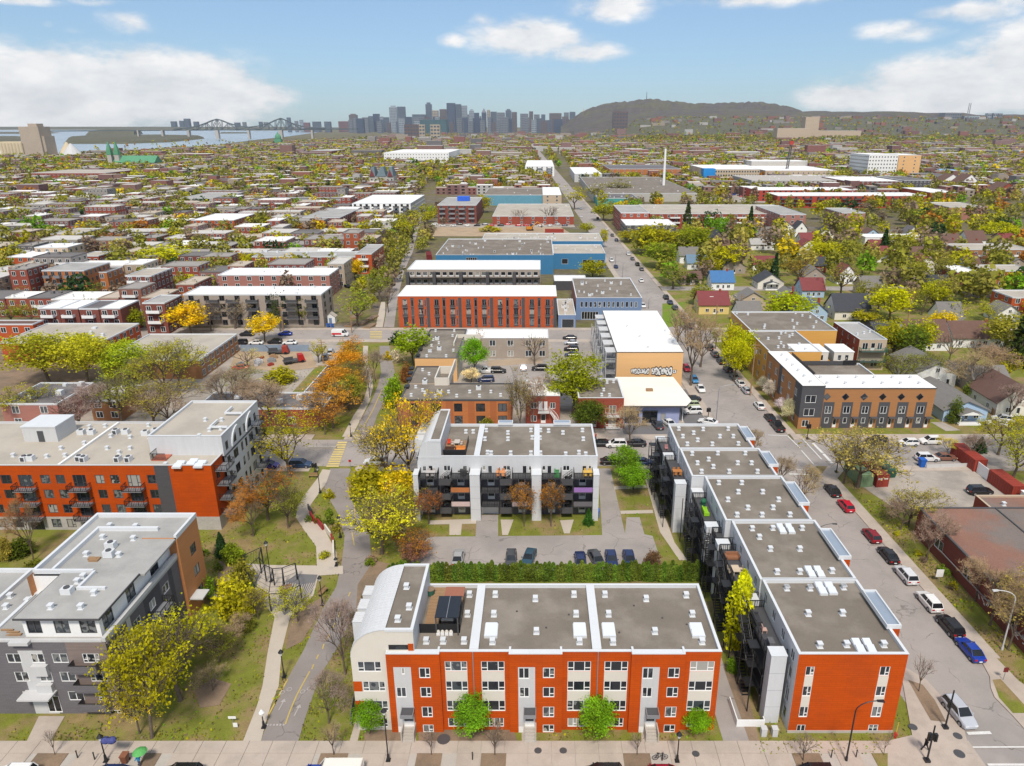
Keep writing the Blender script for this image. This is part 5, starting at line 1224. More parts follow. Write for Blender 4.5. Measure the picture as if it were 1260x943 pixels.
 # corner tower and street wing
X1=xa-.05;facade(cx,'S',(0,X1,-.5,8),0,hc,[(1.0,3.4,6.4,8.2,'two'),(1.0,3.4,3.2,5.0,'two'),(.9,2.4,.6,2.2,'two')],[m_cc,m_brown],regions=[(0,5,0,2.8,1)])
L=26;ow=[]
for s in(3,8,13,18,22.5):
 for z in(.8,3.8,6.9):ow.append((s-.8,s+.8,z,z+1.7,'two'))
facade(cx,'W',(0,X1,-.5,25.5),0,hc,ow,[m_brown,m_cc],regions=[(10,12.2,3,hc,1),(21.5,26,2.8,hc,1)])
facade(cx,'E',(0,X1+1.2,9,25.5),hk-4,hc,[],m_taupe);facade(cx,'E',(0,X1,-.5,9),hk,hc,[],m_cc)
q=MB();q.box(-.1,X1+.02,-.6,25.6,hc,hc+.2,1);q.box(0,X1-.1,-.5,25.5,hc+.2,hc+.22,0);part('roof',q,[m_whiteroof,m_charbrick],cx)
for k in range(6):obj('roof_vent',VENT,cx,(2.4,1.5+4*k,hc+.21))
# golden brick rear wing with grey roof
def kp(u,v,z):x,y=gp(u,v,z);return x-OX,y-150.5
for(b,h,faces)in(((.6,14,25.6,46),hc,'SEW'),((1.4,26,46,68),hc,'SEWN'),((6.4,24,13.5,25.5),7.2,'SE')):
 rowsK=[(1.0,2.6),(4.1,5.7),(7.2,8.8)][:2 if h<8 else 3]
 mm=m_yellowbrick if h>8 else m_taupe
 for s in faces:
  L=(b[1]-b[0])if s in 'SN' else(b[3]-b[2]);op=grid(L,max(2,int(L/4.5)),rowsK,1.5,'two')if s in 'W' or h<8 else([]if s!='E' else grid(L,3,rowsK,1.4))
  facade(cx,s,b,0,h,op,mm)
 roof_and_parapet(cx,b[1]-b[0],b[3]-b[2],h,m_gravel,m_cap,b[0],b[2],par=.3)
 for _ in range(12 if h>8 else 0):obj('roof_vent',VENT,cx,(rng.uniform(b[0]+1,b[1]-1),rng.uniform(b[2]+1,b[3]-1),h-.3))
for(ua,ub)in((978,1018),(1025,1049)):
 xA,yA=kp(ua,446,7.2);xB,_=kp(ub,446,7.2);b=(xA,xB,yA,yA+7);facade(cx,'S',b,7.0,9.9,[(1.0,2.0,7.1,9.2,'door'),(xB-xA-2.2,xB-xA-1.2,7.1,9.2,'door')],m_cream);facade(cx,'E',b,7.0,9.9,[],m_cream);facade(cx,'W',b,7.0,9.9,[],m_cream);facade(cx,'N',b,7,9.9,[],m_cream)
 q=MB();q.box(b[0]-.1,b[1]+.1,b[2]-.1,b[3]+.1,9.9,10.1);part('roof',q,m_whiteroof,cx)
q=MB();xA,yA=kp(970,449,7.2);q.box(xA,xA+17.5,yA,yA+.1,7.2,8.2,0);q.box(xA+14,xA+17.5,yA-.1,yA,7.2,8.4,1);part('terrace_rail',q,[m_darkgrey,m_black],cx)
for u,c,l,k in((980,(.5,.12,.16),'pink and red patio seats on the terrace of the brown townhouse complex','sofa'),(995,(.04,.08,.04),'dark leafy planter on the terrace of the brown townhouse complex','plant'),(1008,(.5,.4,.3),'pale dining set on the terrace of the brown townhouse complex','table'),(1032,(.42,.16,.09),'reddish wooden screen bench on the terrace of the brown townhouse complex','sofa')):
 x,y=gp(u,447,7.2);on_deck(x,y+1.6,6.9,k,l,c)
q=MB();q.box(24.2,24.35,13.5,34,0,2.2);q.box(27.5,27.65,9,30,0,1.8);part('yard_fence',q,m_wood,cx)
# red brick triplex to the right
tr=px_flat(1058,1092,418,396.7,9.0,'brick_triplex','red brick triplex with grey-white roof, cream front and green-railed balcony, among the houses',m_redbrick,m_greyroof,(0,0,0),cat='triplex',faces={'S':(m_beigebrick,[(1.0,2.6,6,8,'two'),(3.4,4.6,5.9,8,'door'),(5.2,6.6,6,8,'two'),(1.0,2.6,1,3,'two'),(4,6,1,3,'two')]),'W':(m_redbrick,grid(18.6,4,[(4.2,5.8),(7,8.4)],.9,'single'))},vents=3)
mgreen=mat('green_rail',(.03,.16,.10),.6)
for z in(5.8,2.8):balcony(tr,.2,7.4,-1.6,-.03,z,'S',mgreen,slab_m=m_darkgrey)
# rust-roofed warehouse, right edge
wh=thing('rust_roofed_warehouse','low brick warehouse with patched rusty red roof and graffiti, right edge','warehouse',(63.5,60,0))
W,D,h=52,45.4,5.0
facade(wh,'W',(0,W,0,D),0,h,[(6,8.4,1.6,3.4,'grid',G_DARK),(14,16.4,1.6,3.4,'grid',G_DARK),(24,26.4,1.6,3.4,'grid',G_DARK)],m_darkbrick);facade(wh,'N',(0,W,0,D),0,h,[],m_redbrick);facade(wh,'S',(0,W,0,D),0,h,[],m_redbrick);facade(wh,'E',(0,W,0,D),0,h,[],m_redbrick)
q=MB();q.box(.1,W,.1,D-.1,h-.3,h-.05);part('roof',q,m_rustroof,wh)
q=MB();q.box(-.1,.25,-.1,D+.1,h-.1,h+.12);q.box(.25,W,D-.2,D+.1,h-.1,h+.1);q.box(12.6,12.8,D-16,D-.2,h-.05,h+.12);q.box(14,W,22,22.2,h-.05,h+.06);part('parapet',q,m_darkgrey,wh)
b=(12.4,52,D+.1,D+5);facade(wh,'W',b,0,4.6,[],m_redbrick);facade(wh,'N',b,0,4.6,[],m_redbrick);roof_and_parapet(wh,39.6,4.9,4.6,m_rustroof,m_beigebrick,12.4,D+.1,par=.25);obj('roof_vent',VENT,wh,(15.5,D+2,4.35))
q=MB();q.box(-.35,-.2,2,D-8,2.0,2.12,0)
for k in range(7):q.box(-.35,-.02,2+k*5,2.12+k*5,1.9,2.0,0)
part('pipe',q,m_grey,wh)
def wall_scrawl(y0,z0,s,seed):
 r=random.Random(seed);q=MB();x=-.02
 for k in range(4):
  cy=y0-k*s*.9
  for _ in range(4):
   a=(cy+r.uniform(-.4,.4)*s,z0+r.uniform(-.5,.5)*s);b=(cy+r.uniform(-.4,.4)*s,z0+r.uniform(-.5,.5)*s);d=Vector((b[0]-a[0],b[1]-a[1]));
   if d.length<.1:continue
   n_=Vector((-d.y,d.x)).normalized()*.07;q.quad((x,a[0]-n_.x,a[1]-n_.y),(x,b[0]-n_.x,b[1]-n_.y),(x,b[0]+n_.x,b[1]+n_.y),(x,a[0]+n_.x,a[1]+n_.y))
 part('graffiti',q,m_white,wh)
wall_scrawl(27,1.5,1.5,2);wall_scrawl(19.6,1.5,1.6,6)
# ---------------------------------------------------------------- further blocks: left shops and flats, houses on the right
OCC=[]
def occupy(x0,x1,y0,y1):OCC.append((min(x0,x1),max(x0,x1),min(y0,y1),max(y0,y1)))
def is_free(x0,x1,y0,y1):return not any(x0<b and x1>a and y0<d and y1>c for a,b,c,d in OCC)
for r_ in((-57,12,236,445),(-24,42,144,222),(54,101,148,222),(36,52,0,3000)):occupy(*r_)
def joined_windows(root,W,D,rects,m=None,name='window'):
 """windows too small to pick apart singly: real frames and panes joined into one part; rects = (side, s, z, w, h)"""
 q=MB()
 for(side,s,z,w,h)in rects:
  (ox,oy),a,L=side_frame(side,(0,W,0,D));ca,sa=math.cos(a),math.sin(a)
  def P(s_,o,zz):return(ox+s_*ca+o*sa,oy+s_*sa-o*ca,zz)
  q.quad(P(s-w/2,.05,z),P(s+w/2,.05,z),P(s+w/2,.05,z+h),P(s-w/2,.05,z+h),0)
  f=.12
  for(a0,a1,b0,b1)in((-w/2-f,w/2+f,-f,0),(-w/2-f,w/2+f,h,h+f),(-w/2-f,-w/2,0,h),(w/2,w/2+f,0,h),(-.05,.05,0,h)):
   q.quad(P(s+a0,.09,z+b0),P(s+a1,.09,z+b0),P(s+a1,.09,z+b1),P(s+a0,.09,z+b1),1)
 o=obj(name,q.mesh(name,[G_DARK,m or m_white]),root);o['kind']='stuff';return o
def small_flat(name,label,cat,x0,x1,y0,y1,h,wall,roof,cap=None,sides='SE',ws=3.2,fl=None,group=None,wm=None,par=.25,frames=None,balc=0,vents=0,wcol=None,rcol=None):
 W,D=x1-x0,y1-y0;root=thing(name,label,cat,(x0,y0,0),0,group);q=MB()
 for(a,b)in(((0,0),(W,0)),((W,0),(W,D)),((W,D),(0,D)),((0,D),(0,0))):q.quad((*a,0),(*b,0),(*b,h),(*a,h))
 obj('wall',q.mesh('wall',wall),root,color=wcol)
 q=MB();q.box(.2,W-.2,.2,D-.2,h-par-.2,h-par,0)
 for bx in((-.06,W+.06,-.06,.22),(-.06,W+.06,D-.22,D+.06),(-.06,.22,.22,D-.22),(W-.22,W+.06,.22,D-.22)):q.box(*bx,h-par-.1,h+.07,1)
 rr=random.Random(int(abs(x0*7+y0*3)))
 for _ in range(vents):
  a,b=rr.uniform(1,W-1),rr.uniform(1,D-1);s=rr.uniform(.3,.7);q.box(a-s,a+s,b-s,b+s,h-par,h-par+rr.uniform(.4,1.2),1)
 obj('roof',q.mesh('roof',[roof,cap or m_cap]),root,color=rcol)
 n=fl or max(1,round(h/3.1));fh_=h/n;rects=[]
 for s in sides:
  L=W if s in 'SN' else D;c=max(1,int(L/ws))
  for k in range(n):
   for i in range(c):rects.append((s,L*(i+.5)/c,k*fh_+.8,min(1.5,ws*.45),min(1.6,fh_*.55)))
 if rects:joined_windows(root,W,D,rects,frames)
 if balc:
  q=MB()
  for k in range(1,n):
   for i in range(balc):
    a=W*(i+.2)/balc;b=W*(i+.8)/balc;z=k*fh_+.3
    q.box(a,b,-1.5,-.02,z-.15,z,0);q.box(a,b,-1.5,-1.44,z,z+.95,1);q.box(a,a+.06,-1.44,-.02,z,z+.95,1);q.box(b-.06,b,-1.44,-.02,z,z+.95,1)
  o=part('balcony',q,[m_grey,frames or m_white],root);o['kind']='stuff'
 occupy(x0-1,x1+1,y0-2,y1+1);return root
def pxs(uL,uR,vf,vb,h,name,label,cat,wall,roof,**k):
 (x0,y0),(x1,_),(_,y1)=gp(uL,vf,h),gp(uR,vf,h),gp(uR,vb,h)
 return small_flat(name,label,cat,x0,x1,y0,y1,h,wall,roof,**k)
APT='apartment building'
def pfar(uL,uR,vt,vb,depth,name,label,cat,wall,roof,**k):
 y=vb;x0,h=on_y(uL,vt,y);x1,_=on_y(uR,vt,y);return small_flat(name,label,cat,x0,x1,y,y+depth,h,wall,roof,**k)
pxs(0,123.5,421.5,398,6.0,'shop_building','low red-orange brick hall with a stained cream roof, left of the dark-roofed one','commercial building',m_redorange,m_beigeroof,sides='E',vents=5)
pxs(124,245,443,411,5.5,'shop_building','low brown brick hall with a pale grey roof behind green trees by the parking strip','commercial building',m_brownbrick,m_beigeroof,sides='E',vents=3)
x,y=gp(258,448,4);q=MB()
pxs(0,70,497,471,6.0,'brick_hall','red brick hall with a dark brown roof at the left edge behind the orange block','commercial building',m_pinkbrick,m_darkroof,sides='SE',ws=5,vents=4)
pxs(110,147,493,474,5.0,'workshop','small dark workshop with a pale stained roof between bare trees','workshop',m_brownbrick,m_beigeroof,sides='S',vents=1)
dl=pxs(240,397,502.5,483,4.6,'long_low_hall','long low red brick hall with a dark asphalt roof beside the orange shrubs','commercial building',m_redbrick,m_darkroof,sides='S',ws=12,vents=9)
pxs(374,417,482.5,450,4.55,'hall_wing','plain dark asphalt-roofed wing running back beside the bike path','commercial building',m_redbrick,m_darkroof,sides='',vents=1)
pxs(225,395,362.5,352.5,11.3,'grey_brown_flats','long grey-brown brick flats with a white roof and stacked recessed balconies',APT,m_taupe,m_whiteroof,sides='SE',ws=5,balc=7,frames=m_darkgrey,vents=4)
pxs(268,405,338.5,330,9.0,'long_brick_flats','long dusky red brick flats with a bright white roof',APT,m_pinkbrick,m_whiteroof,sides='SE',ws=4.5,vents=2)
pxs(310,437,316,309.5,8.0,'low_brick_row','long low red brick row with a grey felt roof behind yellow trees',APT,m_redbrick,m_greyroof,sides='SE',ws=4.5,vents=4)
pxs(437,457,312.5,301,9.4,'brick_corner_block','orange-red brick corner block at the end of the low brick row',APT,m_redorange,m_greyroof,sides='SE',ws=4,balc=1)
pxs(51,103,333,323,12.0,'modern_flats','orange and grey modern flats with glazed top floor and stacked balconies',APT,m_terracotta,m_greyroof,sides='SE',ws=2.6,balc=4,frames=m_grey)
pxs(104,131,335,328.5,9.6,'brick_flats','orange brick flats with red side wall attached to the modern flats',APT,m_terracotta,m_darkroof,sides='SE',ws=3.4)
pxs(154,186,339.6,330,11.5,'cream_balcony_flats','four-storey flats with cream piers, white railings and red side wall',APT,m_darkbrick,m_beigeroof,sides='SE',ws=2.8,balc=2)
pxs(175,202,373,363,10.5,'brick_flats','red brick flats with grey roof and white upper veranda, left of the bright yellow tree',APT,m_darkbrick,m_greyroof,sides='SE',ws=3,balc=1)
for i,(ul,ur,vf,c,l)in enumerate(((46,72,379.5,m_whiteroof,'first white-roofed unit of the brick row behind the cream halls'),(72,96,379.5,m_whiteroof,'second white-roofed unit of the brick row behind the cream halls'),(97,121,380,m_darkroof,'dark-roofed unit in the brick row behind the cream halls'),(121,148,379.5,m_whiteroof,'third white-roofed unit of the brick row behind the cream halls'))):
 pxs(ul,ur-.5,vf,369.5,9.5,'brick_flats',l,APT,m_darkbrick,c,sides='S',ws=3.2,balc=1)
pxs(-20,40,399,394,7,'brick_flats','red-orange brick flats with brown roof cut by the left edge',APT,m_redorange,m_brownroof,sides='SE',ws=3.4)
pxs(8,52,316.5,309,8,'brick_flats','orange brick flats with white roof and cream roof cabin, left',APT,m_redorange,m_whiteroof,sides='SE',ws=3.4,vents=2)
pxs(42,83,304.5,299.5,10,'beige_flats','row of beige flats with white roofs, upper left',APT,m_beigebrick,m_whiteroof,sides='SE',ws=3.4,vents=3)
pxs(97,121,315,309.5,7.5,'brick_flats','low red brick flats with white upper windows beside the orange bush',APT,m_redbrick,m_beigeroof,sides='SE',ws=3)
pxs(62,95,288,281,8,'brick_hall','red brick hall with broad pale roof, upper left','commercial building',m_redbrick,m_beigeroof,sides='E')
pxs(433,505,250.5,240,12,'white_modern_flats','white modern apartment building with a bright white roof left of the construction yard',APT,m_white,m_whiteroof,sides='SE',ws=4,balc=6,frames=m_darkgrey,vents=3)
pxs(538,586,252.5,243,13,'dark_flats','dark brick flats wrapped in blue sheeting at the construction yard',APT,m_darkbrick,m_greyroof,sides='S',ws=5,balc=4,frames=m_grey)
x0,y0=gp(563,247,13);q=MB();q.box(x0,x0+9,y0-2,y0+4,12.9,16,0);q.box(x0+1,x0+6,y0-9.9,y0-9.7,2,12,0);tag(part('tarpaulin',q,mat('bright_blue_sheet',(.03,.12,.60),.5),None),'bright blue sheeting over the roof cabin of the dark flats','tarpaulin')
pxs(595,668,240,231.5,9,'teal_industrial_hall','teal-blue industrial hall with grey roof beyond the excavation yard','warehouse',mat('teal_siding',(.12,.30,.40),.6),m_gravel,sides='',vents=4)
pxs(668,691,240,230.5,9.3,'teal_industrial_hall','pale concrete end block of the teal industrial hall with dark loading bays','warehouse',m_beigebrick,m_whiteroof,sides='S',ws=6,vents=2)
pxs(606,706,266,251,6,'low_brick_hall','low brick hall with a wide beige roof and bare trees in front','warehouse',m_redbrick,m_beigeroof,sides='S',ws=8,vents=3)
pxs(646,682,205,197.5,13,'white_stepped_flats','white stepped modern flats with dark balconies beside the long street',APT,m_white,m_whiteroof,sides='S',ws=6,balc=3,frames=m_grey)
pxs(707,741,214,206,10,'grey_white_hall','grey and white hall on the right of the long street, far along','warehouse',m_greypanel,m_whiteroof,sides='S',ws=9)
# excavation yard with machines
sheet('work_yard',[(532,291),(538,280),(690,280),(706,290),(700,292)],.05,m_sand)
sheet('parking_lot',[(534,280),(536,275.5),(705,275.5),(708,280)],.05,m_lot)
sheet('work_yard',[(868,248),(862,235),(940,236),(948,250)],.05,m_lot)
# right of the street: brick complex, hospital and building sites
pxs(800,985,263,252,10,'brick_complex','long red brick complex with cream roofs stretching right behind the conifers',APT,m_redbrick,m_beigeroof,sides='S',ws=5,balc=9,vents=6)
pxs(764,799,262,252.5,13,'brick_end_block','tall red brick end block with grey roof beside the long street',APT,m_redbrick,m_greyroof,sides='SW',ws=4)
pxs(770,832,277,270,9,'dark_white_flats','dark flats with white roofs and beige roof cabins in front of the brick complex',APT,m_charbrick,m_whiteroof,sides='SW',ws=4,vents=4)
pxs(960,992,264,253,12.5,'brick_end_block','red brick block with pale roof at the right end of the brick complex',APT,m_pinkbrick,m_greyroof,sides='SW',ws=5)
pxs(1036,1065,262,256,11,'dusky_brick_block','dusky pink brick block with grey roof behind bare trees',APT,m_pinkbrick,m_greyroof,sides='SW',ws=5,vents=2)
pxs(735,785,244,226,7,'plant_hall','hall with teal fascia and a roof full of ducts and machines','factory',mat('teal_fascia',(.06,.30,.27),.6),m_darkroof,sides='',vents=40)
pxs(730,858,238,218,7.5,'wide_depot','wide grey depot with mottled roofs behind the duct-covered hall','warehouse',m_stone,m_gravel,sides='',vents=20)
pxs(750,838,208,203,14,'ochre_terrace','ochre brick terrace with dark mansard dormers behind the white pole','terrace',m_terracotta,m_slate,sides='S',ws=7)
pxs(870,935,208.5,203,17,'hospital','beige and teal-glazed institutional building with a blue corner','hospital',m_beigebrick,m_whiteroof,sides='S',ws=3,frames=mat('teal_glazing',(.05,.22,.26),.2),fl=4)
x0,y0=gp(868,208.5,17);q=MB();q.box(x0-2,x0+12,y0-1,y0+14,2,17.6);tag(part('corner_block',q,mat('bright_blue_panel',(.02,.24,.60),.5),None),'bright blue clad corner block of the institutional building','building wing')
pxs(942,1030,210,203,14,'hospital','long beige hospital wing behind the crane and scaffolded frame','hospital',m_beigebrick,m_whiteroof,sides='S',ws=6,fl=3,vents=12)
pxs(925,994,198.5,197,20,'hospital','plain beige windowless upper block rising behind the hospital wings','hospital',m_stone,m_whiteroof,sides='')
t0=pxs(1070,1106,190.5,188.5,31,'white_tower_block','white tower block with dense dark windows and tan side, right','tower block',m_white,m_whiteroof,sides='SW',ws=3.4,fl=7,vents=2)
pxs(1106.5,1134,191,189,30.5,'tan_tower_block','tan half of the white tower block, with a few dark windows','tower block',m_peach,m_whiteroof,sides='S',ws=10,fl=7)
pxs(925,1040,222,216,11,'concrete_frame','open concrete frame of a building under construction below the crane','building site',m_concrete,m_concrete,sides='S',ws=5,frames=m_darkgrey,fl=3,vents=20)
pxs(1042,1112,223,217.5,12,'red_white_flats','new red brick flats with white attic storey below the white tower',APT,m_darkbrick,m_whiteroof,sides='S',ws=4.5,vents=6)
pxs(1112,1146,222,217,13,'black_flats','black clad flats at the right end of the new red flats',APT,m_charbrick,m_darkroof,sides='S',ws=4)
pxs(930,1052,234,230.5,10,'red_flats','bright red brick flats under construction, rear row',APT,mat('vivid_red_brick',(.38,.055,.035),.8),m_whiteroof,sides='S',ws=5,frames=m_darkgrey,vents=8)
pxs(957,1140,241,237,10,'red_flats','bright red brick flats under construction, front row with white parapet',APT,MATS['vivid_red_brick'],m_whiteroof,sides='S',ws=6,frames=m_darkgrey,balc=12,vents=8)
pxs(1145,1178,237,231,8,'orange_brick_block','orange-red brick block right of the red flats',APT,m_redorange,m_whiteroof,sides='S',ws=5)
pxs(1168,1215,255,249,9,'pink_hall','pinkish windowless hall with pale roof among bare trees','warehouse',m_pinkbrick,m_beigeroof,sides='')
pxs(1065,1143,292,288,7,'white_bungalow_row','white walled low building with white roof behind the dark fir','house',m_white,m_whiteroof,sides='S',ws=6)
pxs(1186,1270,307,300,7.5,'tan_brick_flats','tan brick two-storey flats with dark balconies and pale roof, right edge',APT,m_brownbrick,m_beigeroof,sides='SW',ws=4,balc=3)
pxs(1178,1205,335,327,7,'brick_flats','red brick flats with white roof, cream balconies and blue door',APT,m_redbrick,m_whiteroof,sides='SW',ws=4,balc=2)
pxs(1217,1275,333.5,326,7,'brick_flats','red brick flats with pale roof cut by the right edge',APT,m_redbrick,m_beigeroof,sides='SW',ws=4)
pxs(1246,1290,366,357,8.5,'brick_flats','orange-red brick flats at the right edge behind the tall dark spruce',APT,m_redorange,m_beigeroof,sides='SW',ws=4)
pxs(1158,1190,218,213,9,'grey_hall','grey flat hall beside the blue-roofed hall, right','warehouse',m_slate,m_darkroof,sides='S',ws=9)
bh=pxs(1180,1215,213,208,7,'blue_roofed_hall','hall with a bright sky-blue roof, right','warehouse',m_redbrick,mat('sky_blue_roof',(.16,.42,.72),.6),sides='S',ws=9)
pfar(957,997,158,3200,60,'beige_institution','long beige institutional block with vertical ribs, far right of centre','institution',m_beigebrick,m_beigeroof,sides='S',ws=11,fl=2)
pfar(992,1009,144,3300,50,'beige_tower','stepped beige brick tower above the long beige institution','tower',m_beigebrick,m_beigeroof,sides='S',ws=9,fl=6)
pfar(1003,1060,161,3350,60,'beige_institution','low white-roofed wings right of the beige tower','institution',m_beigebrick,m_whiteroof,sides='S',ws=9,fl=2)
pxs(472,552,188,184,20,'white_pier_building','long white building with tall dark window bays, left of centre',APT,m_white,m_whiteroof,sides='S',ws=5,fl=4,frames=m_white,vents=14)
pxs(380,408,186,184,15,'brick_school','dark red brick school with grey roof, left of centre far off','school',m_darkbrick,m_greyroof,sides='S',ws=8,fl=3)
pxs(38,130,213,209,12,'long_brick_school','long red brick school with white cornice, far left','school',m_redbrick,m_beigeroof,sides='S',ws=5,fl=3)
pxs(220,268,244,237,9,'stone_block','pale grey stone block with small arched windows, left',APT,m_stone,m_greyroof,sides='S',ws=5)
pxs(235,288,271,263,9,'orange_penthouse_flats','orange-red brick flats with a white rooftop storey, left',APT,m_redorange,m_whiteroof,sides='SE',ws=4)
x0,y0=gp(240,262,9);
pxs(372,418,268,257,10,'brick_block','square dark red brick block with pale grey roof, left of centre',APT,m_darkbrick,m_greyroof,sides='SE',ws=5)
pxs(325,432,246,243,8,'red_row','long bright red brick terrace with white trim, left of centre','terrace',mat('bright_red_brick',(.34,.04,.05),.85),m_darkroof,sides='S',ws=6)
# gabled houses
def house(name,label,uc,vb,w,d,eave,ridge,axis,wall,roof,chim=False,porch=False,wcol=None,dy=0.,win=2):
 """axis 'x': ridge runs left-right; 'y': gable faces the camera"""
 x,y=gp(uc,vb);y+=dy;root=thing(name,label,'house',(x,y,0));q=MB();a,b=-w/2,w/2
 if axis=='x':
  q.quad((a,0,0),(b,0,0),(b,0,eave),(a,0,eave));q.quad((b,d,0),(a,d,0),(a,d,eave),(b,d,eave))
  q.poly([(b,0,0),(b,d,0),(b,d,eave),(b,d/2,ridge),(b,0,eave)]);q.poly([(a,d,0),(a,0,0),(a,0,eave),(a,d/2,ridge),(a,d,eave)])
  ro=[((a-.4,-.5,eave-.25),(b+.4,-.5,eave-.25),(b+.4,d/2,ridge+.08),(a-.4,d/2,ridge+.08)),((b+.4,d+.5,eave-.25),(a-.4,d+.5,eave-.25),(a-.4,d/2,ridge+.08),(b+.4,d/2,ridge+.08))]
 else:
  q.poly([(a,0,0),(b,0,0),(b,0,eave),(0,0,ridge),(a,0,eave)]);q.poly([(b,d,0),(a,d,0),(a,d,eave),(0,d,ridge),(b,d,eave)])
  q.quad((b,0,0),(b,d,0),(b,d,eave),(b,0,eave));q.quad((a,d,0),(a,0,0),(a,0,eave),(a,d,eave))
  ro=[((a-.5,d+.4,eave-.25),(a-.5,-.4,eave-.25),(0,-.4,ridge+.08),(0,d+.4,ridge+.08)),((b+.5,-.4,eave-.25),(b+.5,d+.4,eave-.25),(0,d+.4,ridge+.08),(0,-.4,ridge+.08))]
 part('wall',q,wall,root)
 q=MB()
 for f in ro:
  t=[(p[0],p[1],p[2]+.16)for p in f];q.rings([f,t])
 rf=part('roof',q,roof,root)
 if chim:c=MB();c.box(w*.22,w*.22+.7,d*.45,d*.45+.7,eave,ridge+.9);obj('chimney',c.mesh('chimney',m_redbrick),rf)
 bx=(a,b,0,d)
 def win_(side,s,z,ww,hh,st='two'):
  o=put_window(root,side,bx,s,z,ww,hh,st,m_white,G_DARK)
  o.location=Vector(o.location)+{'S':Vector((0,-.14,0)),'E':Vector((.14,0,0)),'W':Vector((-.14,0,0)),'N':Vector((0,.14,0))}[side]
 for k in range(win):win_('S',w*(k+.5)/win+(.3 if k==0 else 0),.9,1.3,1.3)
 win_('S',w*.52 if win!=1 else w*.8,.1,.95,2.1,'door')
 if axis=='y' and ridge>5:win_('S',w/2,eave-.2 if eave>3.4 else 3.1,1.1,1.2)
 for sd in('W' if x>0 else 'E'):
  for s in(.28,.72):win_(sd,d*s,.9,1.1,1.2)
  if axis=='x' and ridge>5:win_(sd,d/2,max(3.1,eave-.2),1.0,1.2)
 if porch:
  p=MB();p.box(-w*.25,w*.25,-2.4,0,0,.35,1);p.tube((-w*.22,-2.2,.35),(-w*.22,-2.2,2.6),.08,.08,5,1);p.tube((w*.22,-2.2,.35),(w*.22,-2.2,2.6),.08,.08,5,1)
  p.poly([(-w*.28,-2.6,2.6),(w*.28,-2.6,2.6),(0,-2.6,3.5)],1);p.quad((-w*.3,-2.7,2.55),(-w*.3,.1,2.55),(0,.1,3.6),(0,-2.7,3.6),0);p.quad((w*.3,.1,2.55),(w*.3,-2.7,2.55),(0,-2.7,3.6),(0,.1,3.6),0);part('porch',p,[roof,m_white],root)
 occupy(x-w/2-1,x+w/2+1,y-3,y+d+1);return root
m_ivory=mat('ivory_stucco',(.70,.66,.58),.85,.06)
house('gable_house','white house with a bright blue roof among the spring trees',889,357,9.5,9,3.4,7.2,'x',m_white,m_blueroof,True)
house('gable_house','white porch house with a dark dormered roof beside the long street block',948,356,11,9,3.0,6.4,'y',m_ivory,m_charroof,porch=True)
house('gable_house','pale yellow house with a maroon roof near the street corner',878,387,11,9,3.6,7.6,'x',m_yellowwall,m_redroof,True)
house('gable_house','light blue cottage with a slate blue roof behind the golden brick wing',1004,396,7.5,10,3.4,6.6,'y',m_paleblue,mat('slate_blue_roof',(.10,.13,.21),.9,.12),True)
house('gable_house','white house with a steep charcoal roof behind the red triplex',1048,394,12.5,10,3.4,8.4,'x',m_ivory,m_charroof)
house('gable_house','white house with a steep brown roof and arched gable, left of the pair',1141,432,13,11,3.2,8.4,'x',m_white,m_brownroof)
house('gable_house','long white house with a brown roof and dark chimney, right of the pair',1203,428,16,10,3.2,7.2,'x',m_white,m_brownroof,True,win=4)
house('gable_house','plain white house with grey shingle gable beside the brown townhouses',1150,476,10.5,15,4.2,6.6,'y',m_white,m_greyshing,win=1)
house('gable_house','light blue bungalow with grey gable roof and small front porch',1186,519,10.2,17,3.0,5.0,'y',m_paleblue,m_greyshing,porch=True)
house('gable_house','cream half-timbered house with a brown roof at the right edge',1250,512,10,12,3.4,7.6,'y',m_ivory,m_brownroof,win=2)
house('garage_house','small dark-roofed garage behind the plain white house',1184,466,8,6,2.4,4.0,'x',m_charbrick,m_charroof,win=1)
house('gable_house','grey-roofed house half hidden by bare branches near the right edge',1220,487,9,10,3.2,6.4,'x',m_taupe,m_greyshing)
house('gable_house','low house with a maroon red roof and white window, beyond the blue roof',940,333,11,8,3.0,6.2,'x',m_white,m_redroof)
house('gable_house','small white house with a grey gable near the right edge, under yellow trees',1240,396,8,8,3.0,5.8,'y',m_white,m_greyshing)
house('garage_house','flat slate-roofed garage in front of the red triplex',1094,416,10,8,2.8,4.2,'x',m_charbrick,m_charroof,win=1)
house('gable_house','white house with a steel blue roof left of the yellow maple',857,332,9,8,3.2,6.4,'x',m_white,mat('steel_blue_roof',(.13,.21,.30),.8,.1))
house('gable_house','wide white house with a pale grey hipped roof in the upper houses',938,308,13,9,3.2,5.8,'x',m_white,m_greyroof)
house('gable_house','white house with grey front gable in the upper houses',967,291,11,10,4.6,8.6,'y',m_white,m_slate)
house('gable_house','tall narrow white gable house in the upper houses',985,292,7,9,5,9.2,'y',m_white,m_charroof,win=1)
house('gable_house','brown-roofed low house left of the pale yellow one',850,351,9,8,2.8,5.2,'x',m_beigebrick,m_brownroof)
house('gable_house','dark blue turreted house among conifers',883,306,7,8,5.5,9.6,'y',m_slate,m_charroof,win=1)
house('gable_house','small white house with pale roof beside the bare tree, upper right',1122,296,8,8,4,8,'y',m_white,m_slate,win=1)
house('gable_house','brown-roofed church hall with white gable, right',1170,232,26,18,6,15,'y',m_white,m_brownroof)
house('gable_house','white gabled church front with broad brown roof, right',1192,234,24,20,6,16,'y',m_white,m_brownroof)
house('gable_house','steep brown-roofed hall at the right edge of the houses',1238,244,22,20,6,14,'y',m_redbrick,m_brownroof)
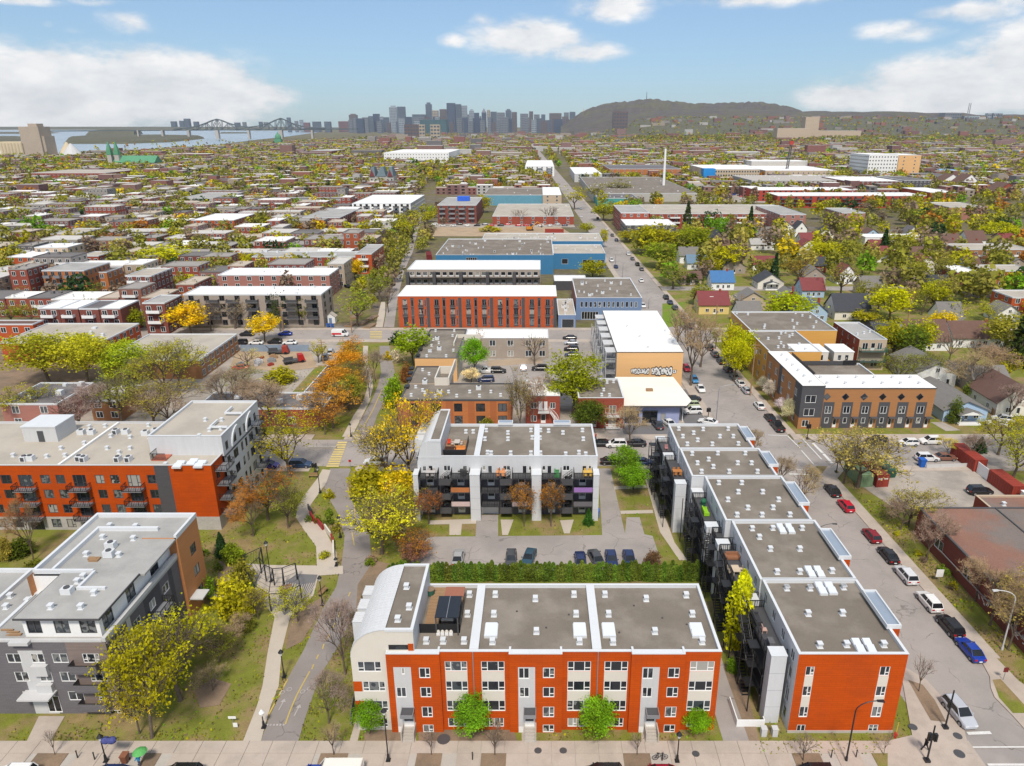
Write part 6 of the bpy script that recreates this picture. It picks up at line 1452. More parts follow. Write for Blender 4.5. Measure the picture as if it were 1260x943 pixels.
# more small houses half hidden by the garden trees
rh_=random.Random(31)
HC=[(m_white,'white'),(m_ivory,'ivory'),(m_paleblue,'pale blue'),(m_redbrick,'red brick'),(m_beigebrick,'beige brick'),(m_taupe,'taupe')]
HR=[(m_charroof,'charcoal'),(m_greyshing,'grey'),(m_brownroof,'brown'),(m_redroof,'maroon')]
made=0
for _ in range(400):
 y=rh_.choice((238,262,284,308,334,360,386,412,438))+rh_.uniform(-2,2);x=rh_.uniform(street_x(y)+8,.70*y);w,d=rh_.uniform(7.5,11),rh_.uniform(8,10)
 if made>=34 or not is_free(x-w/2-2,x+w/2+2,y-4,y+d+2):continue
 (wm_,wn),(rm_,rn)=rh_.choice(HC),rh_.choice(HR);ax=rh_.choice('xy');u=CX+x/y*(F*math.cos(TH)-0);dd=H/y;yv=(F*math.cos(TH)*dd-F*math.sin(TH))/(math.cos(TH)+math.sin(TH)*dd);v=CY+yv;u=CX+x*ray(0,v)[1]/y
 house('gable_house',f'{wn} garden house with {rn} {"side-on" if ax == "x" else "gable-fronted"} roof, {"first" if y < 275 else "second" if y < 325 else "third" if y < 375 else "far"} line {"near the street" if x < .3 * y else "mid-gardens" if x < .5 * y else "far right"}',u,v,w,d,rh_.uniform(3,4.6),rh_.uniform(6.2,8.4),ax,wm_,rm_,rh_.random()<.4)['group']='small houses among the garden trees';made+=1
 # ---------------------------------------------------------------- far landmarks
def base_h(u,vb,vt):x,y=gp(u,vb);return x,y,on_y(u,vt,y)[1]
# grain terminal
x,y,h=base_h(34,195,156);k=y/921
gs=thing('grain_terminal','beige grain terminal with tall concrete head house and silo drums, far left','grain terminal',(x,y,0))
m_silo=mat('beige_silo_concrete',(.55,.47,.33),.9,.1,.05,.5);m_head=mat('brown_grey_concrete',(.40,.335,.27),.9,.12,.05,.5)
q=MB();q.box(-3*k,21*k,0,40,0,h,0);q.box(6*k,17*k,8,30,h,h+6,0);q.box(21*k,24*k,5,40,0,h*.7,0);part('head_house',q,m_head,gs)
for i in range(7):q=MB();q.tube(((-28+i*4)*k,-2,0),((-28+i*4)*k,-2,h*.48),2.1*k,2.1*k,10);part('silo',q,m_silo,gs)
q=MB();q.box(-30*k,-3*k,-2,26,h*.45,h*.53);part('gallery',q,m_silo,gs)
for(a,b,r_,hh)in((-38,30,12,.42),(42,40,15,.46),(30,60,14,.5)):q=MB();q.tube((a*k,b,0),(a*k,b,h*hh),r_*k,1.5,14);part('storage_dome',q,m_greypanel if a!=30 else m_silo,gs)
occupy(x-80,x+120,y-30,y+80)
# green-roofed church
x,y,h=base_h(165,207,192);k=y/920
ch_=thing('green_roofed_church','large church with long green copper roof and two green spires, far left','church',(x,y,0));m_copper=mat('green_copper',(.09,.27,.15),.6,.12,.05,.5)
q=MB();q.box(-24*k,26*k,0,26,0,9);part('wall',q,m_stone,ch_);q=MB();a,b=-24*k,26*k
q.rings([[(a-1,-1.5,8.5),(a-1,27.5,8.5),(a-1,13,h)],[(b+1,-1.5,8.5),(b+1,27.5,8.5),(b+1,13,h)]]);q.rings([[(a+18,-10,6.0),(a+34,-10,6.0),(a+26,-10,12)],[(a+18,10,6.0),(a+34,10,6.0),(a+26,10,13)]]);part('roof',q,m_copper,ch_)
for dx_ in(-29,-20):
 zt=on_y(136,174,y)[1];q=MB();q.box(dx_*k-3.5,dx_*k+3.5,2,9,0,zt*.55);part('tower',q,m_stone,ch_);q=MB();q.rings([[(dx_*k-4,1.5,zt*.5),(dx_*k+4,1.5,zt*.5),(dx_*k+4,9.5,zt*.5),(dx_*k-4,9.5,zt*.5)],[(dx_*k-3.2,2.3,zt*.68),(dx_*k+3.2,2.3,zt*.68),(dx_*k+3.2,8.7,zt*.68),(dx_*k-3.2,8.7,zt*.68)],[(dx_*k-.2,5.3,zt),(dx_*k+.2,5.3,zt),(dx_*k+.2,5.7,zt),(dx_*k-.2,5.7,zt)]]);part('spire',q,m_copper,ch_)
occupy(x-60,x+60,y-20,y+40)
# green dome church beyond
x,y,h=base_h(342,179,162);cd=thing('domed_church','green-domed church tower and pale roof, far left of centre','church',(x,y,0));k=y/925
q=MB();q.box(-4*k,4*k,0,20,0,h*.45,0);q.ball((0,10,h*.55),4*k,10,h*.3,0,10,6);q.tube((0,10,h*.8),(0,10,h),1.5*k,.2,6);part('tower',q,m_copper,cd);q=MB();q.box(-24*k,-4*k,-5,20,0,10);part('nave',q,mat('pale_green_roof',(.45,.55,.42),.7),cd)
# steel cantilever bridge
yB=4150.
def bp(u,v):return on_y(u,v,yB)
br=thing('steel_bridge','long steel truss bridge with two peaks across the river on the skyline','bridge',(0,yB,0));m_steel=mat('bridge_steel',(.10,.125,.14),.6,.1,.01,.1)
q=MB();(xa,za),(xb,zb)=bp(60,160.8),bp(440,158.2);q.rings([[(xa,-8,za-6),(xa,8,za-6),(xa,8,za),(xa,-8,za)],[(xb,-8,zb-6),(xb,8,zb-6),(xb,8,zb),(xb,-8,zb)]]);part('deck',q,m_steel,br)
for side in(-9,9):
 q=MB();top=[(215,158.8),(230,157.8),(243,155.5),(254,151.6),(261,148.6),(267,146.8),(273,148.6),(281,151.8),(292,155),(306,156.6),(320,155),(331,152),(339,148.2),(345.5,145.8),(352,148.4),(360,152.2),(370,155.4),(384,157.6),(400,158.2)]
 bot=[(u,160.2-(u-200)*.006)for u,_ in top]
 for(a,b)in zip(top[:-1],top[1:]):A,B=bp(*a),bp(*b);q.tube((A[0],side,A[1]),(B[0],side,B[1]),3.0,3.0,4)
 for i,(a,b)in enumerate(zip(top,bot)):
  A,B=bp(*a),bp(*b);q.tube((A[0],side,A[1]),(B[0],side,B[1]),1.8,1.8,4)
  if i+1<len(top):C=bp(*(bot[i+1]if i%2 else top[i+1]));Q0=A if i%2 else B;q.tube((Q0[0],side,Q0[1]),(C[0],side,C[1]),1.6,1.6,4)
 part('truss',q,m_steel,br)
for u,w in((267,9),(345.5,9),(232,6),(306,5),(200,5),(170,4),(384,5)):
 xx,z=bp(u,160.5);q=MB();q.box(xx-w,xx+w,-11,11,0,z);part('pier',q,m_stone,br)
 # skyline towers
sky_m={c:mat('tower_'+c,v,.45,.12,.02,.25,spec=.5,streak=(1,1,.3))for c,v in{'slate':(.085,.11,.15),'navy':(.03,.05,.10),'pale':(.30,.34,.38),'tan':(.40,.33,.24),'brown':(.13,.085,.075),'teal':(.03,.11,.12),'grey':(.18,.19,.21),'red':(.20,.07,.06)}.items()}
sky_words={'slate':'slate grey','navy':'dark navy glass','pale':'pale grey','tan':'tan concrete','brown':'dark brown','teal':'teal green glass','grey':'mid grey','red':'dull red'}
m_tw=mat('tower_glazing',(.075,.095,.125),.25,.2,.01,.1,spec=.6)
def tower(u0,u1,vt,vb,Y,c,lab=None,top=None):
 x0,zt=on_y(u0,vt,Y);x1,_=on_y(u1,vt,Y);w=x1-x0;d=max(30,w*.8)
 t=thing('office_tower',lab,'tower',(x0,Y,0),0,'towers of the distant downtown skyline')
 q=MB();q.box(0,w,0,d,0,zt if top!='point' else zt*.82)
 if top=='point':q.rings([[(0,0,zt*.82),(w,0,zt*.82),(w,d,zt*.82),(0,d,zt*.82)],[(w*.45,d*.45,zt),(w*.55,d*.45,zt),(w*.55,d*.55,zt),(w*.45,d*.55,zt)]])
 elif top=='step':q.box(w*.2,w*.8,d*.2,d*.8,zt,zt*1.06)
 elif top=='mast':q.tube((w/2,d/2,zt),(w/2,d/2,zt*1.25),2.5,.8,4)
 part('wall',q,sky_m[c],t)
 q=MB();nx=max(2,int(w/14));nz=max(2,int(zt/16))
 for i in range(nx):
  for k_ in range(nz):a,z=w*(i+.15)/nx,zt*.98*(k_+.2)/nz*(.82 if top=='point' else 1);q.quad((a,-.6,z),(a+w*.7/nx,-.6,z),(a+w*.7/nx,-.6,z+zt*.5/nz),(a,-.6,z+zt*.5/nz))
 o=part('window',q,m_tw,t);o['kind']='stuff'
 return t
TW=[(429,438.4,141.5,'brown','step'),(447,453,148,'grey',0),(453,459,143,'slate',0),(458.5,466,140.3,'navy',0),(467,471,143.5,'pale',0),(471.5,478,144.5,'slate',0),(478.5,487.6,132,'pale','step'),(488.4,497.6,131.4,'slate',0),(498,506,144,'navy',0),(507,523,141,'slate',0),(523.3,530.6,128.4,'slate','step'),(531.5,539,136,'tan',0),(540.6,549,134.5,'brown',0),(549.3,559.4,127,'navy',0),(560,567,128.3,'slate',0),(567.6,574.3,130,'pale',0),(575,577,141,'grey',0),(577.2,582.6,136.2,'pale','step'),(583.2,589.2,139,'navy',0),(590,592,143,'grey',0),(592.4,598,133.4,'navy','point'),(599,603,135.4,'tan',0),(603.5,611,137.6,'slate',0),(611.5,621,138.6,'grey',0),(622,629,136,'slate','step'),(629.4,636,138,'brown',0),(640,650,140,'grey',0),(651,656,137.2,'brown',0),(657,664,141,'grey',0),(666,671,141,'slate',0),(676,691,139.4,'brown',0),(694,700,138.5,'grey',0),(701,708,137.8,'slate',0),(711,715,141.5,'grey',0),(717,720,133.5,'tan','point'),(416,428,149.5,'red',0),(398.6,406,149.8,'slate',0),(384,393,149.8,'slate',0),(373,380,151,'red',0),(352.4,356.6,144.8,'slate',0),(362,366,149,'grey',0),(368,372,147.5,'pale',0),(318,322,150,'slate',0),(209.6,215.5,149.5,'slate',0),(220,225.5,148.8,'slate',0),(225.6,232,146.2,'slate',0),(237.5,243,149.8,'slate',0),(288,294,151,'slate',0),(298,302,150.4,'grey',0),(324,329,150.5,'grey',0),(755,773,137.5,'brown',0)]
rrt=random.Random(5)
prev=None
for i,(u0,u1,vt,c,top)in enumerate(TW):
 h_word='tallest ' if vt<130 else 'tall ' if vt<137 else 'mid-height ' if vt<142.5 else 'low '
 t_word={'step':' with a stepped crown','point':' with a pointed top',0:' with a flat top'}[top]
 where='near the bridge' if u0<420 else 'at the left end of downtown' if u0<480 else 'left of the tallest cluster' if u0<523 else 'in the tallest cluster' if u0<577 else 'right of the tallest cluster' if u0<640 else 'toward the wooded hill'
 tower(u0,u1,vt,158,(21000 if u0<345 else 8300+rrt.uniform(0,700))if u0<740 else 4300,c,f'{h_word}{sky_words[c]} tower{t_word} {where}',top or None)
for i in range(60):
 u=rrt.uniform(428,725);w=rrt.uniform(4,11);tower(u,u+w,rrt.uniform(143.5,151),158,rrt.uniform(7000,8200),rrt.choice(['slate','grey','pale','brown','grey','navy']),'small block among the low buildings at the foot of the downtown towers')
tower(516,549,147.5,160,6400,'teal','broad teal glass block in front of the downtown towers')
for u0,u1,l in((497,515,'brown gridded slab with tan end wall before the downtown'),(515.2,522.5,'tan end block beside the brown gridded slab'),(529,541,'tan slab right of the brown gridded one, before the downtown')):tower(u0,u1,153.4,164,4300,'tan' if u0>500 else 'brown',l)
for u0,u1,vt,c,l in((1164,1184,139,'grey','dark stepped block on the right skyline'),(1187,1206,143,'pale','pale block at the foot of the leaning mast, right skyline'),(1216,1221,139.5,'pale','thin white tower, first of the group right of the mast'),(1223,1228,139.3,'pale','thin white tower, second of the group right of the mast'),(1229,1234,139.8,'grey','thin grey tower, third of the group right of the mast'),(1139,1160,145,'grey','low dark block left of the stepped one, right skyline')):tower(u0,u1,vt,155,4800,c,l)
x,z=on_y(1193,127,4700);x2,z2=on_y(1196,127,4700);xb,_=on_y(1190,142,4700)
mt=thing('leaning_mast','pair of thin leaning masts on the right skyline','mast',(xb,4700,0))
for d_ in(0,10):q=MB();q.tube((d_,0,0),(x-xb+d_,0,z),3,2,5);part('pole',q,m_grey,mt)
x,z=on_y(796,113,6700);_,z0=on_y(796,123,6700);mt=thing('antenna_mast','thin antenna mast on top of the wooded hill','mast',(x,6700,z0-30));q=MB();q.tube((0,0,0),(0,0,z-z0+30),5,2,4);part('pole',q,m_darkgrey,mt)
# white pole, crane
x,y=gp(816,237);zt=on_y(816,183,y)[1];wp=thing('white_pole','tall slender white pole rising above the grey depot','pole',(x,y,0));q=MB();q.tube((0,0,0),(0,0,zt),1.5,1.0,10);part('shaft',q,m_white,wp);q=MB();q.box(-3,3,-3,3,0,4);part('base',q,m_concrete,wp)
x,y=gp(966,222);zt=on_y(966,172,y)[1];cr=thing('tower_crane','dark lattice crane standing over the concrete frame building site','crane',(x,y,0));q=MB()
for a,b in((-1.3,-1.3),(1.3,-1.3),(1.3,1.3),(-1.3,1.3)):q.tube((a,b,0),(a*.7+3,b*.7,zt),.35,.3,4)
for k_ in range(14):
 z=zt*k_/14;s=-1 if k_%2 else 1;q.tube((-1.3*s+3*k_/14,-1.3,z),(1.3*s+3*(k_+1)/14,-1.3,z+zt/14),.2,.2,3);q.tube((-1.3*s+3*k_/14,1.3,z),(1.3*s+3*(k_+1)/14,1.3,z+zt/14),.2,.2,3)
part('lattice',q,m_darkgrey,cr);q=MB();q.box(.5,5,-2,2,zt-6,zt-1.5);part('cab',q,mat('crane_red',(.4,.05,.03),.5),cr)
# turreted stone hall
x,y,h=base_h(470,231,206);k=y/910
th_=thing('turreted_stone_hall','grey stone hall with steep slate roofs and pointed dormers, left of centre','hall',(x,y,0));q=MB();q.box(-15*k,15*k,0,22,0,h*.55);part('wall',q,m_stone,th_)
q=MB()
for a,b in((-15,-7),(-6,6),(7,15)):q.rings([[(a*k,-.5,h*.55),(b*k,-.5,h*.55),(b*k,22,h*.55),(a*k,22,h*.55)],[((a+b)/2*k-1.5,6,h),((a+b)/2*k+1.5,6,h),((a+b)/2*k+1.5,16,h),((a+b)/2*k-1.5,16,h)]])
part('roof',q,mat('slate_green_roof',(.10,.14,.16),.7),th_);q=MB()
for a in(-11,11):q.poly([(a*k-3,-1,h*.55),(a*k+3,-1,h*.55),(a*k,-1,h*.9)])
part('gable',q,m_redroof,th_);joined_windows(th_,30*k,22,[('S',3+i*5.4*k*.9,z,1.6,3)for i in range(6)for z in(1.5,6.5)]).location=(-15*k,0,0);occupy(x-20,x+20,y-5,y+30)
# ---------------------------------------------------------------- row houses of the wider city
walls_c=[((.27,.065,.042),'red brick'),((.19,.055,.045),'dark red brick'),((.24,.10,.07),'brown brick'),((.33,.085,.038),'orange-red brick'),((.40,.32,.24),'beige brick'),((.30,.27,.25),'grey'),((.12,.11,.115),'charcoal'),((.27,.13,.12),'dusky pink brick'),((.55,.53,.50),'off-white')]
walls_w=[7,5,4,3,2.5,2,1.5,2.5,1]
roofs_c=[((.74,.73,.71),'white'),((.52,.50,.47),'pale grey'),((.30,.28,.26),'grey'),((.46,.40,.33),'tan'),((.16,.15,.15),'dark')]
roofs_w=[3.4,4,4,2.6,2.8]
rc=random.Random(21);rows_all=[]
def frustum(Y,pad=20):return-(693/880)*Y*1.02-pad,(627/880)*Y*1.02+pad
Y=252.;k_=0;band=[]
while Y<3400:
 gap=(10,14.5)[k_%2]if Y<900 else(14,24)[k_%2]if Y<1500 else rc.uniform(22,40)
 d=rc.uniform(11,14);band.append((Y,d));Y+=d+gap;k_+=1
def left_ok(x0,x1,Y):return x1<-70-.10*max(0,Y-240)and not(Y<300 and x1>-130)
def mid_ok(x0,x1,Y):return Y>730 and x0>-55-.1*(Y-240)and x1<street_x(Y)-20
def right_ok(x0,x1,Y):return Y>700 and x0>street_x(Y)+8
river=[gp(u,v)for u,v in((-420,186),(60,194),(150,190),(215,185),(262,179),(318,172),(352,168.5),(392,163),(392,161))]
def dry(x,y):
 for(xa,ya),(xb,yb)in zip(river[:-1],river[1:]):
  if min(xa,xb)<=x<=max(xa,xb):return y<ya+(yb-ya)*((x-xa)/(xb-xa)if xb!=xa else 0)-60
 return x>river[-1][0]or y<1400
gaps=[]
for(Y,d)in band:
 xa,xb=frustum(Y);x=xa+rc.uniform(0,10)
 while x<xb:
  w=rc.choice((7,8,9,11,13,16,21))*(1 if Y<1200 else 1.5)
  if rc.random()<.11:gaps.append((x,x+w*.7,Y,d));x+=w*.7;continue
  if(left_ok(x,x+w,Y)or mid_ok(x,x+w,Y)or right_ok(x,x+w,Y))and is_free(x,x+w,Y,Y+d)and dry(x,Y):
   rows_all.append((x,w,Y+rc.uniform(-1.6,1.6),d+rc.uniform(-2.5,2.5),rc.choice((6.8,7.2,9.4,9.8,10.2,7.0))if rc.random()>.04 else 13.5,rc.choices(walls_c,walls_w)[0],rc.choices(roofs_c,roofs_w)[0]))
  x+=w+(rc.uniform(3,7)if rc.random()<.16 else .05)
rows_all.sort(key=lambda r:r[2])
NTH=300
LM=[((77,345),'modern flats'),((180,350),'cream balcony flats'),((335,335),'white-roofed brick flats'),((310,380),'grey-brown flats'),((385,318),'low brick row'),((20,315),'orange cabin-roofed flats'),((62,305),'beige flats'),((470,265),'white modern flats'),((260,268),'orange penthouse flats'),((245,246),'pale stone block'),((395,268),'square brick block'),((380,250),'bright red terrace'),((470,230),'turreted hall'),((85,215),'long brick school'),((165,205),'green-roofed church'),((660,205),'white stepped flats'),((790,240),'grey depot'),((78,285),'upper-left brick hall'),((20,400),'cut-off brick flats'),((109,312),'low flats by the orange bush')]
LMW=[(*gp(*p),t)for p,t in LM]
def where(x,y):
 lx,ly,t=min(LMW,key=lambda l:(l[0]-x)**2+((l[1]-y)*.8)**2);dx,dy=x-lx,y-ly
 return('just ' if math.hypot(dx,dy)<30 else 'far ' if math.hypot(dx,dy)>110 else '')+('behind' if dy>abs(dx)else 'before' if-dy>abs(dx)else 'left of' if dx<0 else 'right of')+' the '+t
for i,(x,w,Y,d,h,(wc,wn),(rcol,rn))in enumerate(rows_all[:NTH]):
 st='two-storey' if h<8 else 'three-storey' if h<12 else 'four-storey'
 bal=max(1,int(w/8))if rc.random()<.35 else 0;cx_=x+w/2
 lab=f'{"narrow " if w < 13 else "wide " if w > 20 else ""}{st} {wn} rowhouse{", balconied," if bal else ""} {rn} roof, {where(cx_, Y)}'
 lab=lab.replace('-storey',' floor')if len(lab.split())>16 else lab
 if len(lab.split())>16:lab=lab.replace('dark red brick','maroon').replace('dusky pink brick','pink').replace(', balconied,',',').replace('narrow ','').replace('wide ','').replace('just ','').replace(', far ',', ').replace(' floor','-floor')
 r_=small_flat('row_house',lab,'row house',x,x+w,Y,Y+d,h,m_objbrick,m_objroof,cap=m_objroof,sides='S'+('E' if x<0 else 'W')if Y<800 else 'S',ws=3.0,group='flat-roofed row houses of the city grid',vents=rc.randint(0,3),balc=bal,wcol=wc,rcol=rcol)
q=MB();wm=[mat('far_wall_%d'%i,tuple(.62*a+.38*.17 for a in c),.9,.15,.2,1)for i,(c,_)in enumerate(walls_c)];rm=[mat('far_roof_%d'%i,c,.9,.1,.2,1)for i,(c,_)in enumerate(roofs_c)]  # wall colours muted toward grey-brown, so distance haze is painted into them
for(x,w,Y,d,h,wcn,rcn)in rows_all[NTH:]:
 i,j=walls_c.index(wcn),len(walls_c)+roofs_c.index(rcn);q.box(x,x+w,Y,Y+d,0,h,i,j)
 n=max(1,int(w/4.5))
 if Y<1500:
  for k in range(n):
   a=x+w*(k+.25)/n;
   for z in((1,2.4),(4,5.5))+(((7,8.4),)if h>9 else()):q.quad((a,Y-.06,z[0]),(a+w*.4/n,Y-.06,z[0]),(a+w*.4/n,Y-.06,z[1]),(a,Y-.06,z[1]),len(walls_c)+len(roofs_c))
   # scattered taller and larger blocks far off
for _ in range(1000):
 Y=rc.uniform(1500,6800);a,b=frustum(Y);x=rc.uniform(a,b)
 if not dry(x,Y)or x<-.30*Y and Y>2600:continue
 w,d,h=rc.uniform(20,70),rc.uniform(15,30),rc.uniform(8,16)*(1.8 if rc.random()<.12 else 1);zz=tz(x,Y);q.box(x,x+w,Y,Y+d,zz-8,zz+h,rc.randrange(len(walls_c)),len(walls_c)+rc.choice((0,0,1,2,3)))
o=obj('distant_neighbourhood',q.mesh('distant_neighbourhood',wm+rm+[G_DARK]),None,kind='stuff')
print('ROWS',len(rows_all))
# ---------------------------------------------------------------- trees and shrubs
def np_mesh(name,V,nper,mats,midx=None):
 n=len(V)//nper;me=bpy.data.meshes.new(name);me.vertices.add(len(V));me.vertices.foreach_set('co',V.astype(np.float32).ravel())
 me.loops.add(len(V));me.loops.foreach_set('vertex_index',np.arange(len(V),dtype=np.int32));me.polygons.add(n)
 me.polygons.foreach_set('loop_start',np.arange(0,len(V),nper,dtype=np.int32))
 for m in mats:me.materials.append(m)
 if midx is not None:me.polygons.foreach_set('material_index',midx.astype(np.int32))
 me.update(calc_edges=True);return me
def leaf_array(g,C,size,up=.35):
 """one bent-diamond leaf clump quad per centre"""
 n=len(C);N=g.normal(size=(n,3));N[:,2]+=up*np.sign(N[:,2]+1e-6);N/=np.linalg.norm(N,axis=1)[:,None]
 A=np.cross(N,g.normal(size=(n,3)));A/=np.linalg.norm(A,axis=1)[:,None];B=np.cross(N,A);s=(size*g.uniform(.55,1.35,n))[:,None]
 e=g.uniform(.55,.95,(n,1));bend=N*s*g.uniform(-.25,.25,(n,1))
 V=np.empty((n,4,3));V[:,0]=C-A*s;V[:,1]=C-B*s*e+bend;V[:,2]=C+A*s;V[:,3]=C+B*s*e+bend
 return V.reshape(-1,3)
def limbs(q,r,p,d,L,rad,depth,tips,spread=.55,n=3,m=0,minr=.012,sides=5):
 """recursive tapering branches"""
 d=d.normalized();mid=p+d*L*.5+Vector((r.uniform(-1,1),r.uniform(-1,1),r.uniform(-.3,.6)))*L*.07;e=p+d*L+Vector((0,0,L*.05))
 q.tube(p,mid,rad,rad*.82,sides,m,False);q.tube(mid,e,rad*.82,rad*.62,sides,m,False)
 tips.append(e)
 if depth==0:return
 k=n+(1 if r.random()<.4 else 0);a0=r.uniform(0,6.28);ax=d.orthogonal().normalized();ay=d.cross(ax)
 for i in range(k):
  t=a0+6.283*i/k+r.uniform(-.5,.5);s=spread*r.uniform(.65,1.25);nd=d+(ax*math.cos(t)+ay*math.sin(t))*s+Vector((0,0,.12))
  st=e if i else e;start=mid.lerp(e,r.uniform(.3,1.0))if i else e
  limbs(q,r,start,nd,L*r.uniform(.62,.82),max(minr,rad*.6),depth-1,tips,spread,n,m,minr,max(3,sides-1))
def tree_proto(kind,seed,lod=0):
 """10 m tall, crown about 7 m wide; returns trunk mesh, crown mesh"""
 r=random.Random(seed);g=np.random.default_rng(seed);q=MB();tips=[]
 if kind in('round','airy','bare','wide'):
  th={'round':2.6,'airy':2.4,'bare':2.6,'wide':2.2}[kind]
  base=Vector((0,0,0));top=Vector((r.uniform(-.2,.2),r.uniform(-.2,.2),th));q.tube((0,0,-.1),(0,0,.5),.26,.2,7,0,False);q.tube((0,0,.5),top,.2,.16,7,0,False)
  k=r.randint(4,6);a0=r.uniform(0,6.28)
  for i in range(k):
   t=a0+6.283*i/k+r.uniform(-.3,.3);s=r.uniform(.45,.95)if i else .1
   limbs(q,r,top,Vector((math.cos(t)*s,math.sin(t)*s,1)),r.uniform(2.2,3.0)if kind!='wide' else r.uniform(2.4,3.1),.12,(3 if kind!='round' else 2)if not lod else(2 if kind=='bare' else 1),tips,.55,3,0,.02)
 if kind=='bare':
  tw=MB();tt=[]
  for p in tips[-(160 if not lod else 50):]:
   for _ in range(7 if not lod else 5):
    d=Vector((r.gauss(0,1),r.gauss(0,1),r.gauss(.6,.8))).normalized();L=r.uniform(.5,1.15);e=p+d*L
    tw.tube(p,e,.022,.008,3,0,False)
    if not lod:
     for _ in range(2):f=p.lerp(e,r.uniform(.3,.9));tw.tube(f,f+(d+Vector((r.gauss(0,.8),r.gauss(0,.8),r.gauss(.1,.6)))).normalized()*r.uniform(.25,.6),.013,.006,3,0,False)
     # a few opening buds along the twigs
  return q.mesh('trunk',BARK),tw.mesh('crown',TWIG)
 if kind in('round','airy','wide'):
  nc,per,cr,ls={'round':(110,50,.60,.175),'airy':(150,17,.36,.125),'wide':(190,24,.40,.14)}[kind]
  if lod:nc,per,ls,cr=int(nc*.6),int(per*.5),ls*1.6,cr*1.15
  rx,rz,zc={'round':(3.3,3.4,6.5),'airy':(3.2,3.5,6.3),'wide':(3.9,2.7,6.9)}[kind]
  C=[]
  lumps=[(g.normal(size=3)*np.array([.5,.5,.45]),g.uniform(.55,.85))for _ in range(6)]
  while len(C)<nc:
   d=g.normal(size=3);d/=np.linalg.norm(d);rad=g.uniform(.25,1)**.45;p=d*rad
   p=p*(1+.22*math.sin(3.1*d[0]+seed)*math.cos(2.7*d[1]+seed*2)+.15*math.sin(5*d[2]+seed))
   if p[2]<-.82:continue
   C.append(np.array([p[0]*rx,p[1]*rx,zc+p[2]*rz]))
  C=np.array(C);tp=np.array([tuple(t)for t in tips]);
  if kind!='round':m_=int(len(C)*.7);C[:m_]=tp[g.integers(len(tp)//4,len(tp),m_)]+g.normal(size=(m_,3))*.3
  if kind!='round' and not lod:
   for p in tips[-170:]:
    for _ in range(3):q.tube(p,p+Vector((r.gauss(0,.45),r.gauss(0,.45),r.gauss(.3,.35))),.016,.007,3,0,False)
  P=np.repeat(C,per,0)+g.normal(size=(nc*per,3))*np.array([cr,cr,cr*.75])
  return q.mesh('trunk',BARK),np_mesh('crown',leaf_array(g,P,np.full(len(P),ls)),4,[LEAF])
 if kind=='column':
  q.tube((0,0,-.1),(0,0,9),.16,.03,6,0,False)
  for i in range(60):
   z=r.uniform(1,8.5);t=r.uniform(0,6.28);L=r.uniform(.6,1.5)*(1-abs(z-4)/9);q.tube((0,0,z),(math.cos(t)*L,math.sin(t)*L,z+L*1.4),.04,.012,3,0,False)
  n=2600 if not lod else 500;z=g.uniform(.08,1,n);rr=1.75*np.sin(np.pi*z**.8)**.7*g.uniform(.1,1,n)**.5+.1;t=g.uniform(0,6.28,n)
  clump=1+.25*np.sin(t*3+z*14);P=np.stack([np.cos(t)*rr*clump,np.sin(t)*rr*clump,z*10],1)
  return q.mesh('trunk',BARK),np_mesh('crown',leaf_array(g,P,np.full(n,.2 if not lod else .4),-.3),4,[LEAF])
 if kind=='conifer':
  q.tube((0,0,-.1),(0,0,9.6),.2,.03,6,0,False)
  n=3000 if not lod else 600;z=g.uniform(.06,1,n)**1.15;lay=np.abs(np.sin(z*34))*.35+.72;rr=(1-z)**.85*2.7*lay*g.uniform(.35,1,n)**.6+.05;t=g.uniform(0,6.28,n);arm=1+.2*np.sin(t*7+z*9)
  P=np.stack([np.cos(t)*rr*arm,np.sin(t)*rr*arm,z*10-rr*.22],1)
  return q.mesh('trunk',BARK),np_mesh('crown',leaf_array(g,P,np.full(n,.26 if not lod else .5),.2),4,[NEEDLE])
 if kind=='shrub':
  for i in range(14):t=r.uniform(0,6.28);s=r.uniform(.5,2.6);q.tube((0,0,-.1),(math.cos(t)*s,math.sin(t)*s,r.uniform(4,8)),.12,.03,4,0,False)
  n=60 if not lod else 26;per=30 if not lod else 12;C=g.normal(size=(n,3));C/=np.linalg.norm(C,axis=1)[:,None];C*=g.uniform(.3,1,(n,1))**.5;C[:,2]=np.abs(C[:,2]);C=C*np.array([4.2,4.2,8.2])+np.array([0,0,1.2])
  P=np.repeat(C,per,0)+g.normal(size=(n*per,3))*np.array([.75,.75,.9]);P[:,2]=np.maximum(P[:,2],.1)
  return q.mesh('trunk',BARK),np_mesh('crown',leaf_array(g,P,np.full(len(P),.38 if not lod else .7)),4,[LEAF])
PROTO={}
def proto(kind,lod,i):
 k=(kind,lod,i)
 if k not in PROTO:PROTO[k]=tree_proto(kind,11+i*17+lod*5+sum(map(ord,kind)),lod)
 return PROTO[k]
YG,YE,GR,OL,OR,BR,DG,PK,WH,LG=(.50,.47,.018),(.74,.56,.016),(.23,.42,.022),(.34,.335,.045),(.50,.22,.032),(.32,.235,.16),(.042,.09,.028),(.45,.24,.22),(.80,.73,.60),(.50,.43,.09)
CWORD={YG:'yellow-green',YE:'bright yellow',GR:'fresh green',OL:'olive green',OR:'orange-brown',BR:'bare brown',DG:'dark green',PK:'pinkish',WH:'white-blossomed',LG:'pale sparse-leaved'}
NTREE=[0];rt=random.Random(77)
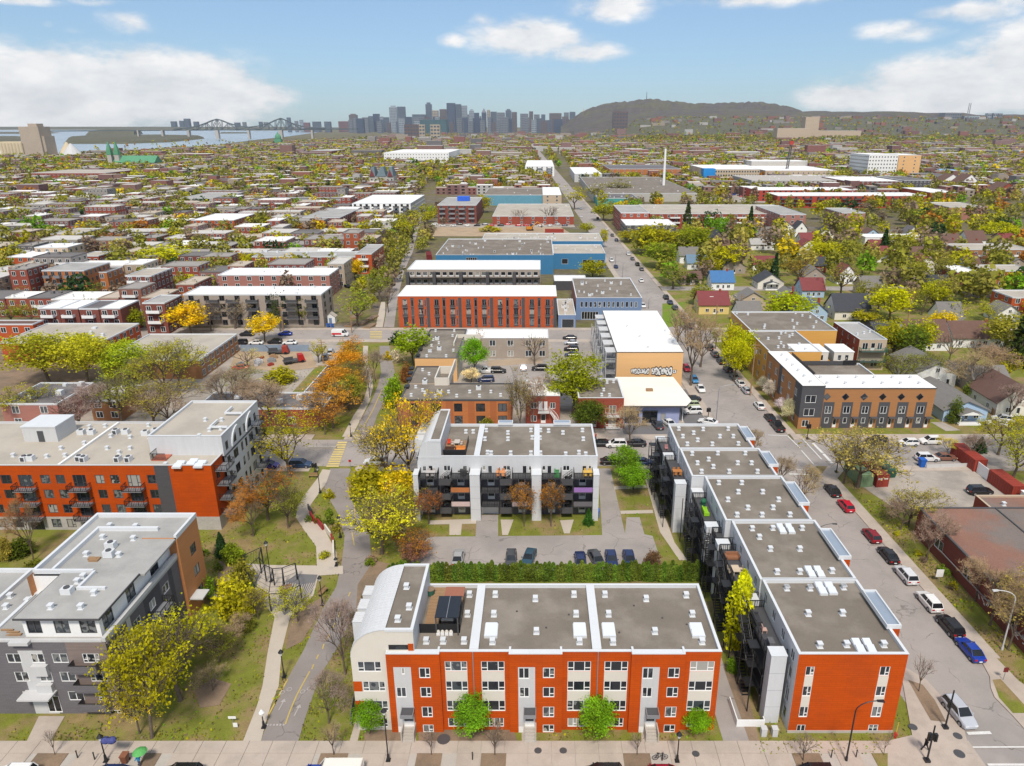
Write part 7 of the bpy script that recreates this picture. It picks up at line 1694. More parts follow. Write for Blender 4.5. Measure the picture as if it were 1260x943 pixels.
def plant(x,y,h,w,kind,col,label,cat='tree',group=None,z=0.,lod=None,lean=None,name=None):
 lod=(0 if y<190 else 1)if lod is None else lod;i=rt.randrange(3 if kind in('round','airy','bare')else 2)
 tm,cm=proto(kind,lod,i);nm=name or{'shrub':'shrub','conifer':'conifer_tree','bare':'bare_tree'}.get(kind,'leafy_tree')
 base={'round':7.0,'airy':7.0,'bare':7.2,'wide':8.2,'column':3.6,'conifer':5.2,'shrub':9.2}[kind]
 r_=thing(nm,label,cat,(x,y,z),rt.uniform(0,6.28),group);sx=w/base;r_.scale=(sx,sx,h/10)
 if lean:r_.rotation_euler=(lean[0],lean[1],r_.rotation_euler[2]*0)
 v=rt.uniform(.9,1.2)*(1 if col in CWORD else 1.35);c=(col[0]*v*rt.uniform(.94,1.06),col[1]*v,col[2]*rt.uniform(.8,1.3))
 obj('trunk',tm,r_);obj('crown',cm,r_,color=c);NTREE[0]+=1;return r_
def T(u,vb,vt,wpx,kind,col,label,group=None,**k):
 x,y=gp(u,vb);h=max(1.2,on_y(u,vt,y)[1]);kk=y/(F*math.cos(TH)-((vb+vt)/2-CY)*math.sin(TH));cat='shrub' if kind=='shrub' else 'tree'
 return plant(x,y,h,wpx*kk,kind,col,label,cat,group,**k)
 # --- near trees, one by one
T(187,908,772,92,'wide',YG,'big leaning yellow-green tree by the pavement in front of the charcoal building',lean=(-.05,.10))
T(222,862,752,100,'airy',YG,'second crown of yellow-green leaves behind the big leaning tree')
T(172,903,836,40,'airy',YE,'small golden tree at the pavement edge under the big leaning tree')
T(357,587,509,70,'airy',YG,'spreading yellow-green tree beside the parked blue cars')
T(330,640,578,62,'airy',OR,'tall orange-brown bush-like tree right of the grey stepped tower')
T(312,660,610,40,'bare',OR,'bare brown tree between the grey tower and the path')
T(355,650,596,44,'airy',OL,'olive tree with thin leaves beside the curved footpath')
T(505,600,484,62,'airy',YE,'tall bright yellow tree at the left end of the grey block')
T(478,597,516,62,'airy',LG,'pale yellow thin-leaved tree by the parked white car')
T(470,682,606,84,'airy',(.46,.44,.04),'spreading yellow-green tree on the right side of the bike path bend');T(488,672,626,44,'airy',LG,'thin pale tree behind the spreading one at the bike path bend')
T(455,612,574,52,'shrub',YG,'yellow-green thicket right of the bike path, nearest the crosswalk')
T(490,618,572,48,'shrub',YE,'golden thicket against the left end of the grey block')
T(478,604,580,30,'shrub',LG,'pale blossom shrub inside the golden thicket')
T(500,640,598,40,'airy',YG,'slim yellow-green tree in front of the grey tower end')
T(511,688,648,40,'airy',OR,'orange-brown tree at the left end of the parking court')
T(512,694,668,30,'round',PK,'small pink flowering tree beside the parking court',lod=0)
T(528,645,600,30,'airy',(.34,.13,.035),'rust-coloured tree before the left balconies of the grey block')
T(645,648,590,26,'airy',OR,'left of two orange trees in front of the grey block balconies')
T(678,648,588,27,'airy',OR,'right of two orange trees in front of the grey block balconies')
T(724,645,626,15,'conifer',(.05,.13,.02),'small green cone-shaped conifer by the blue bin')
T(768,592,549,34,'round',GR,'fresh green tree at the head of the lawn beside the lane')
T(778,607,572,38,'round',(.18,.33,.02),'fresh green tree, nearer of the two on the lawn beside the lane')
T(455,903,864,37,'round',GR,'rounded green tree at the left corner of the orange building')
T(582,908,861,42,'round',GR,'rounded green tree left of the middle entrance of the orange building')
T(734,907,863,44,'round',GR,'rounded green tree between the middle and right entrances')
T(857,902,874,31,'round',(.17,.31,.018),'smallest rounded green tree at the right end of the orange building')
T(905,806,702,34,'column',(.46,.46,.015),'columnar bright yellow-green tree between the orange building and the stepped row')
T(900,828,808,14,'shrub',GR,'small green shrub at the foot of the columnar tree')
for u,vb,vt,w,lab in((411,930,884,26,'bare sapling in the pavement pit near the white van'),(531,930,890,22,'bare sapling left of the first manhole'),(609,930,884,30,'bare sapling with spreading twigs before the orange building'),(784,930,896,18,'thin bare sapling near the parked bicycle'),(988,937,898,28,'bare sapling before the orange end wall'),(1087,930,896,14,'thin sapling in the grassy pavement pit'),(1130,852,800,24,'bare sapling on the corner planting strip'),(68,930,894,16,'thin sapling in the left pavement pit')):
 T(u,vb,vt,w,'bare',BR,lab,lod=1)
T(425,830,740,50,'bare',BR,'leafless tree leaning over the bike path');T(405,890,835,44,'bare',BR,'low leafless tree left of the orange building end wall');T(440,800,752,30,'bare',BR,'leafless tree beside the barrel-roofed end')
T(318,762,722,32,'airy',YG,'small yellow-green tree left of the plaza path');T(367,765,722,38,'airy',YG,'small yellow-green tree right of the plaza path');T(292,760,706,52,'shrub',YG,'yellow-green thicket left of the plaza');T(300,720,690,30,'shrub',OL,'olive shrub behind the plaza');T(252,735,708,26,'shrub',(.16,.26,.02),'green bush at the tan wood corner');T(274,684,655,20,'conifer',DG,'small dark spruce by the grey tower');T(288,690,668,28,'shrub',(.2,.26,.03),'light green bush near the grey tower')
T(42,690,618,30,'bare',(.2,.12,.08),'dark bare tree in the garden before the orange block');T(25,682,664,34,'shrub',(.10,.13,.02),'clipped green hedge shrub in the left garden');T(45,710,690,26,'shrub',(.12,.14,.02),'dark round bush behind the charcoal building');T(8,690,660,20,'shrub',LG,'yellow-flowered shrub at the left edge')
T(803,698,678,22,'shrub',(.2,.12,.09),'purplish shrub at the end of the parking court')
for u,vb,vt,w,lab in((935,640,598,34,'left bare tree over the street beside the stepped row'),(958,602,560,32,'bare tree behind the stepped row near the corner'),(985,625,575,36,'bare tree reaching into the street'),(925,566,528,24,'bare tree at the far corner of the stepped row'),(775,548,502,44,'bare bushy tree by the garage forecourt')):
 T(u,vb,vt,w,'bare',(.26,.2,.15),lab)
for u,vb,vt,w,k,c,l in((270,815,780,44,'airy',OL,'thin olive tree on the park lawn right of the big leaning tree'),(288,790,764,36,'bare',BR,'low bare thicket on the park lawn near the footpath'),(262,850,826,34,'bare',BR,'bare brown scrub on the lawn beside the big leaning tree'),(250,800,764,40,'airy',(.34,.32,.04),'pale budding tree behind the big leaning tree'),(305,775,755,20,'shrub',OL,'olive shrub beside the footpath below the plaza')):T(u,vb,vt,w,k,c,l)
# orange shrub row along the path
for i,(u,vb,vt,w,c,l)in enumerate(((434,450,418,28,OR,'farthest orange tree of the row along the bike path'),(428,470,436,32,OR,'second farthest orange tree along the bike path'),(440,480,444,26,OL,'olive tree inside the orange row along the bike path'),(418,500,458,36,OR,'third orange tree along the bike path'),(410,527,478,40,OR,'nearest orange tree beside the long low hall'),(430,505,466,30,OL,'olive tree between the orange trees and the footpath'))):T(u,vb,vt-4,w*1.35,'round' if i%2 else 'airy',(.46,.255,.04)if c is OR else c,l)
T(422,485,446,34,'airy',(.44,.25,.04),'golden brown tree between the second and third orange trees');T(400,535,498,30,'airy',(.46,.22,.035),'low orange shrub-like tree at the near end of the orange row');T(437,437,410,26,'airy',(.42,.2,.05),'rusty tree by the dark car at the far end of the orange row')
T(462,470,428,22,'bare',BR,'bare tree between the footpath and the bike path');T(455,490,452,18,'bare',BR,'thin bare tree beside the bike path, nearer');T(508,450,402,40,'round',(.26,.36,.02),'large fresh green tree at the bike path end of the terracotta terrace');T(490,425,405,20,'shrub',DG,'dark green bush by the far bike path');T(477,443,430,12,'shrub',YE,'small golden bush by the far bike path');T(489,446,430,16,'shrub',WH,'white blossom bush by the far bike path');T(486,500,462,28,'shrub',(.2,.3,.02),'green thicket below the terracotta terrace');T(500,470,446,18,'shrub',(.28,.14,.07),'rusty hedge at the foot of the terracotta terrace')
T(705,510,441,60,'round',(.33,.34,.018),'large round yellow-green tree beside the small red house');T(584,462,417,30,'round',(.2,.38,.02),'bright green tree in the court behind the terrace');T(658,450,405,34,'bare',BR,'grey bare tree before the taupe wing');T(592,440,400,14,'airy',(.3,.16,.1),'thin russet tree before the taupe wing');T(580,470,454,22,'round',WH,'white blossom tree in the parking court');T(640,540,455,26,'airy',(.26,.2,.13),'tall brownish thin tree left of the small red house');T(655,528,470,26,'bare',BR,'bare tree in front of the small red house');T(663,505,462,40,'bare',BR,'bare branches over the white roof of the red house');T(724,532,496,40,'round',(.09,.13,.03),'dark green tree before the red duplex');T(600,528,515,20,'shrub',OL,'clipped hedge before the terracotta terrace')
T(850,475,384,52,'bare',BR,'large bare tree beside the golden wall building');T(833,430,372,40,'bare',BR,'bare tree farther up the street from the golden wall');T(862,452,402,44,'bare',BR,'bare tree at the kerb behind the golden wall')
for u,vb,vt,w,l in((897,448,398,30,'farthest yellow-green street tree before the golden brick wing'),(913,458,408,30,'middle yellow-green street tree before the golden brick wing'),(903,470,416,34,'nearest yellow-green street tree before the golden brick wing')):T(u,vb,vt,w,'round',(.44,.43,.015),l)
for u,vb,vt,w,l in((938,482,464,12,'first white blossom tree along the brown townhouses'),(945,494,468,13,'second white blossom tree along the brown townhouses'),(960,508,490,14,'third white blossom tree along the brown townhouses'),(968,520,494,16,'fourth white blossom tree at the charcoal corner')):T(u,vb,vt,w,'round',WH,l)
T(1055,600,522,82,'airy',LG,'large pale yellow tree behind the green and red containers');T(1038,595,540,40,'airy',LG,'pale sparse tree at the street corner by the containers');T(1117,648,602,50,'airy',LG,'pale sparse tree at the corner of the rust-roofed warehouse');T(1108,652,618,40,'bare',BR,'bare tree at the warehouse corner');T(1140,690,630,40,'bare',BR,'bare tree against the warehouse wall');T(1228,560,512,54,'airy',YG,'yellow-green tree behind the red containers');T(1246,590,530,60,'airy',(.33,.34,.02),'larger yellow-green tree at the right edge behind the red containers');T(1205,556,538,18,'conifer',DG,'small dark conifer by the parking lot');T(1195,570,534,26,'bare',BR,'bare tree at the back of the parking lot');T(1165,560,540,22,'bare',LG,'thin bare tree by the parked white car on the cross street')
for u,vb,vt,w,l in((1218,770,700,56,'bare tree by the lower warehouse wall'),(1240,800,730,50,'bare tree at the right edge near the pavement'),(1200,740,690,40,'bare bush half-way along the warehouse wall'),(1250,790,715,70,'pale sparse tree in front of the warehouse roof')):T(u,vb,vt,w,'bare' if 'bare' in l else 'airy',BR if 'bare' in l else LG,l)
# left middle ground
T(235,412,373,48,'round',YE,'bright yellow tree left of the grey-brown flats');T(326,421,386,36,'round',YE,'bright yellow tree by the parked cars left of the bike path');T(205,338,303,54,'round',(.42,.42,.015),'broad yellow-green tree behind the cream balcony flats');T(35,521,473,40,'airy',YG,'pale green tree beside the brick hall, left');T(285,522,460,62,'bare',BR,'large bare tree left of the long low hall');T(333,525,465,66,'bare',BR,'large bare tree before the long low hall');T(100,532,478,64,'bare',BR,'large bare tree before the brick hall')
for u,vb,vt,w,k,c,l in((60,470,414,70,'round',(.36,.37,.035),'olive tree left among the green belt behind the halls'),(108,472,410,60,'round',(.40,.40,.035),'second olive tree of the green belt behind the halls'),(85,450,412,50,'airy',YG,'slim yellow-green tree in the green belt'),(160,470,426,60,'round',(.32,.36,.035),'dense green tree in the middle of the green belt'),(205,490,426,70,'airy',(.36,.34,.05),'tall olive tree in front of the cream hall'),(222,478,420,46,'airy',(.36,.37,.04),'slender olive tree before the cream hall'),(150,520,460,60,'airy',OL,'brownish olive tree between the workshop and the belt'),(190,530,468,66,'airy',(.36,.29,.07),'brown budding tree right of the workshop'),(210,528,480,50,'bare',BR,'bare tree behind the orange block'),(60,360,346,30,'round',YG,'small yellow-green tree before the modern flats'),(15,400,368,40,'airy',OL,'olive tree at the left edge before the brick row'),(40,398,374,34,'airy',OL,'second olive tree before the brick row'),(110,395,366,32,'airy',(.27,.22,.06),'thin tree before the white roofs of the brick row'),(170,408,380,26,'round',(.3,.32,.02),'yellow-green tree right of the brick row'),(255,350,322,40,'airy',YG,'pale green tree behind the cream balcony flats'),(145,330,300,40,'airy',OL,'olive brown tree behind the modern flats'),(143,312,288,24,'round',OR,'orange bush-like tree, upper left'),(440,402,352,50,'airy',(.30,.34,.05),'pale green tree at the garden plots beside the bike path'),(468,372,328,36,'airy',(.24,.27,.04),'green tree where the bike path goes back'),(437,345,318,22,'round',YE,'yellow tree at the end of the white-roofed brick flats'),(300,334,313,44,'round',YG,'yellow-green tree in front of the low brick row, left'),(355,333,322,24,'round',YE,'small yellow tree in front of the low brick row'),(380,333,320,26,'round',YE,'second small yellow tree in front of the low brick row'),(403,333,319,16,'round',YE,'third small yellow tree in front of the low brick row'),(420,340,324,24,'airy',OL,'olive tree at the corner of the brick flats'),(345,408,356,26,'airy',(.06,.08,.03),'dark evergreen against the grey-brown flats'),(290,405,362,50,'bare',BR,'bare tree before the grey-brown flats'),(260,408,366,40,'bare',BR,'second bare tree before the grey-brown flats'),(372,402,366,24,'airy',OL,'thin olive tree at the right part of the grey-brown flats'),(305,452,428,40,'bare',LG,'pale bare tree in the work yard'),(392,447,416,26,'airy',YG,'yellow-green tree beside the parked grey cars'),(345,470,452,40,'shrub',YG,'light green bushes at the edge of the work yard'),(300,478,452,40,'airy',OL,'olive tree behind the long low hall'),(478,385,345,26,'bare',BR,'bare tree by the far bike path')):
 T(u,vb,vt,w,k,c,l)
 # behind the blue halls and around the excavation yard
for u,vb,vt,w,k,c,l in((729,343,322,34,'round',YG,'yellow-green tree by the blue hall gate'),(508,300,258,40,'airy',YG,'pale green tree above the bike path, left of the yard'),(524,285,250,32,'airy',YG,'second pale green tree left of the yard'),(490,290,262,30,'airy',OL,'olive tree left of the far bike path'),(603,285,278,26,'shrub',YG,'yellow-green bushes in the excavation yard'),(743,305,282,10,'round',YG,'small kerb tree beside the blue hall roof'),(722,288,274,18,'round',YG,'kerb tree beside the excavation yard'),(707,258,227,32,'airy',YG,'green tree on the left kerb of the long street'),(735,250,222,30,'airy',OL,'olive tree on the right kerb of the long street'),(742,272,250,28,'round',YG,'yellow-green tree before the tall brick end block'),(760,240,218,40,'airy',OL,'olive tree by the grey and white hall'),(595,262,240,22,'round',YG,'small tree at the left end of the teal hall'),(624,252,242,10,'round',GR,'first small tree along the teal hall'),(640,252,243,10,'round',YG,'second small tree along the teal hall'),(655,252,244,10,'round',YG,'third small tree along the teal hall'),(676,276,250,26,'bare',BR,'bare tree before the low brick hall'),(640,276,254,24,'bare',BR,'second bare tree before the low brick hall')):
 T(u,vb,vt,w,k,c,l)
 # right of the long street: gardens of the houses
for u,vb,vt,w,k,c,l in((965,398,361,56,'round',(.36,.40,.015),'broad yellow-green tree behind the golden brick wing'),(1093,396,352,52,'round',(.46,.46,.014),'bright yellow-green tree behind the red triplex'),(1158,412,384,40,'round',YE,'round golden tree behind the brown-roofed white houses'),(1062,396,382,34,'round',YG,'low yellow-green tree above the red triplex'),(901,336,298,46,'wide',(.50,.48,.014),'broad golden-green maple above the blue roof'),(872,340,315,28,'round',YG,'yellow-green tree left of the broad maple'),(983,358,302,46,'airy',(.30,.22,.05),'tall brown-olive tree in the middle of the gardens'),(1034,366,314,48,'airy',(.28,.24,.07),'large grey-olive tree in the gardens, centre'),(1010,330,298,42,'round',YG,'yellow-green tree behind the brown-olive one'),(1060,340,296,46,'airy',(.27,.25,.06),'large olive tree near the dark fir'),(1086,316,283,18,'conifer',DG,'tall dark fir among the yellow trees'),(1102,314,288,36,'round',YG,'yellow-green tree right of the dark fir'),(1120,365,304,50,'airy',OL,'large olive tree right of centre in the gardens'),(1150,352,303,46,'airy',(.26,.25,.05),'tall olive tree before the red and white flats'),(1134,388,352,34,'airy',(.25,.24,.05),'olive tree behind the white brown-roofed house'),(1178,398,366,44,'airy',YG,'spreading yellow-green tree at the right gardens'),(1215,396,368,36,'airy',(.3,.3,.04),'pale olive tree at the right gardens'),(1206,367,344,26,'round',YG,'yellow-green tree before the red and white flats'),(1228,300,271,52,'wide',(.40,.40,.015),'broad yellow-green tree, upper right'),(1252,450,378,40,'conifer',(.05,.07,.025),'tall dark spruce at the right edge'),(1228,440,404,30,'airy',OL,'olive tree beside the tall dark spruce'),(880,430,396,20,'airy',OL,'small tree at the corner of the golden brick wing'),(828,356,322,44,'airy',(.25,.26,.05),'grey-olive tree at the street corner, right'),(812,330,300,44,'round',(.22,.28,.03),'green tree on the right kerb of the long street'),(808,312,276,50,'round',YG,'yellow-green tree on the right kerb, farther'),(775,298,283,30,'round',YG,'yellow-green kerb tree by the brick end block'),(852,318,280,44,'round',(.28,.33,.02),'large green tree before the brick complex'),(845,286,248,16,'conifer',(.06,.08,.03),'dark conifer before the brick complex'),(921,300,254,14,'conifer',DG,'tall dark conifer before the right brick block'),(886,296,268,20,'round',GR,'fresh green tree by the turreted house'),(912,306,272,30,'airy',OL,'olive tree before the brick complex'),(952,350,312,16,'conifer',DG,'dark blue-green spruce by the dormered house'),(850,350,336,30,'shrub',(.1,.14,.03),'dark hedge beside the yellow house'),(862,375,352,30,'round',OL,'olive tree before the white blue-roofed house'),(1100,480,432,44,'airy',OL,'pale tree behind the white roofs of the townhouses'),(1118,450,400,40,'round',(.16,.22,.03),'green tree right of the red triplex'),(1108,440,412,34,'round',YG,'yellow-green tree in front of the red triplex'),(1140,470,430,30,'airy',OL,'sparse tree in the gardens before the plain white house'),(1195,490,440,50,'bare',BR,'bare tree in the right gardens'),(1225,470,425,50,'bare',(.25,.17,.15),'pinkish bare tree in the right gardens'),(1240,520,470,40,'bare',BR,'bare tree before the half-timbered house'),(1172,520,488,20,'shrub',(.15,.19,.03),'long hedge beside the pale blue bungalow'),(1160,508,488,20,'shrub',(.15,.2,.03),'hedge next to the brown townhouse end'),(1192,490,470,18,'shrub',(.15,.2,.03),'hedge behind the pale blue bungalow'),(905,376,360,24,'airy',WH,'white blossom tree by the hipped house'),(1080,384,352,34,'airy',(.45,.36,.33),'pinkish blossom tree in the gardens'),(1025,386,372,26,'shrub',(.1,.13,.03),'dark hedge in the gardens left'),(960,386,374,30,'shrub',(.24,.16,.08),'brown hedge by the yellow house'),(1148,372,350,40,'round',(.06,.09,.03),'dark evergreen mass before the red and white flats')):
 T(u,vb,vt,w,k,c,l)
 # ground-level shrubs in the park and yards
rsb=random.Random(5)
for i in range(34):
 u,v=rsb.choice([(rsb.uniform(380,415),rsb.uniform(610,690)),(rsb.uniform(250,310),rsb.uniform(680,760)),(rsb.uniform(440,470),rsb.uniform(690,790)),(rsb.uniform(1100,1220),0)])
 if v==0:v=640+(u-1090)*.95+rsb.uniform(-6,10)
 T(u,v,v-rsb.uniform(5,11),rsb.uniform(7,15),'shrub',rsb.choice((OL,YG,(.14,.2,.03),BR)),'low spring shrub in the planting '+('along the warehouse wall' if u>1000 else 'between the footpath and the bike path' if u>375 and v<695 else 'beside the bike path' if u>400 else 'around the plaza'),group='low shrubs of the park and verge',lod=1)
 # cedar hedge
hp=tree_proto('column',5,1);hedge_y=92.2;i=0;x=-22.6
gcol=np.random.default_rng(3)
def cedar(seed):
 g=np.random.default_rng(seed);n=900;z=g.uniform(0.02,1,n);rr=.52*(1-z**3)**.6*g.uniform(.6,1,n)+.03;t=g.uniform(0,6.28,n)
 return np_mesh('cedar_shrub',leaf_array(g,np.stack([np.cos(t)*rr,np.sin(t)*rr,z*3.2],1),np.full(n,.13),-.4),4,[NEEDLE])
ced=[cedar(s)for s in(1,2,3,4)]
while x<25.2:
 o=obj('cedar_shrub',ced[i%4],None,(x,hedge_y+rt.uniform(-.12,.12),0),rt.uniform(0,6.28),color=(.15*rt.uniform(.85,1.2),.235*rt.uniform(.85,1.15),.03),scale=(1.0,1.0,rt.uniform(.84,1.12)));tag(o,'narrow green cedar in the long clipped hedge behind the orange building','shrub','cedars of the clipped hedge');x+=.62;i+=1
print('HAND TREES',NTREE[0])
# --- filling trees: between the rows and in the far gardens (things for the nearest, one mass beyond)
rf=random.Random(99);cand=[]
pal=[(YG,3.4),(OL,6),((.31,.29,.055),5),(YE,.6),(GR,1.0),(OR,1.0),(BR,3.6),(DG,.5),(LG,1.6)]
def pick():return rf.choices([p[0]for p in pal],[p[1]for p in pal])[0]
for _ in range(620):
 y=rf.uniform(150,700);x=rf.uniform(street_x(y)+6,.72*y+30);hh=rf.uniform(9,15)
 if y<290 and x<100:continue
 if y>222-2 and y<237 or 294<y<306:continue
 if is_free(x-1.5,x+1.5,y-1.5,y+1.5):cand.append((x,y,hh))
for(x,w,Y,d)in gaps:
 if(left_ok(x,x+w,Y)or mid_ok(x,x+w,Y)or right_ok(x,x+w,Y))and is_free(x,x+w,Y,Y+d)and dry(x,Y):cand.append((x+w*rf.random(),Y+d*rf.random(),rf.uniform(6,12)))
for i,(Y,d)in enumerate(band):
 xa,xb=frustum(Y);nY=band[i+1][0]if i+1<len(band)else Y+d+25
 step=5.2 if Y<900 else 6.5
 x=xa
 while x<xb:
  x+=step*rf.uniform(.4,1.7)
  if not(left_ok(x,x,Y)or mid_ok(x,x,Y)or right_ok(x,x,Y))or not dry(x,Y):continue
  y=Y+d+(nY-Y-d)*rf.uniform(.3,.75)
  if is_free(x-1.5,x+1.5,y-1.5,y+1.5):cand.append((x,y,rf.uniform(6,13)))
for _ in range(260):
 y=rf.uniform(255,560);x=-(.1*(y-240))-60+rf.uniform(-10,14)
 if abs(x+51+.115*(y-240))>3.5 and is_free(x-1,x+1,y-1,y+1)and rf.random()<.3:cand.append((x,y,rf.uniform(5,10)))
for _ in range(8500):
 y=900+5600*rf.random()**1.35;a,b=frustum(y);x=rf.uniform(a,b)
 if abs(x-street_x(y)+6)<10 or not dry(x,y)or(x<-.3*y and y>2500):continue
 if is_free(x-2,x+2,y-2,y+2):cand.append((x,y,rf.uniform(8,15)))
cand.sort(key=lambda c:c[1]);quota=max(0,296-NTREE[0]);HL=[((889,350),'blue-roofed house'),((948,350),'dormered porch house'),((878,385),'maroon-roofed house'),((1048,392),'charcoal-roofed house'),((1141,430),'brown-roofed white houses'),((1204,340),'red and white flats'),((1226,310),'tan brick flats'),((880,262),'brick complex'),((938,305),'hip-roofed white house'),((1105,295),'white bungalow row'),((1186,517),'pale blue bungalow'),((1250,510),'half-timbered house'),((1240,394),'grey-gabled white house')]
LMW+=[(*gp(*p),t)for p,t in HL]
zones=where
for(x,y,h)in cand[:quota]:
 c=pick();k='bare' if c is BR else 'conifer' if c is DG else rf.choice(('round','airy','airy','wide'));sz='small' if h<8 else 'tall' if h>11 else 'medium-sized'
 c=YG if x>0 and y<480 and c in(OL,OR)and rf.random()<.5 else c;plant(x,y,h,h*rf.uniform(.6,.95)*(.5 if k=='conifer' else 1),k,c,f'{sz} {CWORD.get(c, "olive")} tree {zones(x, y)}',group='trees of the city gardens and lanes',lod=1)
rest=cand[quota:]
fm=[bpy.data.materials.new('far_leaf_%d'%i)for i in range(len(pal))]
for m_,(c,_)in zip(fm,pal):
 m_.use_nodes=True;nt=m_.node_tree;nt.nodes.clear();n=NODES(nt);rI=n('ShaderNodeNewGeometry').outputs['Random Per Island'];mr=n('ShaderNodeMapRange',{0:rI,1:0.,2:1.,3:.6,4:1.2});col=n('ShaderNodeRGB');col.outputs[0].default_value=(*c,1)
 s=n('ShaderNodeVectorMath',{0:col.outputs[0],3:mr.outputs[0]},operation='SCALE');d=n('ShaderNodeBsdfDiffuse',{'Color':s.outputs[0]});t=n('ShaderNodeBsdfTranslucent',{'Color':s.outputs[0]});mx=n('ShaderNodeMixShader',{0:.3,1:d.outputs[0],2:t.outputs[0]});n('ShaderNodeOutputMaterial',{'Surface':mx.outputs[0]})
g=np.random.default_rng(8);VS,MS=[],[]
for(x,y,h)in rest:
 n=170 if y<650 else 80 if y<1000 else 40 if y<1600 else 18;d=g.normal(size=(n,3));d/=np.linalg.norm(d,axis=1)[:,None];d*=g.uniform(.2,1,(n,1))**.5
 w=h*rf.uniform(.34,.48);P=d*np.array([w,w,h*.40])*(1+.2*np.sin(d[:,:1]*4+x))+np.array([x,y,tz(x,y)+h*.6]);VS.append(leaf_array(g,P,np.full(n,h*(.075 if n>100 else .105 if n>50 else .15 if n>20 else .24))));MS.append(np.full(n,pal.index(rf.choices(pal,[p[1]for p in pal])[0])))
o=obj('distant_trees',np_mesh('distant_trees',np.concatenate(VS),4,fm,np.concatenate(MS)),None,kind='stuff');
# --- rough turf, weeds and dead stalks in the park and on the verges
gg=np.random.default_rng(12);pts=[]
for(x0,x1,y0,y1,n_)in((-60,-21,62,128,9000),(-32,-16,62,90,2600),(59.2,64,66,124,3200),(-60,20,62,64,900),(-40,44,94,128,2500),(24,45,60,66,700),(-70,-30,147,215,2600)):
 pts.append(np.stack([gg.uniform(x0,x1,n_),gg.uniform(y0,y1,n_)],1))
pts=np.concatenate(pts);bad=np.zeros(len(pts),bool)
def inside(P,poly):
 r_=np.zeros(len(P),bool);a=poly[-1]
 for b in poly:
  if a[1]!=b[1]:
   c=((a[1]>P[:,1])!=(b[1]>P[:,1]))&(P[:,0]<(b[0]-a[0])*(P[:,1]-a[1])/(b[1]-a[1])+a[0]);r_^=c
  a=b
 return r_
BL_=[(-21,20.5,63.2,77),(28,41.5,63,128),(-21.2,10.4,111.5,127),(-130,-53,106,127),(-100,-48.5,65.8,89),(63,120,60,106)]
for poly in HARD+[[(a,c),(b,c),(b,d),(a,d)]for a,b,c,d in BL_]:bad|=inside(pts,poly)
bad|=(np.sin(pts[:,0]*.55+np.cos(pts[:,1]*.4)*2)+np.sin(pts[:,1]*.7))>gg.uniform(-.6,1.6,len(pts))
pts=pts[~bad];nP=len(pts);C=np.column_stack([pts,np.full(nP,.12)]);Vg=leaf_array(gg,C,np.full(nP,.15),-.6);Vg[:,2]=np.maximum(Vg[:,2]*1.2,.03)
obj('grass',np_mesh('grass',Vg,4,[fm[1],fm[2],fm[6],fm[4],fm[0]],gg.choice(5,nP,p=[.3,.26,.26,.11,.07])),None,kind='stuff')
print('TREES',NTREE[0],len(rest))
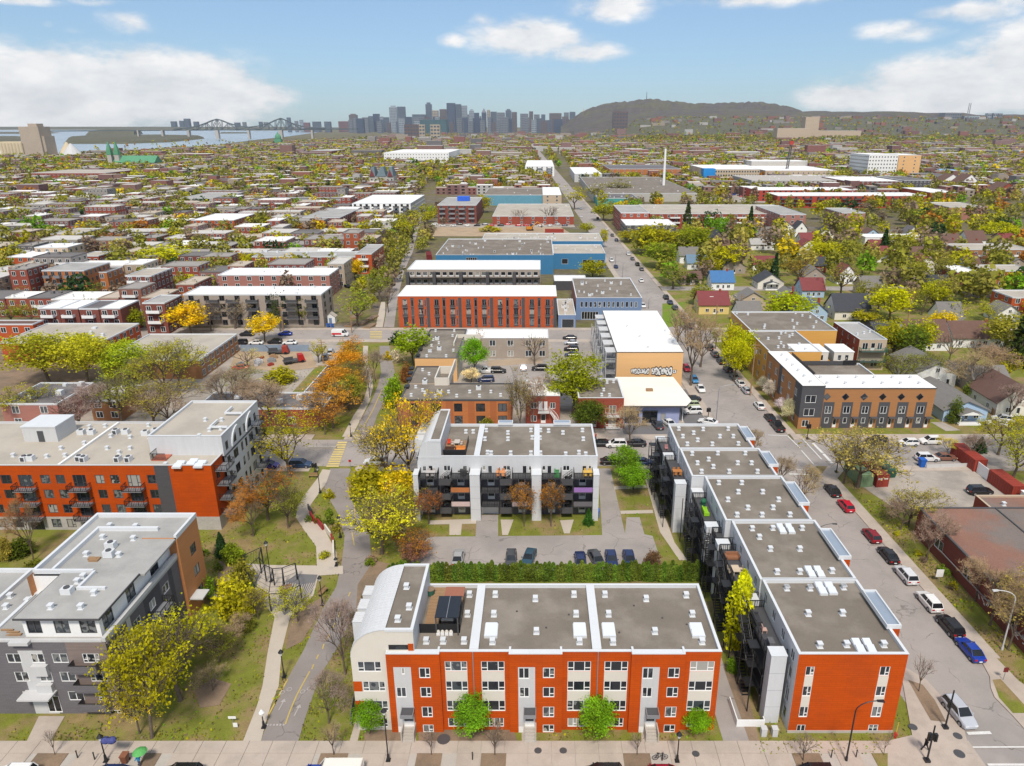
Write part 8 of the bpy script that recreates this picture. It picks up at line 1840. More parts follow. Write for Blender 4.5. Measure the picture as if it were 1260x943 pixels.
# ---------------------------------------------------------------- vehicles
def car_parts(kind):
 L,Wd,zs,zr,cab={'sedan':(4.6,1.8,.95,1.42,(-1.75,-1.05,.35,1.15)),'hatch':(4.2,1.76,.98,1.48,(-1.98,-1.6,.35,1.1)),'suv':(4.6,1.86,1.08,1.68,(-2.15,-1.85,.4,1.15)),'pickup':(5.5,1.95,1.15,1.82,(-.35,-.2,1.0,1.6)),'van':(5.4,2.0,1.3,2.3,(-2.62,-2.58,1.35,2.1))}[kind]
 hw=Wd/2;l=L/2
 q=MB();st=[]
 prof=[(-l,.80,.48,zs*.80),(-l+.10,.93,.30,zs*.97),(-l+.6,1,.22,zs),(-.3,1,.22,zs),(cab[3]+.05,1,.22,zs-.02),(l-.55,.97,.22,zs*.86),(l-.12,.88,.28,zs*.76),(l,.72,.42,zs*.62)]
 for(y,k,zb,zt)in prof:
  w=hw*k;st.append([(-w+.08,y,zb),(-w,y,zb+.16),(-w,y,zt-.14),(-w+.09,y,zt),(w-.09,y,zt),(w,y,zt-.14),(w,y,zb+.16),(w-.08,y,zb)])
 q.rings(st)
 y0,y1,y2,y3=cab;b,t=hw-.1,hw-(.26 if kind!='van' else .16)
 base=[(-b,y0,zs-.03),(b,y0,zs-.03),(b,y3,zs-.05),(-b,y3,zs-.05)];top=[(-t,y1,zr),(t,y1,zr),(t,y2,zr),(-t,y2,zr)]
 q.rings([[(-t-.02,y1-.03,zr-.03),(t+.02,y1-.03,zr-.03),(t+.02,y2+.03,zr-.03),(-t-.02,y2+.03,zr-.03)],[(-t+.08,y1+.1,zr+.045),(t-.08,y1+.1,zr+.045),(t-.08,y2-.12,zr+.045),(-t+.08,y2-.12,zr+.045)]])
 for a,c in zip(base,top):q.tube(a,c,.06,.05,4)
 for s in(-1,1):ym=(y1+y2)/2;q.tube((s*b,(y0+y3)/2,zs-.03),(s*t,ym,zr),.05,.05,4);
 if kind=='pickup':q.box(-hw+.02,-hw+.16,-l+.1,y0,zs-.2,zs+.06);q.box(hw-.16,hw-.02,-l+.1,y0,zs-.2,zs+.06);q.box(-hw+.16,hw-.16,-l+.08,-l+.2,zs-.2,zs+.06)
 for s in(-1,1):q.box(min(s*hw,s*(hw+.16)),max(s*hw,s*(hw+.16)),y3-.38,y3-.24,zs-.02,zs+.12)
 gl=MB();gl.rings([base,top])
 if kind=='van':
  gl=MB();gl.rings([[(-b,.75,zs),(b,.75,zs),(b,y3,zs-.05),(-b,y3,zs-.05)],[(-t-.01,.95,zr-.15),(t+.01,.95,zr-.15),(t,y2,zr-.05),(-t,y2,zr-.05)]]);q.rings([[(-b-.02,y0,zs-.1),(b+.02,y0,zs-.1),(b+.02,.75,zs-.1),(-b-.02,.75,zs-.1)],[(-t-.02,y1,zr),(t+.02,y1,zr),(t+.02,.95,zr),(-t-.02,.95,zr)]])
 r=.33 if kind in('sedan','hatch')else .38
 return dict(L=L,W=Wd,body=q.mesh('body',m_carpaint),glass=gl.mesh('glazing',G_CAR),r=r,zs=zs,wy=(-l+.85,l-.88),q=q,gl=gl)
def wheel_meshes(r):
 a,b=MB(),MB();a.tube((-.11,0,0),(.11,0,0),r,r,14);b.tube((-.125,0,0),(.125,0,0),r*.62,r*.62,10);return a.mesh('tyre',m_rubber),b.mesh('rim',m_grey)
def light_mesh(nm,m,w,h):q=MB();q.box(-w/2,w/2,-.06,.06,-h/2,h/2);return q.mesh(nm,m)
HLM,TLM=light_mesh('headlight',m_lampwhite,.36,.16),light_mesh('tail_light',m_lampred,.34,.2)
PLATE=light_mesh('number_plate',m_white,.4,.13)
CARP,CARROOT={},{}
def car(x,y,rz,kind,col,label,group=None,near=True,cat=None,z=.05):
 if kind not in CARP:CARP[kind]=car_parts(kind)
 P=CARP[kind];cat=cat or{'pickup':'pickup truck','van':'van','suv':'car'}.get(kind,'car');nm={'pickup':'pickup_truck','van':'van'}.get(kind,'parked_car')
 if near:
  key=kind
  r=thing(nm,label,cat,(x,y,z),R(rz),group)
  if key not in CARROOT:P['wheel']=wheel_meshes(P['r']);CARROOT[key]=1
  obj('body',P['body'],r,color=col);obj('glazing',P['glass'],r)
  for sx in(-1,1):
   for wy in P['wy']:w=obj('wheel',P['wheel'][0],r,(sx*(P['W']/2-.1),wy,P['r']));obj('rim',P['wheel'][1],w)
   obj('headlight',HLM,r,(sx*P['W']*.30,P['L']/2-.09,P['zs']*.62));obj('tail_light',TLM,r,(sx*P['W']*.34,-P['L']/2+.04,P['zs']*.78))
  obj('number_plate',PLATE,r,(0,-P['L']/2-.0,P['zs']*.55))
 else:
  if 'far' not in P:
   q=MB();q.V,q.F,q.M=list(P['q'].V),list(P['q'].F),[0]*len(P['q'].F);i=len(q.V);q.V+=P['gl'].V;q.F+=[tuple(a+i for a in f)for f in P['gl'].F];q.M+=[1]*len(P['gl'].F)
   for sx in(-1,1):
    for wy in P['wy']:q.tube((sx*(P['W']/2-.2),wy,P['r']),(sx*(P['W']/2+.01),wy,P['r']),P['r'],P['r'],8,2)
   P['far']=q.mesh(nm,[m_carpaint,G_CAR,m_rubber])
  r=obj(nm,P['far'],None,(x,y,z),R(rz),color=col);tag(r,label,cat,group)
 return r
CW,CK,CGd,CGm,CSi,CBl,CNa,CRe,CDr=(.72,.72,.71),(.012,.012,.014),(.055,.058,.065),(.17,.18,.19),(.42,.44,.48),(.012,.045,.32),(.012,.025,.09),(.50,.008,.03),(.22,.006,.018)
ST=1.575
def street_car(u,v,off,kind,col,label,near=True,rev=False,group=None):
 y=gp(u,v)[1];car(street_x(y)+off,y,ST+(180 if rev else 0),kind,col,label,group,near)
def G2(u,v,rz,kind,col,label,near=True,group=None,**k):x,y=gp(u,v);car(x,y,rz,kind,col,label,group,near,**k)
K='cars parked along the right kerb of the long street'
for v,kind,col,l in((804,'sedan',CBl,'bright blue sedan, nearest parked car on the right kerb'),(775,'suv',CK,'black estate car behind the bright blue sedan'),(745,'suv',CW,'white crossover with black roof glass, beside the grass verge'),(712,'suv',(.62,.63,.65),'white hatchback behind a black sedan on the right kerb'),(687,'sedan',CK,'black sedan between the dark red car and the white hatchback'),(663,'hatch',CDr,'dark red hatchback on the right kerb'),(626,'hatch',CRe,'bright crimson hatchback on the right kerb'),(607,'sedan',CK,'black sedan nearest the intersection by the grass corner')):
 street_car(1100,v,-.1,kind,col,l,True,False,K)
x,y=gp(1183,882);car(x-.4,y,180+6,'suv',CSi,'silver estate car driving toward the crossing at the bottom right')
for v,kind,col,l in((470,'hatch',(.03,.20,.42),'sky blue hatchback parked on the left kerb by the garage'),(481,'sedan',CW,'white sedan behind the sky blue hatchback'),(456,'hatch',CRe,'red car ahead of the sky blue hatchback')):street_car(862,v,-11.6,kind,col,l,True,True)
for v,kind,col,l in((391,'suv',CGd,'dark car, farthest of the long right-hand line'),(397,'sedan',CK,'black sedan far along the right-hand line'),(404,'suv',CGd,'dark grey car in the right-hand line'),(430,'suv',CK,'black crossover by the yellow-green street trees'),(438,'sedan',(.2,.17,.16),'brownish sedan by the yellow-green street trees'),(447,'sedan',CK,'black sedan below the yellow-green street trees'),(457,'suv',CGd,'dark grey crossover near the utility pole'),(466,'sedan',CGm,'grey sedan near the utility pole'),(474.5,'sedan',CW,'white sedan behind the grey hatchback'),(483,'hatch',CSi,'silver hatchback at the end of the upper line'),(502,'sedan',CW,'white sedan alone before the townhouse corner'),(517,'hatch',CK,'black hatchback behind the pickup at the corner'),(528,'pickup',CK,'black pickup truck waiting at the intersection corner')):street_car(900,v,-.1,kind,col,l,True,False,K)
for u,v,off,kind,col,l in((747,283,-.1,'sedan',CW,'white car far up the right kerb'),(754,291,-.1,'suv',CK,'dark pair of cars far up the kerb, first'),(758,297,-.1,'suv',CNa,'dark blue car far up the right kerb'),(774,314,-.1,'suv',CW,'white car by the green gardens, far up the right kerb'),(777,320,-.1,'sedan',CGd,'dark car behind the far white one'),(783,327,-.1,'suv',CK,'black car near the side street, right kerb'),(789,333,-.1,'sedan',CGd,'dark grey car near the side street, right kerb'),(782,347,-4.6,'sedan',CW,'white car driving on the long street near the steel-blue office'),(754,322,-11.5,'suv',CW,'white car on the left kerb by the blue hall'),(758,330,-11.5,'sedan',CNa,'navy car on the left kerb by the blue hall'),(818,368,-.1,'suv',CK,'black car opposite the steel-blue office, first'),(824,374,-.1,'sedan',CNa,'navy car opposite the steel-blue office'),(830,381,-.1,'suv',CGd,'dark grey car opposite the steel-blue office'),(797,378,-11.5,'sedan',CW,'white car beside the steel-blue office'),(736,270,-.1,'suv',CK,'dark car at the tall brick end block'),(723,258,-7,'sedan',CSi,'silver car driving far up the long street'),(717,268,-11.5,'sedan',CW,'white car far up the left kerb'),(731,262,-.1,'sedan',CGd,'dark grey car far up the long street')):street_car(u,v,off,kind,col,l,False,off<-6)
for u,v,rz,kind,col,l in((739,549,90,'sedan',CK,'black car right of the grey block on the cross street'),(758,550,90,'suv',CW,'white crossover on the cross street before the garage'),(782,549,90,'sedan',CK,'black sedan before the garage forecourt'),(752,571,-90,'sedan',CK,'black car half hidden by the green lawn tree'),(790,572,-90,'sedan',CNa,'dark blue car beside the far stair tower'),(809,526,10,'sedan',CGd,'dark grey car parked nose-in at the garage'),(822,523,20,'sedan',CW,'white car parked at the garage corner'),(331,576,-90,'hatch',(.03,.025,.25),'violet blue hatchback behind the spreading yellow-green tree'),(370,575,-90,'suv',(.02,.05,.12),'dark blue crossover left of the yellow crosswalk'),(462,572,90,'suv',CW,'white crossover right of the yellow crosswalk'),(1078,546,90,'suv',CK,'black car in front of the brown townhouses'),(1117,548,90,'hatch',CW,'white hatchback in front of the brown townhouses'),(1144,546,90,'suv',CW,'white crossover right of the white hatchback'),(1140,567,-90,'suv',(.66,.66,.66),'white crossover beside the parking lot entrance'),(1205,608,-88,'suv',CK,'black crossover alone in the worn parking lot'),(1162,566,-90,'sedan',(.2,.09,.06),'rusty brown car behind the white crossover at the lot'),(1233,519,70,'suv',CW,'white car beside the half-timbered house'),(1226,524,70,'sedan',CW,'second white car beside the half-timbered house'),(852,509,95,'suv',CW,'white crossover on the garage forecourt, front'),(850,501,95,'hatch',(.40,.46,.28),'pale green car on the garage forecourt'),(851,494,95,'sedan',CK,'dark car at the back of the garage forecourt'),(871,522,60,'sedan',CW,'white car at the forecourt exit'),(564,690,0,'sedan',(.33,.33,.33),'grey car left in the hedge-side parking row'),(629,692,180,'hatch',CGd,'dark car with pale windscreen in the hedge-side parking row'),(651,690,168,'sedan',(.02,.06,.09),'dark teal sedan parked askew in the hedge-side row'),(714,693,0,'sedan',CNa,'navy car half hidden by the hedge'),(733,690,12,'sedan',CGd,'dark grey car parked askew near the hedge'),(752,692,180,'sedan',CNa,'navy sedan, second from the right at the hedge'),(774,692,180,'sedan',CNa,'navy sedan at the right end of the hedge-side row'),(599,459,95,'pickup',CW,'white pickup in the terrace parking court'),(613,459,-90,'suv',CK,'black car behind the white pickup in the court'),(598,470,95,'suv',CNa,'dark navy car in front of the white pickup'),(644,455,2,'hatch',(.7,.72,.74),'pale white hatchback facing away in the court'),(664,456,90,'suv',CK,'black crossover at the right end of the court'),(703,424,90,'sedan',CSi,'silver car, second in the small lot left of the white stairs'),(703,432,90,'suv',CK,'black car in the small lot left of the white stairs'),(704,439,90,'sedan',CNa,'navy car, nearest in the small lot'),(701,418,90,'sedan',CK,'black car, farthest in the small lot')):G2(u,v,rz,kind,col,l,v>440)
# behind the orange building: only their upper halves show above its roof edge
for u,kind,col,l in((536,'sedan',CGd,'dark car behind the roof terrace'),(601,'suv',CW,'white car behind the party wall of the orange building'),(641,'sedan',CSi,'silver car behind the orange building, centre'),(664,'sedan',CGm,'grey car behind the orange building, centre right'),(816,'suv',CW,'left white car behind the right roof section'),(839,'suv',CW,'right white car behind the right roof section')):
 x=on_y(u,712,83.5)[0];car(x,83.2,180 if col!=CW else 172,kind,col,l)
for u,v,kind,col,l,rz in((304,413.5,'suv',CK,'black car on the far side of the cross street before the flats',90),(351,413,'sedan',CBl,'blue car on the far side of the cross street',90),(296,424,'suv',CK,'black car left of the golden tree',90),(315.5,424,'sedan',CW,'white car before the blue fence, left',90),(338.5,423,'suv',CK,'black crossover before the blue fence',90),(357,424,'sedan',CW,'white car before the blue fence, right',90),(400,442,'suv',CGm,'grey car by the yellow-green tree',10),(407,436,'suv',CSi,'silver car by the yellow-green tree',10),(420,444,'sedan',CK,'dark car by the orange shrubs',5),(427,354,'sedan',CK,'black car at the end of the pale flats lane',40),(403,386,'hatch',CNa,'small dark car on the lane beside the flats',30)):G2(u,v,rz,kind,col,l,False)
x,y=gp(419,414);vn=car(x,y,-90,'van',CW,'white and red delivery van on the cross street by the garden plots');q=MB()
for s in(-1,1):q.box(s*1.0-.02,s*1.0+.02,-2.5,.6,.75,1.35)
part('stripe',q,mat('stripe_red',(.5,.02,.03),.4),vn)
rcar=random.Random(4)
for i in range(17):
 u=536+i*10+rcar.uniform(-2,2);c=rcar.choice((CW,CK,CSi,CNa,CRe,CGm));w={CW:'white',CK:'black',CSi:'silver',CNa:'navy',CRe:'red',CGm:'grey'}[c]
 G2(u,278.6 if i%3 else 277.2,90+rcar.uniform(-3,3),rcar.choice(('sedan','suv','hatch')),c,f'{w} car in the line behind the excavation yard',False,group='cars parked behind the excavation yard')
for i in range(22):
 u,v=rcar.uniform(872,938),rcar.uniform(237,247);c=rcar.choice((CW,CK,CSi,CNa,CRe,CGm,CBl));w={CW:'white',CK:'black',CSi:'silver',CNa:'navy',CRe:'red',CGm:'grey',CBl:'blue'}[c]
 G2(u,v,90+rcar.uniform(-8,8),rcar.choice(('sedan','suv')),c,f'{w} car on the lot by the institutional building',False,group='cars on the lot by the hospital')
 # cars along the near kerb of the front street: their roofs show at the bottom edge
for u,kind,col,l in((12,'suv',CW,'white car roof at the bottom left corner'),(131,'sedan',CNa,'navy blue car roof below the flower basket lamp'),(218,'suv',CK,'black car roof beside the green umbrella'),(384,'hatch',CBl,'blue car roof left of the white van'),(741,'suv',CK,'black car roof at the bottom, right of centre'),(812,'sedan',CDr,'dark red car roof below the bicycle'),(1003,'suv',CK,'black car roof before the orange end wall')):
 zt={'suv':1.7,'sedan':1.45,'hatch':1.5}[kind];Y0={'suv':56.95,'sedan':57.0,'hatch':56.9}[kind];car(on_y(u,940,Y0)[0],Y0,90,kind,col,l)
x=on_y(412,935,56.6)[0];car(x,56.75,90,'van',(.72,.70,.64),'cream white box van at the bottom edge')
# ---------------------------------------------------------------- street furniture
def lantern(u,vb,vt,label,group='black lantern posts of the park',basket=False,x=None,white=False):
 X,Yb=gp(u,vb);h=on_y(u,vt,Yb)[1];t=thing('street_lamp',label,'street lamp',(X,Yb,.1),0,group);q=MB();q.tube((0,0,0),(0,0,.9),.2,.12,8);q.tube((0,0,.9),(0,0,h-.9),.075,.06,8);q.box(-.25,.25,-.25,.25,0,.12);part('pole',q,m_black,t)
 q=MB();q.tube((0,0,h-.9),(0,0,h-.45),.12,.26,8,1);q.tube((0,0,h-.45),(0,0,h-.1),.34,.1,8,0);q.tube((0,0,h-.1),(0,0,h+.05),.04,.02,6,0);part('lantern',q,[m_white if white else m_black,m_lampwhite],t)
 if basket:
  q=MB()
  for s in(.55,1.2):q.ball((s,0,h-.9),.5,.42,.42,0,9,6);q.tube((0,0,h-.5),(s,0,h-.5),.03,.03,4,1)
  part('flower_basket',q,[mat('violet_blue_flowers',(.06,.07,.22),.8,.5,4,12),m_black],t)
 return t
lantern(478,937,872,'tall black lamp post on the front pavement before the left entrance',None);lantern(833,938,901,'black lantern post on the front pavement beside the bicycle',None);lantern(131,938,904,'black lamp post with violet flower baskets, bottom left',None,True)
for u,vb,vt,l in((350,834,800,'black park lantern between footpath and bike path'),(397,745,709,'black park lantern at the plaza edge by the bike path'),(334,716,666,'tall black park lantern at the back of the plaza'),(419,662,635,'black park lantern beside the bike path bend'),(394,607,574,'black park lantern at the top of the footpath'),(432,538,521,'black park lantern across the cross street'),(414,697,686,'short black park light near the plaza wall')):lantern(u,vb,vt,l)
lantern(325,896,874,'short white-headed path light at the bike path mouth',None,white=True)
def cobra(u,vb,vt,rz,label,col=None,arm=2.6):
 X,Yb=gp(u,vb);h=on_y(u,vt,Yb)[1];t=thing('street_light',label,'street light',(X,Yb,.05),R(rz),'arched street lights');m=col or m_darkgrey;q=MB();q.tube((0,0,0),(0,0,.6),.17,.13,8);q.tube((0,0,.6),(0,0,h-1.4),.1,.075,8)
 P=Vector((0,0,h-1.4))
 for k in range(1,9):a=math.pi/2*k/8;Nx=Vector((arm*(1-math.cos(a)),0,h-1.4+1.4*math.sin(a)));q.tube(P,Nx,.06,.06,6,0,False);P=Nx
 part('pole',q,m,t);q=MB();q.rings([[(arm-.15,-.12,h-.06),(arm-.15,.12,h-.06),(arm-.15,.12,h+.06),(arm-.15,-.12,h+.06)],[(arm+.6,-.2,h-.1),(arm+.6,.2,h-.1),(arm+.6,.16,h+.05),(arm+.6,-.16,h+.05)]]);part('lamp_head',q,m,t)
cobra(1041,937,863,0,'tall black arched street light before the orange end wall',m_black,2.2)
for u,vb,vt,rz,l in((881,519,474,0,'arched street light by the garage corner'),(766,342,322,0,'arched street light near the blue hall'),(798,380,365,0,'arched street light by the steel-blue office'),(757,329,311,0,'arched street light farther up by the blue hall')):cobra(u,vb,vt,rz,l,m_grey,3.0)
X,Yb=gp(1232.7,800);cobra(1232.7,800,727,180,'pale arched street light on the grass verge, right edge',m_greypanel,2.6)
t=cobra(1003,672,645,0,'arched street light rising behind the stepped row',m_darkgrey,2.4)
def signal(u,vb,vt,label,arm=0,heads=((.3,.62),(-.3,.62))):
 X,Yb=gp(u,vb);h=on_y(u,vt,Yb)[1];t=thing('traffic_signal',label,'traffic signal',(X,Yb,.14));q=MB();q.box(-.28,.28,-.28,.28,0,.3);q.tube((0,0,.3),(0,0,h),.1,.08,8);part('pole',q,m_black,t)
 for(dx,f)in heads:
  q=MB();z=h*f;q.box(dx-.17,dx+.17,-.16,.16,z,z+.95,0)
  for k,c in enumerate((1,2,3)):q.tube((dx,-.17,z+.8-k*.3),(dx,-.26,z+.8-k*.3),.11,.12,8,0)
  part('signal_head',q,[m_black],t)
 return t
signal(1140,938,894.5,'black traffic signal pole beside the walking person',heads=((.34,.58),(-.3,.6)));signal(1162.5,897,851,'black traffic signal pole next to the silver car',heads=((-.1,.55),));signal(1029,582,563,'traffic signal at the grassy corner across the intersection');signal(871,517,502,'traffic signal near the garage forecourt');signal(1003-10,541,520,'traffic signal at the charcoal townhouse corner');signal(388,583,572,'traffic signal beside the yellow crosswalk')
def util_pole(u,vb,vt,label):
 X,Yb=gp(u,vb);h=on_y(u,vt,Yb)[1];t=thing('utility_pole',label,'utility pole',(X,Yb,0),0,'wooden utility poles');q=MB();q.tube((0,0,0),(0,0,h),.17,.12,7);part('pole',q,m_wood,t);q=MB();q.box(-1.1,1.1,-.06,.06,h-.9,h-.76);q.box(-.9,.9,-.06,.06,h-1.6,h-1.48);part('crossarm',q,m_wood,t)
 q=MB();q.tube((.35,0,h-3),(.35,0,h-2.1),.25,.25,8);part('transformer',q,m_grey,t)
for u,vb,vt,l in((923,487,421,'utility pole with transformer beside the townhouse complex'),(349,410,376,'pale utility pole before the grey-brown flats'),(433,410,376,'utility pole beside the garden plots'),(398,448,418,'pole beside the yellow-green tree in the car lot'),(1116,400,364,'utility pole behind the bright yellow-green tree'),(911,384,362,'pale pole behind the golden brick wing'),(880,404,375,'utility pole at the yellow house corner'),(550,402,370,'pale pole before the red-orange building'),(1107,460,440,'pole in the gardens right of the triplex'),(1251,455,436,'pole beside the tall dark spruce')):util_pole(u,vb,vt,l)
def small(name,u,v,mb,ms,label,cat,z=.1,rz=0,group=None):X,Yb=gp(u,v);return tag(obj(name,mb.mesh(name,ms),None,(X,Yb,z),R(rz)),label,cat,group)
def bollard():q=MB();q.tube((0,0,0),(0,0,.95),.07,.06,8);q.ball((0,0,1.0),.09,.09,.1,0,8,4);return q
for u,v,l in((1022.5,933,'black bollard right of the pavement pit before the orange end wall'),(1053,933,'black bollard right of the tall arched light'),(581.5,936,'black bollard below the middle of the orange building'),(96,934,'black bollard right of the left pavement pit'),(117,936,'black bollard beside the flower basket lamp')):small('bollard',u,v,bollard(),m_black,l,'bollard')
q=MB();q.tube((0,0,0),(0,0,.6),.16,.14,8,0);q.ball((0,0,.66),.16,.16,.14,0,8,5);q.tube((-.24,0,.42),(.24,0,.42),.08,.08,6,0);q.tube((.1,.1,.6),(.14,.1,2.1),.03,.03,5,1);small('fire_hydrant',1101,908,q,[mat('hydrant_red',(.42,.03,.015),.5),mat('marker_yellow',(.75,.5,.03),.6)],'red fire hydrant with a tall yellow marker on the lawn corner','fire hydrant',.02)
def sign(u,v,w,h,z0,label,col=None):
 X,Yb=gp(u,v);t=thing('sign',label,'sign',(X,Yb,0));q=MB();q.tube((0,0,0),(0,0,z0+h),.04,.04,5);part('post',q,m_grey,t);q=MB();q.box(-w/2,w/2,-.07,-.04,z0,z0+h);part('panel',q,col or m_white,t)
sign(1154,716,1.1,1.3,.9,'white sign board on the grass verge along the warehouse');sign(287,890,.9,.35,.7,'white sign panel on the park lawn near the footpath');sign(290.5,896,.5,.6,.2,'small white notice on the park lawn');sign(431.5,578,.5,.5,1.7,'small red sign at the bike path mouth by the cross street',m_lampred);sign(1234,838,.6,.7,1.4,'dark red and grey sign on the right pavement',mat('dark_red_sign',(.16,.02,.02),.6));sign(874,385,1.4,1.2,5,'square pale sign on a tall pole behind the yellow house')
# bicycle against a post
bx,by=gp(812,936);bt=thing('bicycle','black bicycle standing at a post on the front pavement','bicycle',(bx,by,.15),R(4))
for s in(-.52,.52):
 q=MB();N=18
 for k in range(N):t0,t1=6.283*k/N,6.283*(k+1)/N;q.tube((s+.33*math.cos(t0),0,.34+.33*math.sin(t0)),(s+.33*math.cos(t1),0,.34+.33*math.sin(t1)),.028,.028,5,0,False)
 for k in range(8):t0=3.1416*k/8;q.tube((s-.32*math.cos(t0),0,.34-.32*math.sin(t0)),(s+.32*math.cos(t0),0,.34+.32*math.sin(t0)),.006,.006,3,0,False)
 part('wheel',q,m_rubber,bt)
q=MB()
for a,b in(((-.52,.34),(-.15,.32)),((-.52,.34),(-.22,.8)),((-.15,.32),(-.25,.86)),((-.15,.32),(.33,.78)),((-.22,.8),(.34,.85)),((.33,.92),(.52,.34))):q.tube((a[0],0,a[1]),(b[0],0,b[1]),.026,.026,6)
part('frame',q,m_black,bt);q=MB();q.tube((.3,-.26,.98),(.3,.26,.98),.02,.02,6);q.tube((.33,0,.85),(.3,0,.98),.02,.02,5);part('handlebar',q,m_grey,bt);q=MB();q.rings([[(-.4,-.09,.88),(-.4,.09,.88),(-.4,.09,.94),(-.4,-.09,.94)],[(-.08,-.025,.9),(-.08,.025,.9),(-.08,.025,.94),(-.08,-.025,.94)]]);part('saddle',q,m_black,bt)
small('bike_post',814.6,937,bollard(),m_black,'black post the bicycle leans on','bollard',.15)
# shipping containers
def container(x,y,w,l,rz,col,label,door=None,nm='shipping_container'):
 t=thing(nm,label,'shipping container',(x,y,.05),R(rz));q=MB();h=2.6;N=int(l/.35)
 for k in range(N):
  a,b=-l/2+l*k/N,-l/2+l*(k+1)/N
  for s in(-1,1):
   e0=w/2-(.05 if k%2 else 0);q.quad(*[(s*e0,yy,zz)for yy,zz in((a,.1),(b,.1),(b,h-.05),(a,h-.05))]);q.quad((s*(w/2),a,.1),(s*(w/2-.05),a,.1),(s*(w/2-.05),a,h-.05),(s*(w/2),a,h-.05))
  q.box(-w/2+.05,w/2-.05,a,b-.02,h-.08,h-(.06 if k%2 else .02))
 q.box(-w/2+.06,w/2-.06,-l/2+.1,l/2,.05,h-.1);part('body',q,col,t)
 q=MB()
 for a in(-w/2,w/2-.12):
  for b in(-l/2,l/2-.12):q.box(a,a+.12,b,b+.12,0,h+.01)
 for b in(-l/2,l/2-.12):q.box(-w/2+.12,w/2-.12,b,b+.12,h-.14,h+.01);q.box(-w/2+.12,w/2-.12,b,b+.12,0,.14)
 part('frame',q,col,t)
 for s in(-1,1):
  q=MB();q.box(min(s*.04,s*(w/2-.14)),max(s*.04,s*(w/2-.14)),-l/2+.01,-l/2+.07,.16,h-.16)
  for xx in(.3,.75):q.tube((s*xx,-l/2-.03,.2),(s*xx,-l/2-.03,h-.2),.025,.025,5)
  part('door',q,col,t)
 return t
m_cgreen=mat('pale_green_container',(.20,.30,.17),.6,.12,.8);m_dgreen=mat('dark_green_dumpster',(.02,.085,.055),.6,.12)
x,y=gp(1083,600);rt_=container(x,y+3,2.5,6,6,m_rustred,'faded red container with its doors toward the camera, beside the pale green one');q=MB()
for i,(a,b,c,d)in enumerate(((-.95,-.6,1.55,1.95),(-.5,-.15,1.55,1.95),(.2,.5,1.6,1.9),(.6,.95,1.6,1.9))):q.box(a,b,-3.0,-2.97,c,d)
part('lettering',q,m_white,rt_)
container(x-3.0,y+3.2,2.5,6.4,6,m_cgreen,'pale green shipping container left of the faded red one')
q=MB();q.rings([[(-1.1,-2.2,0),(1.1,-2.2,0),(1.1,2.2,0),(-1.1,2.2,0)],[(-1.25,-2.6,1.9),(1.25,-2.6,1.9),(1.25,2.6,1.9),(-1.25,2.6,1.9)],[(-1.0,-2.4,2.2),(1.0,-2.4,2.2),(1.0,2.4,2.2),(-1.0,2.4,2.2)]]);tag(obj('dumpster',q.mesh('dumpster',m_dgreen),None,(x+3.3,y+6,.05),R(8)),'dark green rounded dumpster right of the faded red container','dumpster')
x,y=gp(1250,614);container(x,y+3.4,2.6,7,2,m_rustred,'red container at the right edge, nearer of two in a line');container(x-.6,y+15,2.6,8,2,m_rustred,'red container at the back of the parking lot, farther of two in a line');q=MB();q.box(-.06,.06,-1.9,1.9,0,2.3);tag(obj('gate_panel',q.mesh('gate_panel',m_white),None,(x-1.1,y+8.9,.05)),'white gate panel between the two red containers','gate');q=MB();q.box(-1.2,1.2,-.8,.8,0,2.2);q.box(-1.3,1.3,-.9,.9,2.2,2.3);q.box(-.5,.4,-.86,-.8,.1,1.9);tag(obj('site_hut',q.mesh('site_hut',m_white),None,(gp(1258,620)[0]+1,gp(1258,620)[1],.05)),'small white hut at the right edge beside the red container','hut')
def wheelie():q=MB();q.rings([[(-.26,-.3,.08),(.26,-.3,.08),(.26,.3,.08),(-.26,.3,.08)],[(-.33,-.38,1.0),(.33,-.38,1.0),(.33,.38,1.0),(-.33,.38,1.0)]]);q.box(-.36,.36,-.42,.42,1.0,1.1);q.tube((-.3,.34,.12),(.3,.34,.12),.12,.12,8,1);return q
m_binblue=mat('bin_blue',(.012,.10,.42),.5)
for u,v,l,s in((1133.5,575,'blue bin at the edge of the worn parking lot',1.7),(734,637,'blue bin at the right corner of the grey block',1.4),(404,403,'blue bin left beside the garden shed',1.2),(409,403.5,'blue bin right beside the garden shed',1.2)):o=small('recycling_bin',u,v,wheelie(),[m_binblue,m_rubber],l,'recycling bin',.04);o.scale=(s,s,s)
for u,v,l in((155,939,'brown bin on the pavement left of the green umbrella'),):o=small('waste_bin',u,v,wheelie(),[mat('bin_brown',(.22,.09,.05),.6),m_rubber],l,'bin',.14)
for u,l in((939,'left of two white utility boxes at the foot of the nearest stair tower'),(952.5,'right of two white utility boxes at the foot of the nearest stair tower')):q=MB();q.box(-.3,.3,-.3,.3,0,1.0);q.box(-.34,.34,-.34,.34,1.0,1.08);small('utility_box',u,905,q,m_greypanel,l,'utility box',.05)
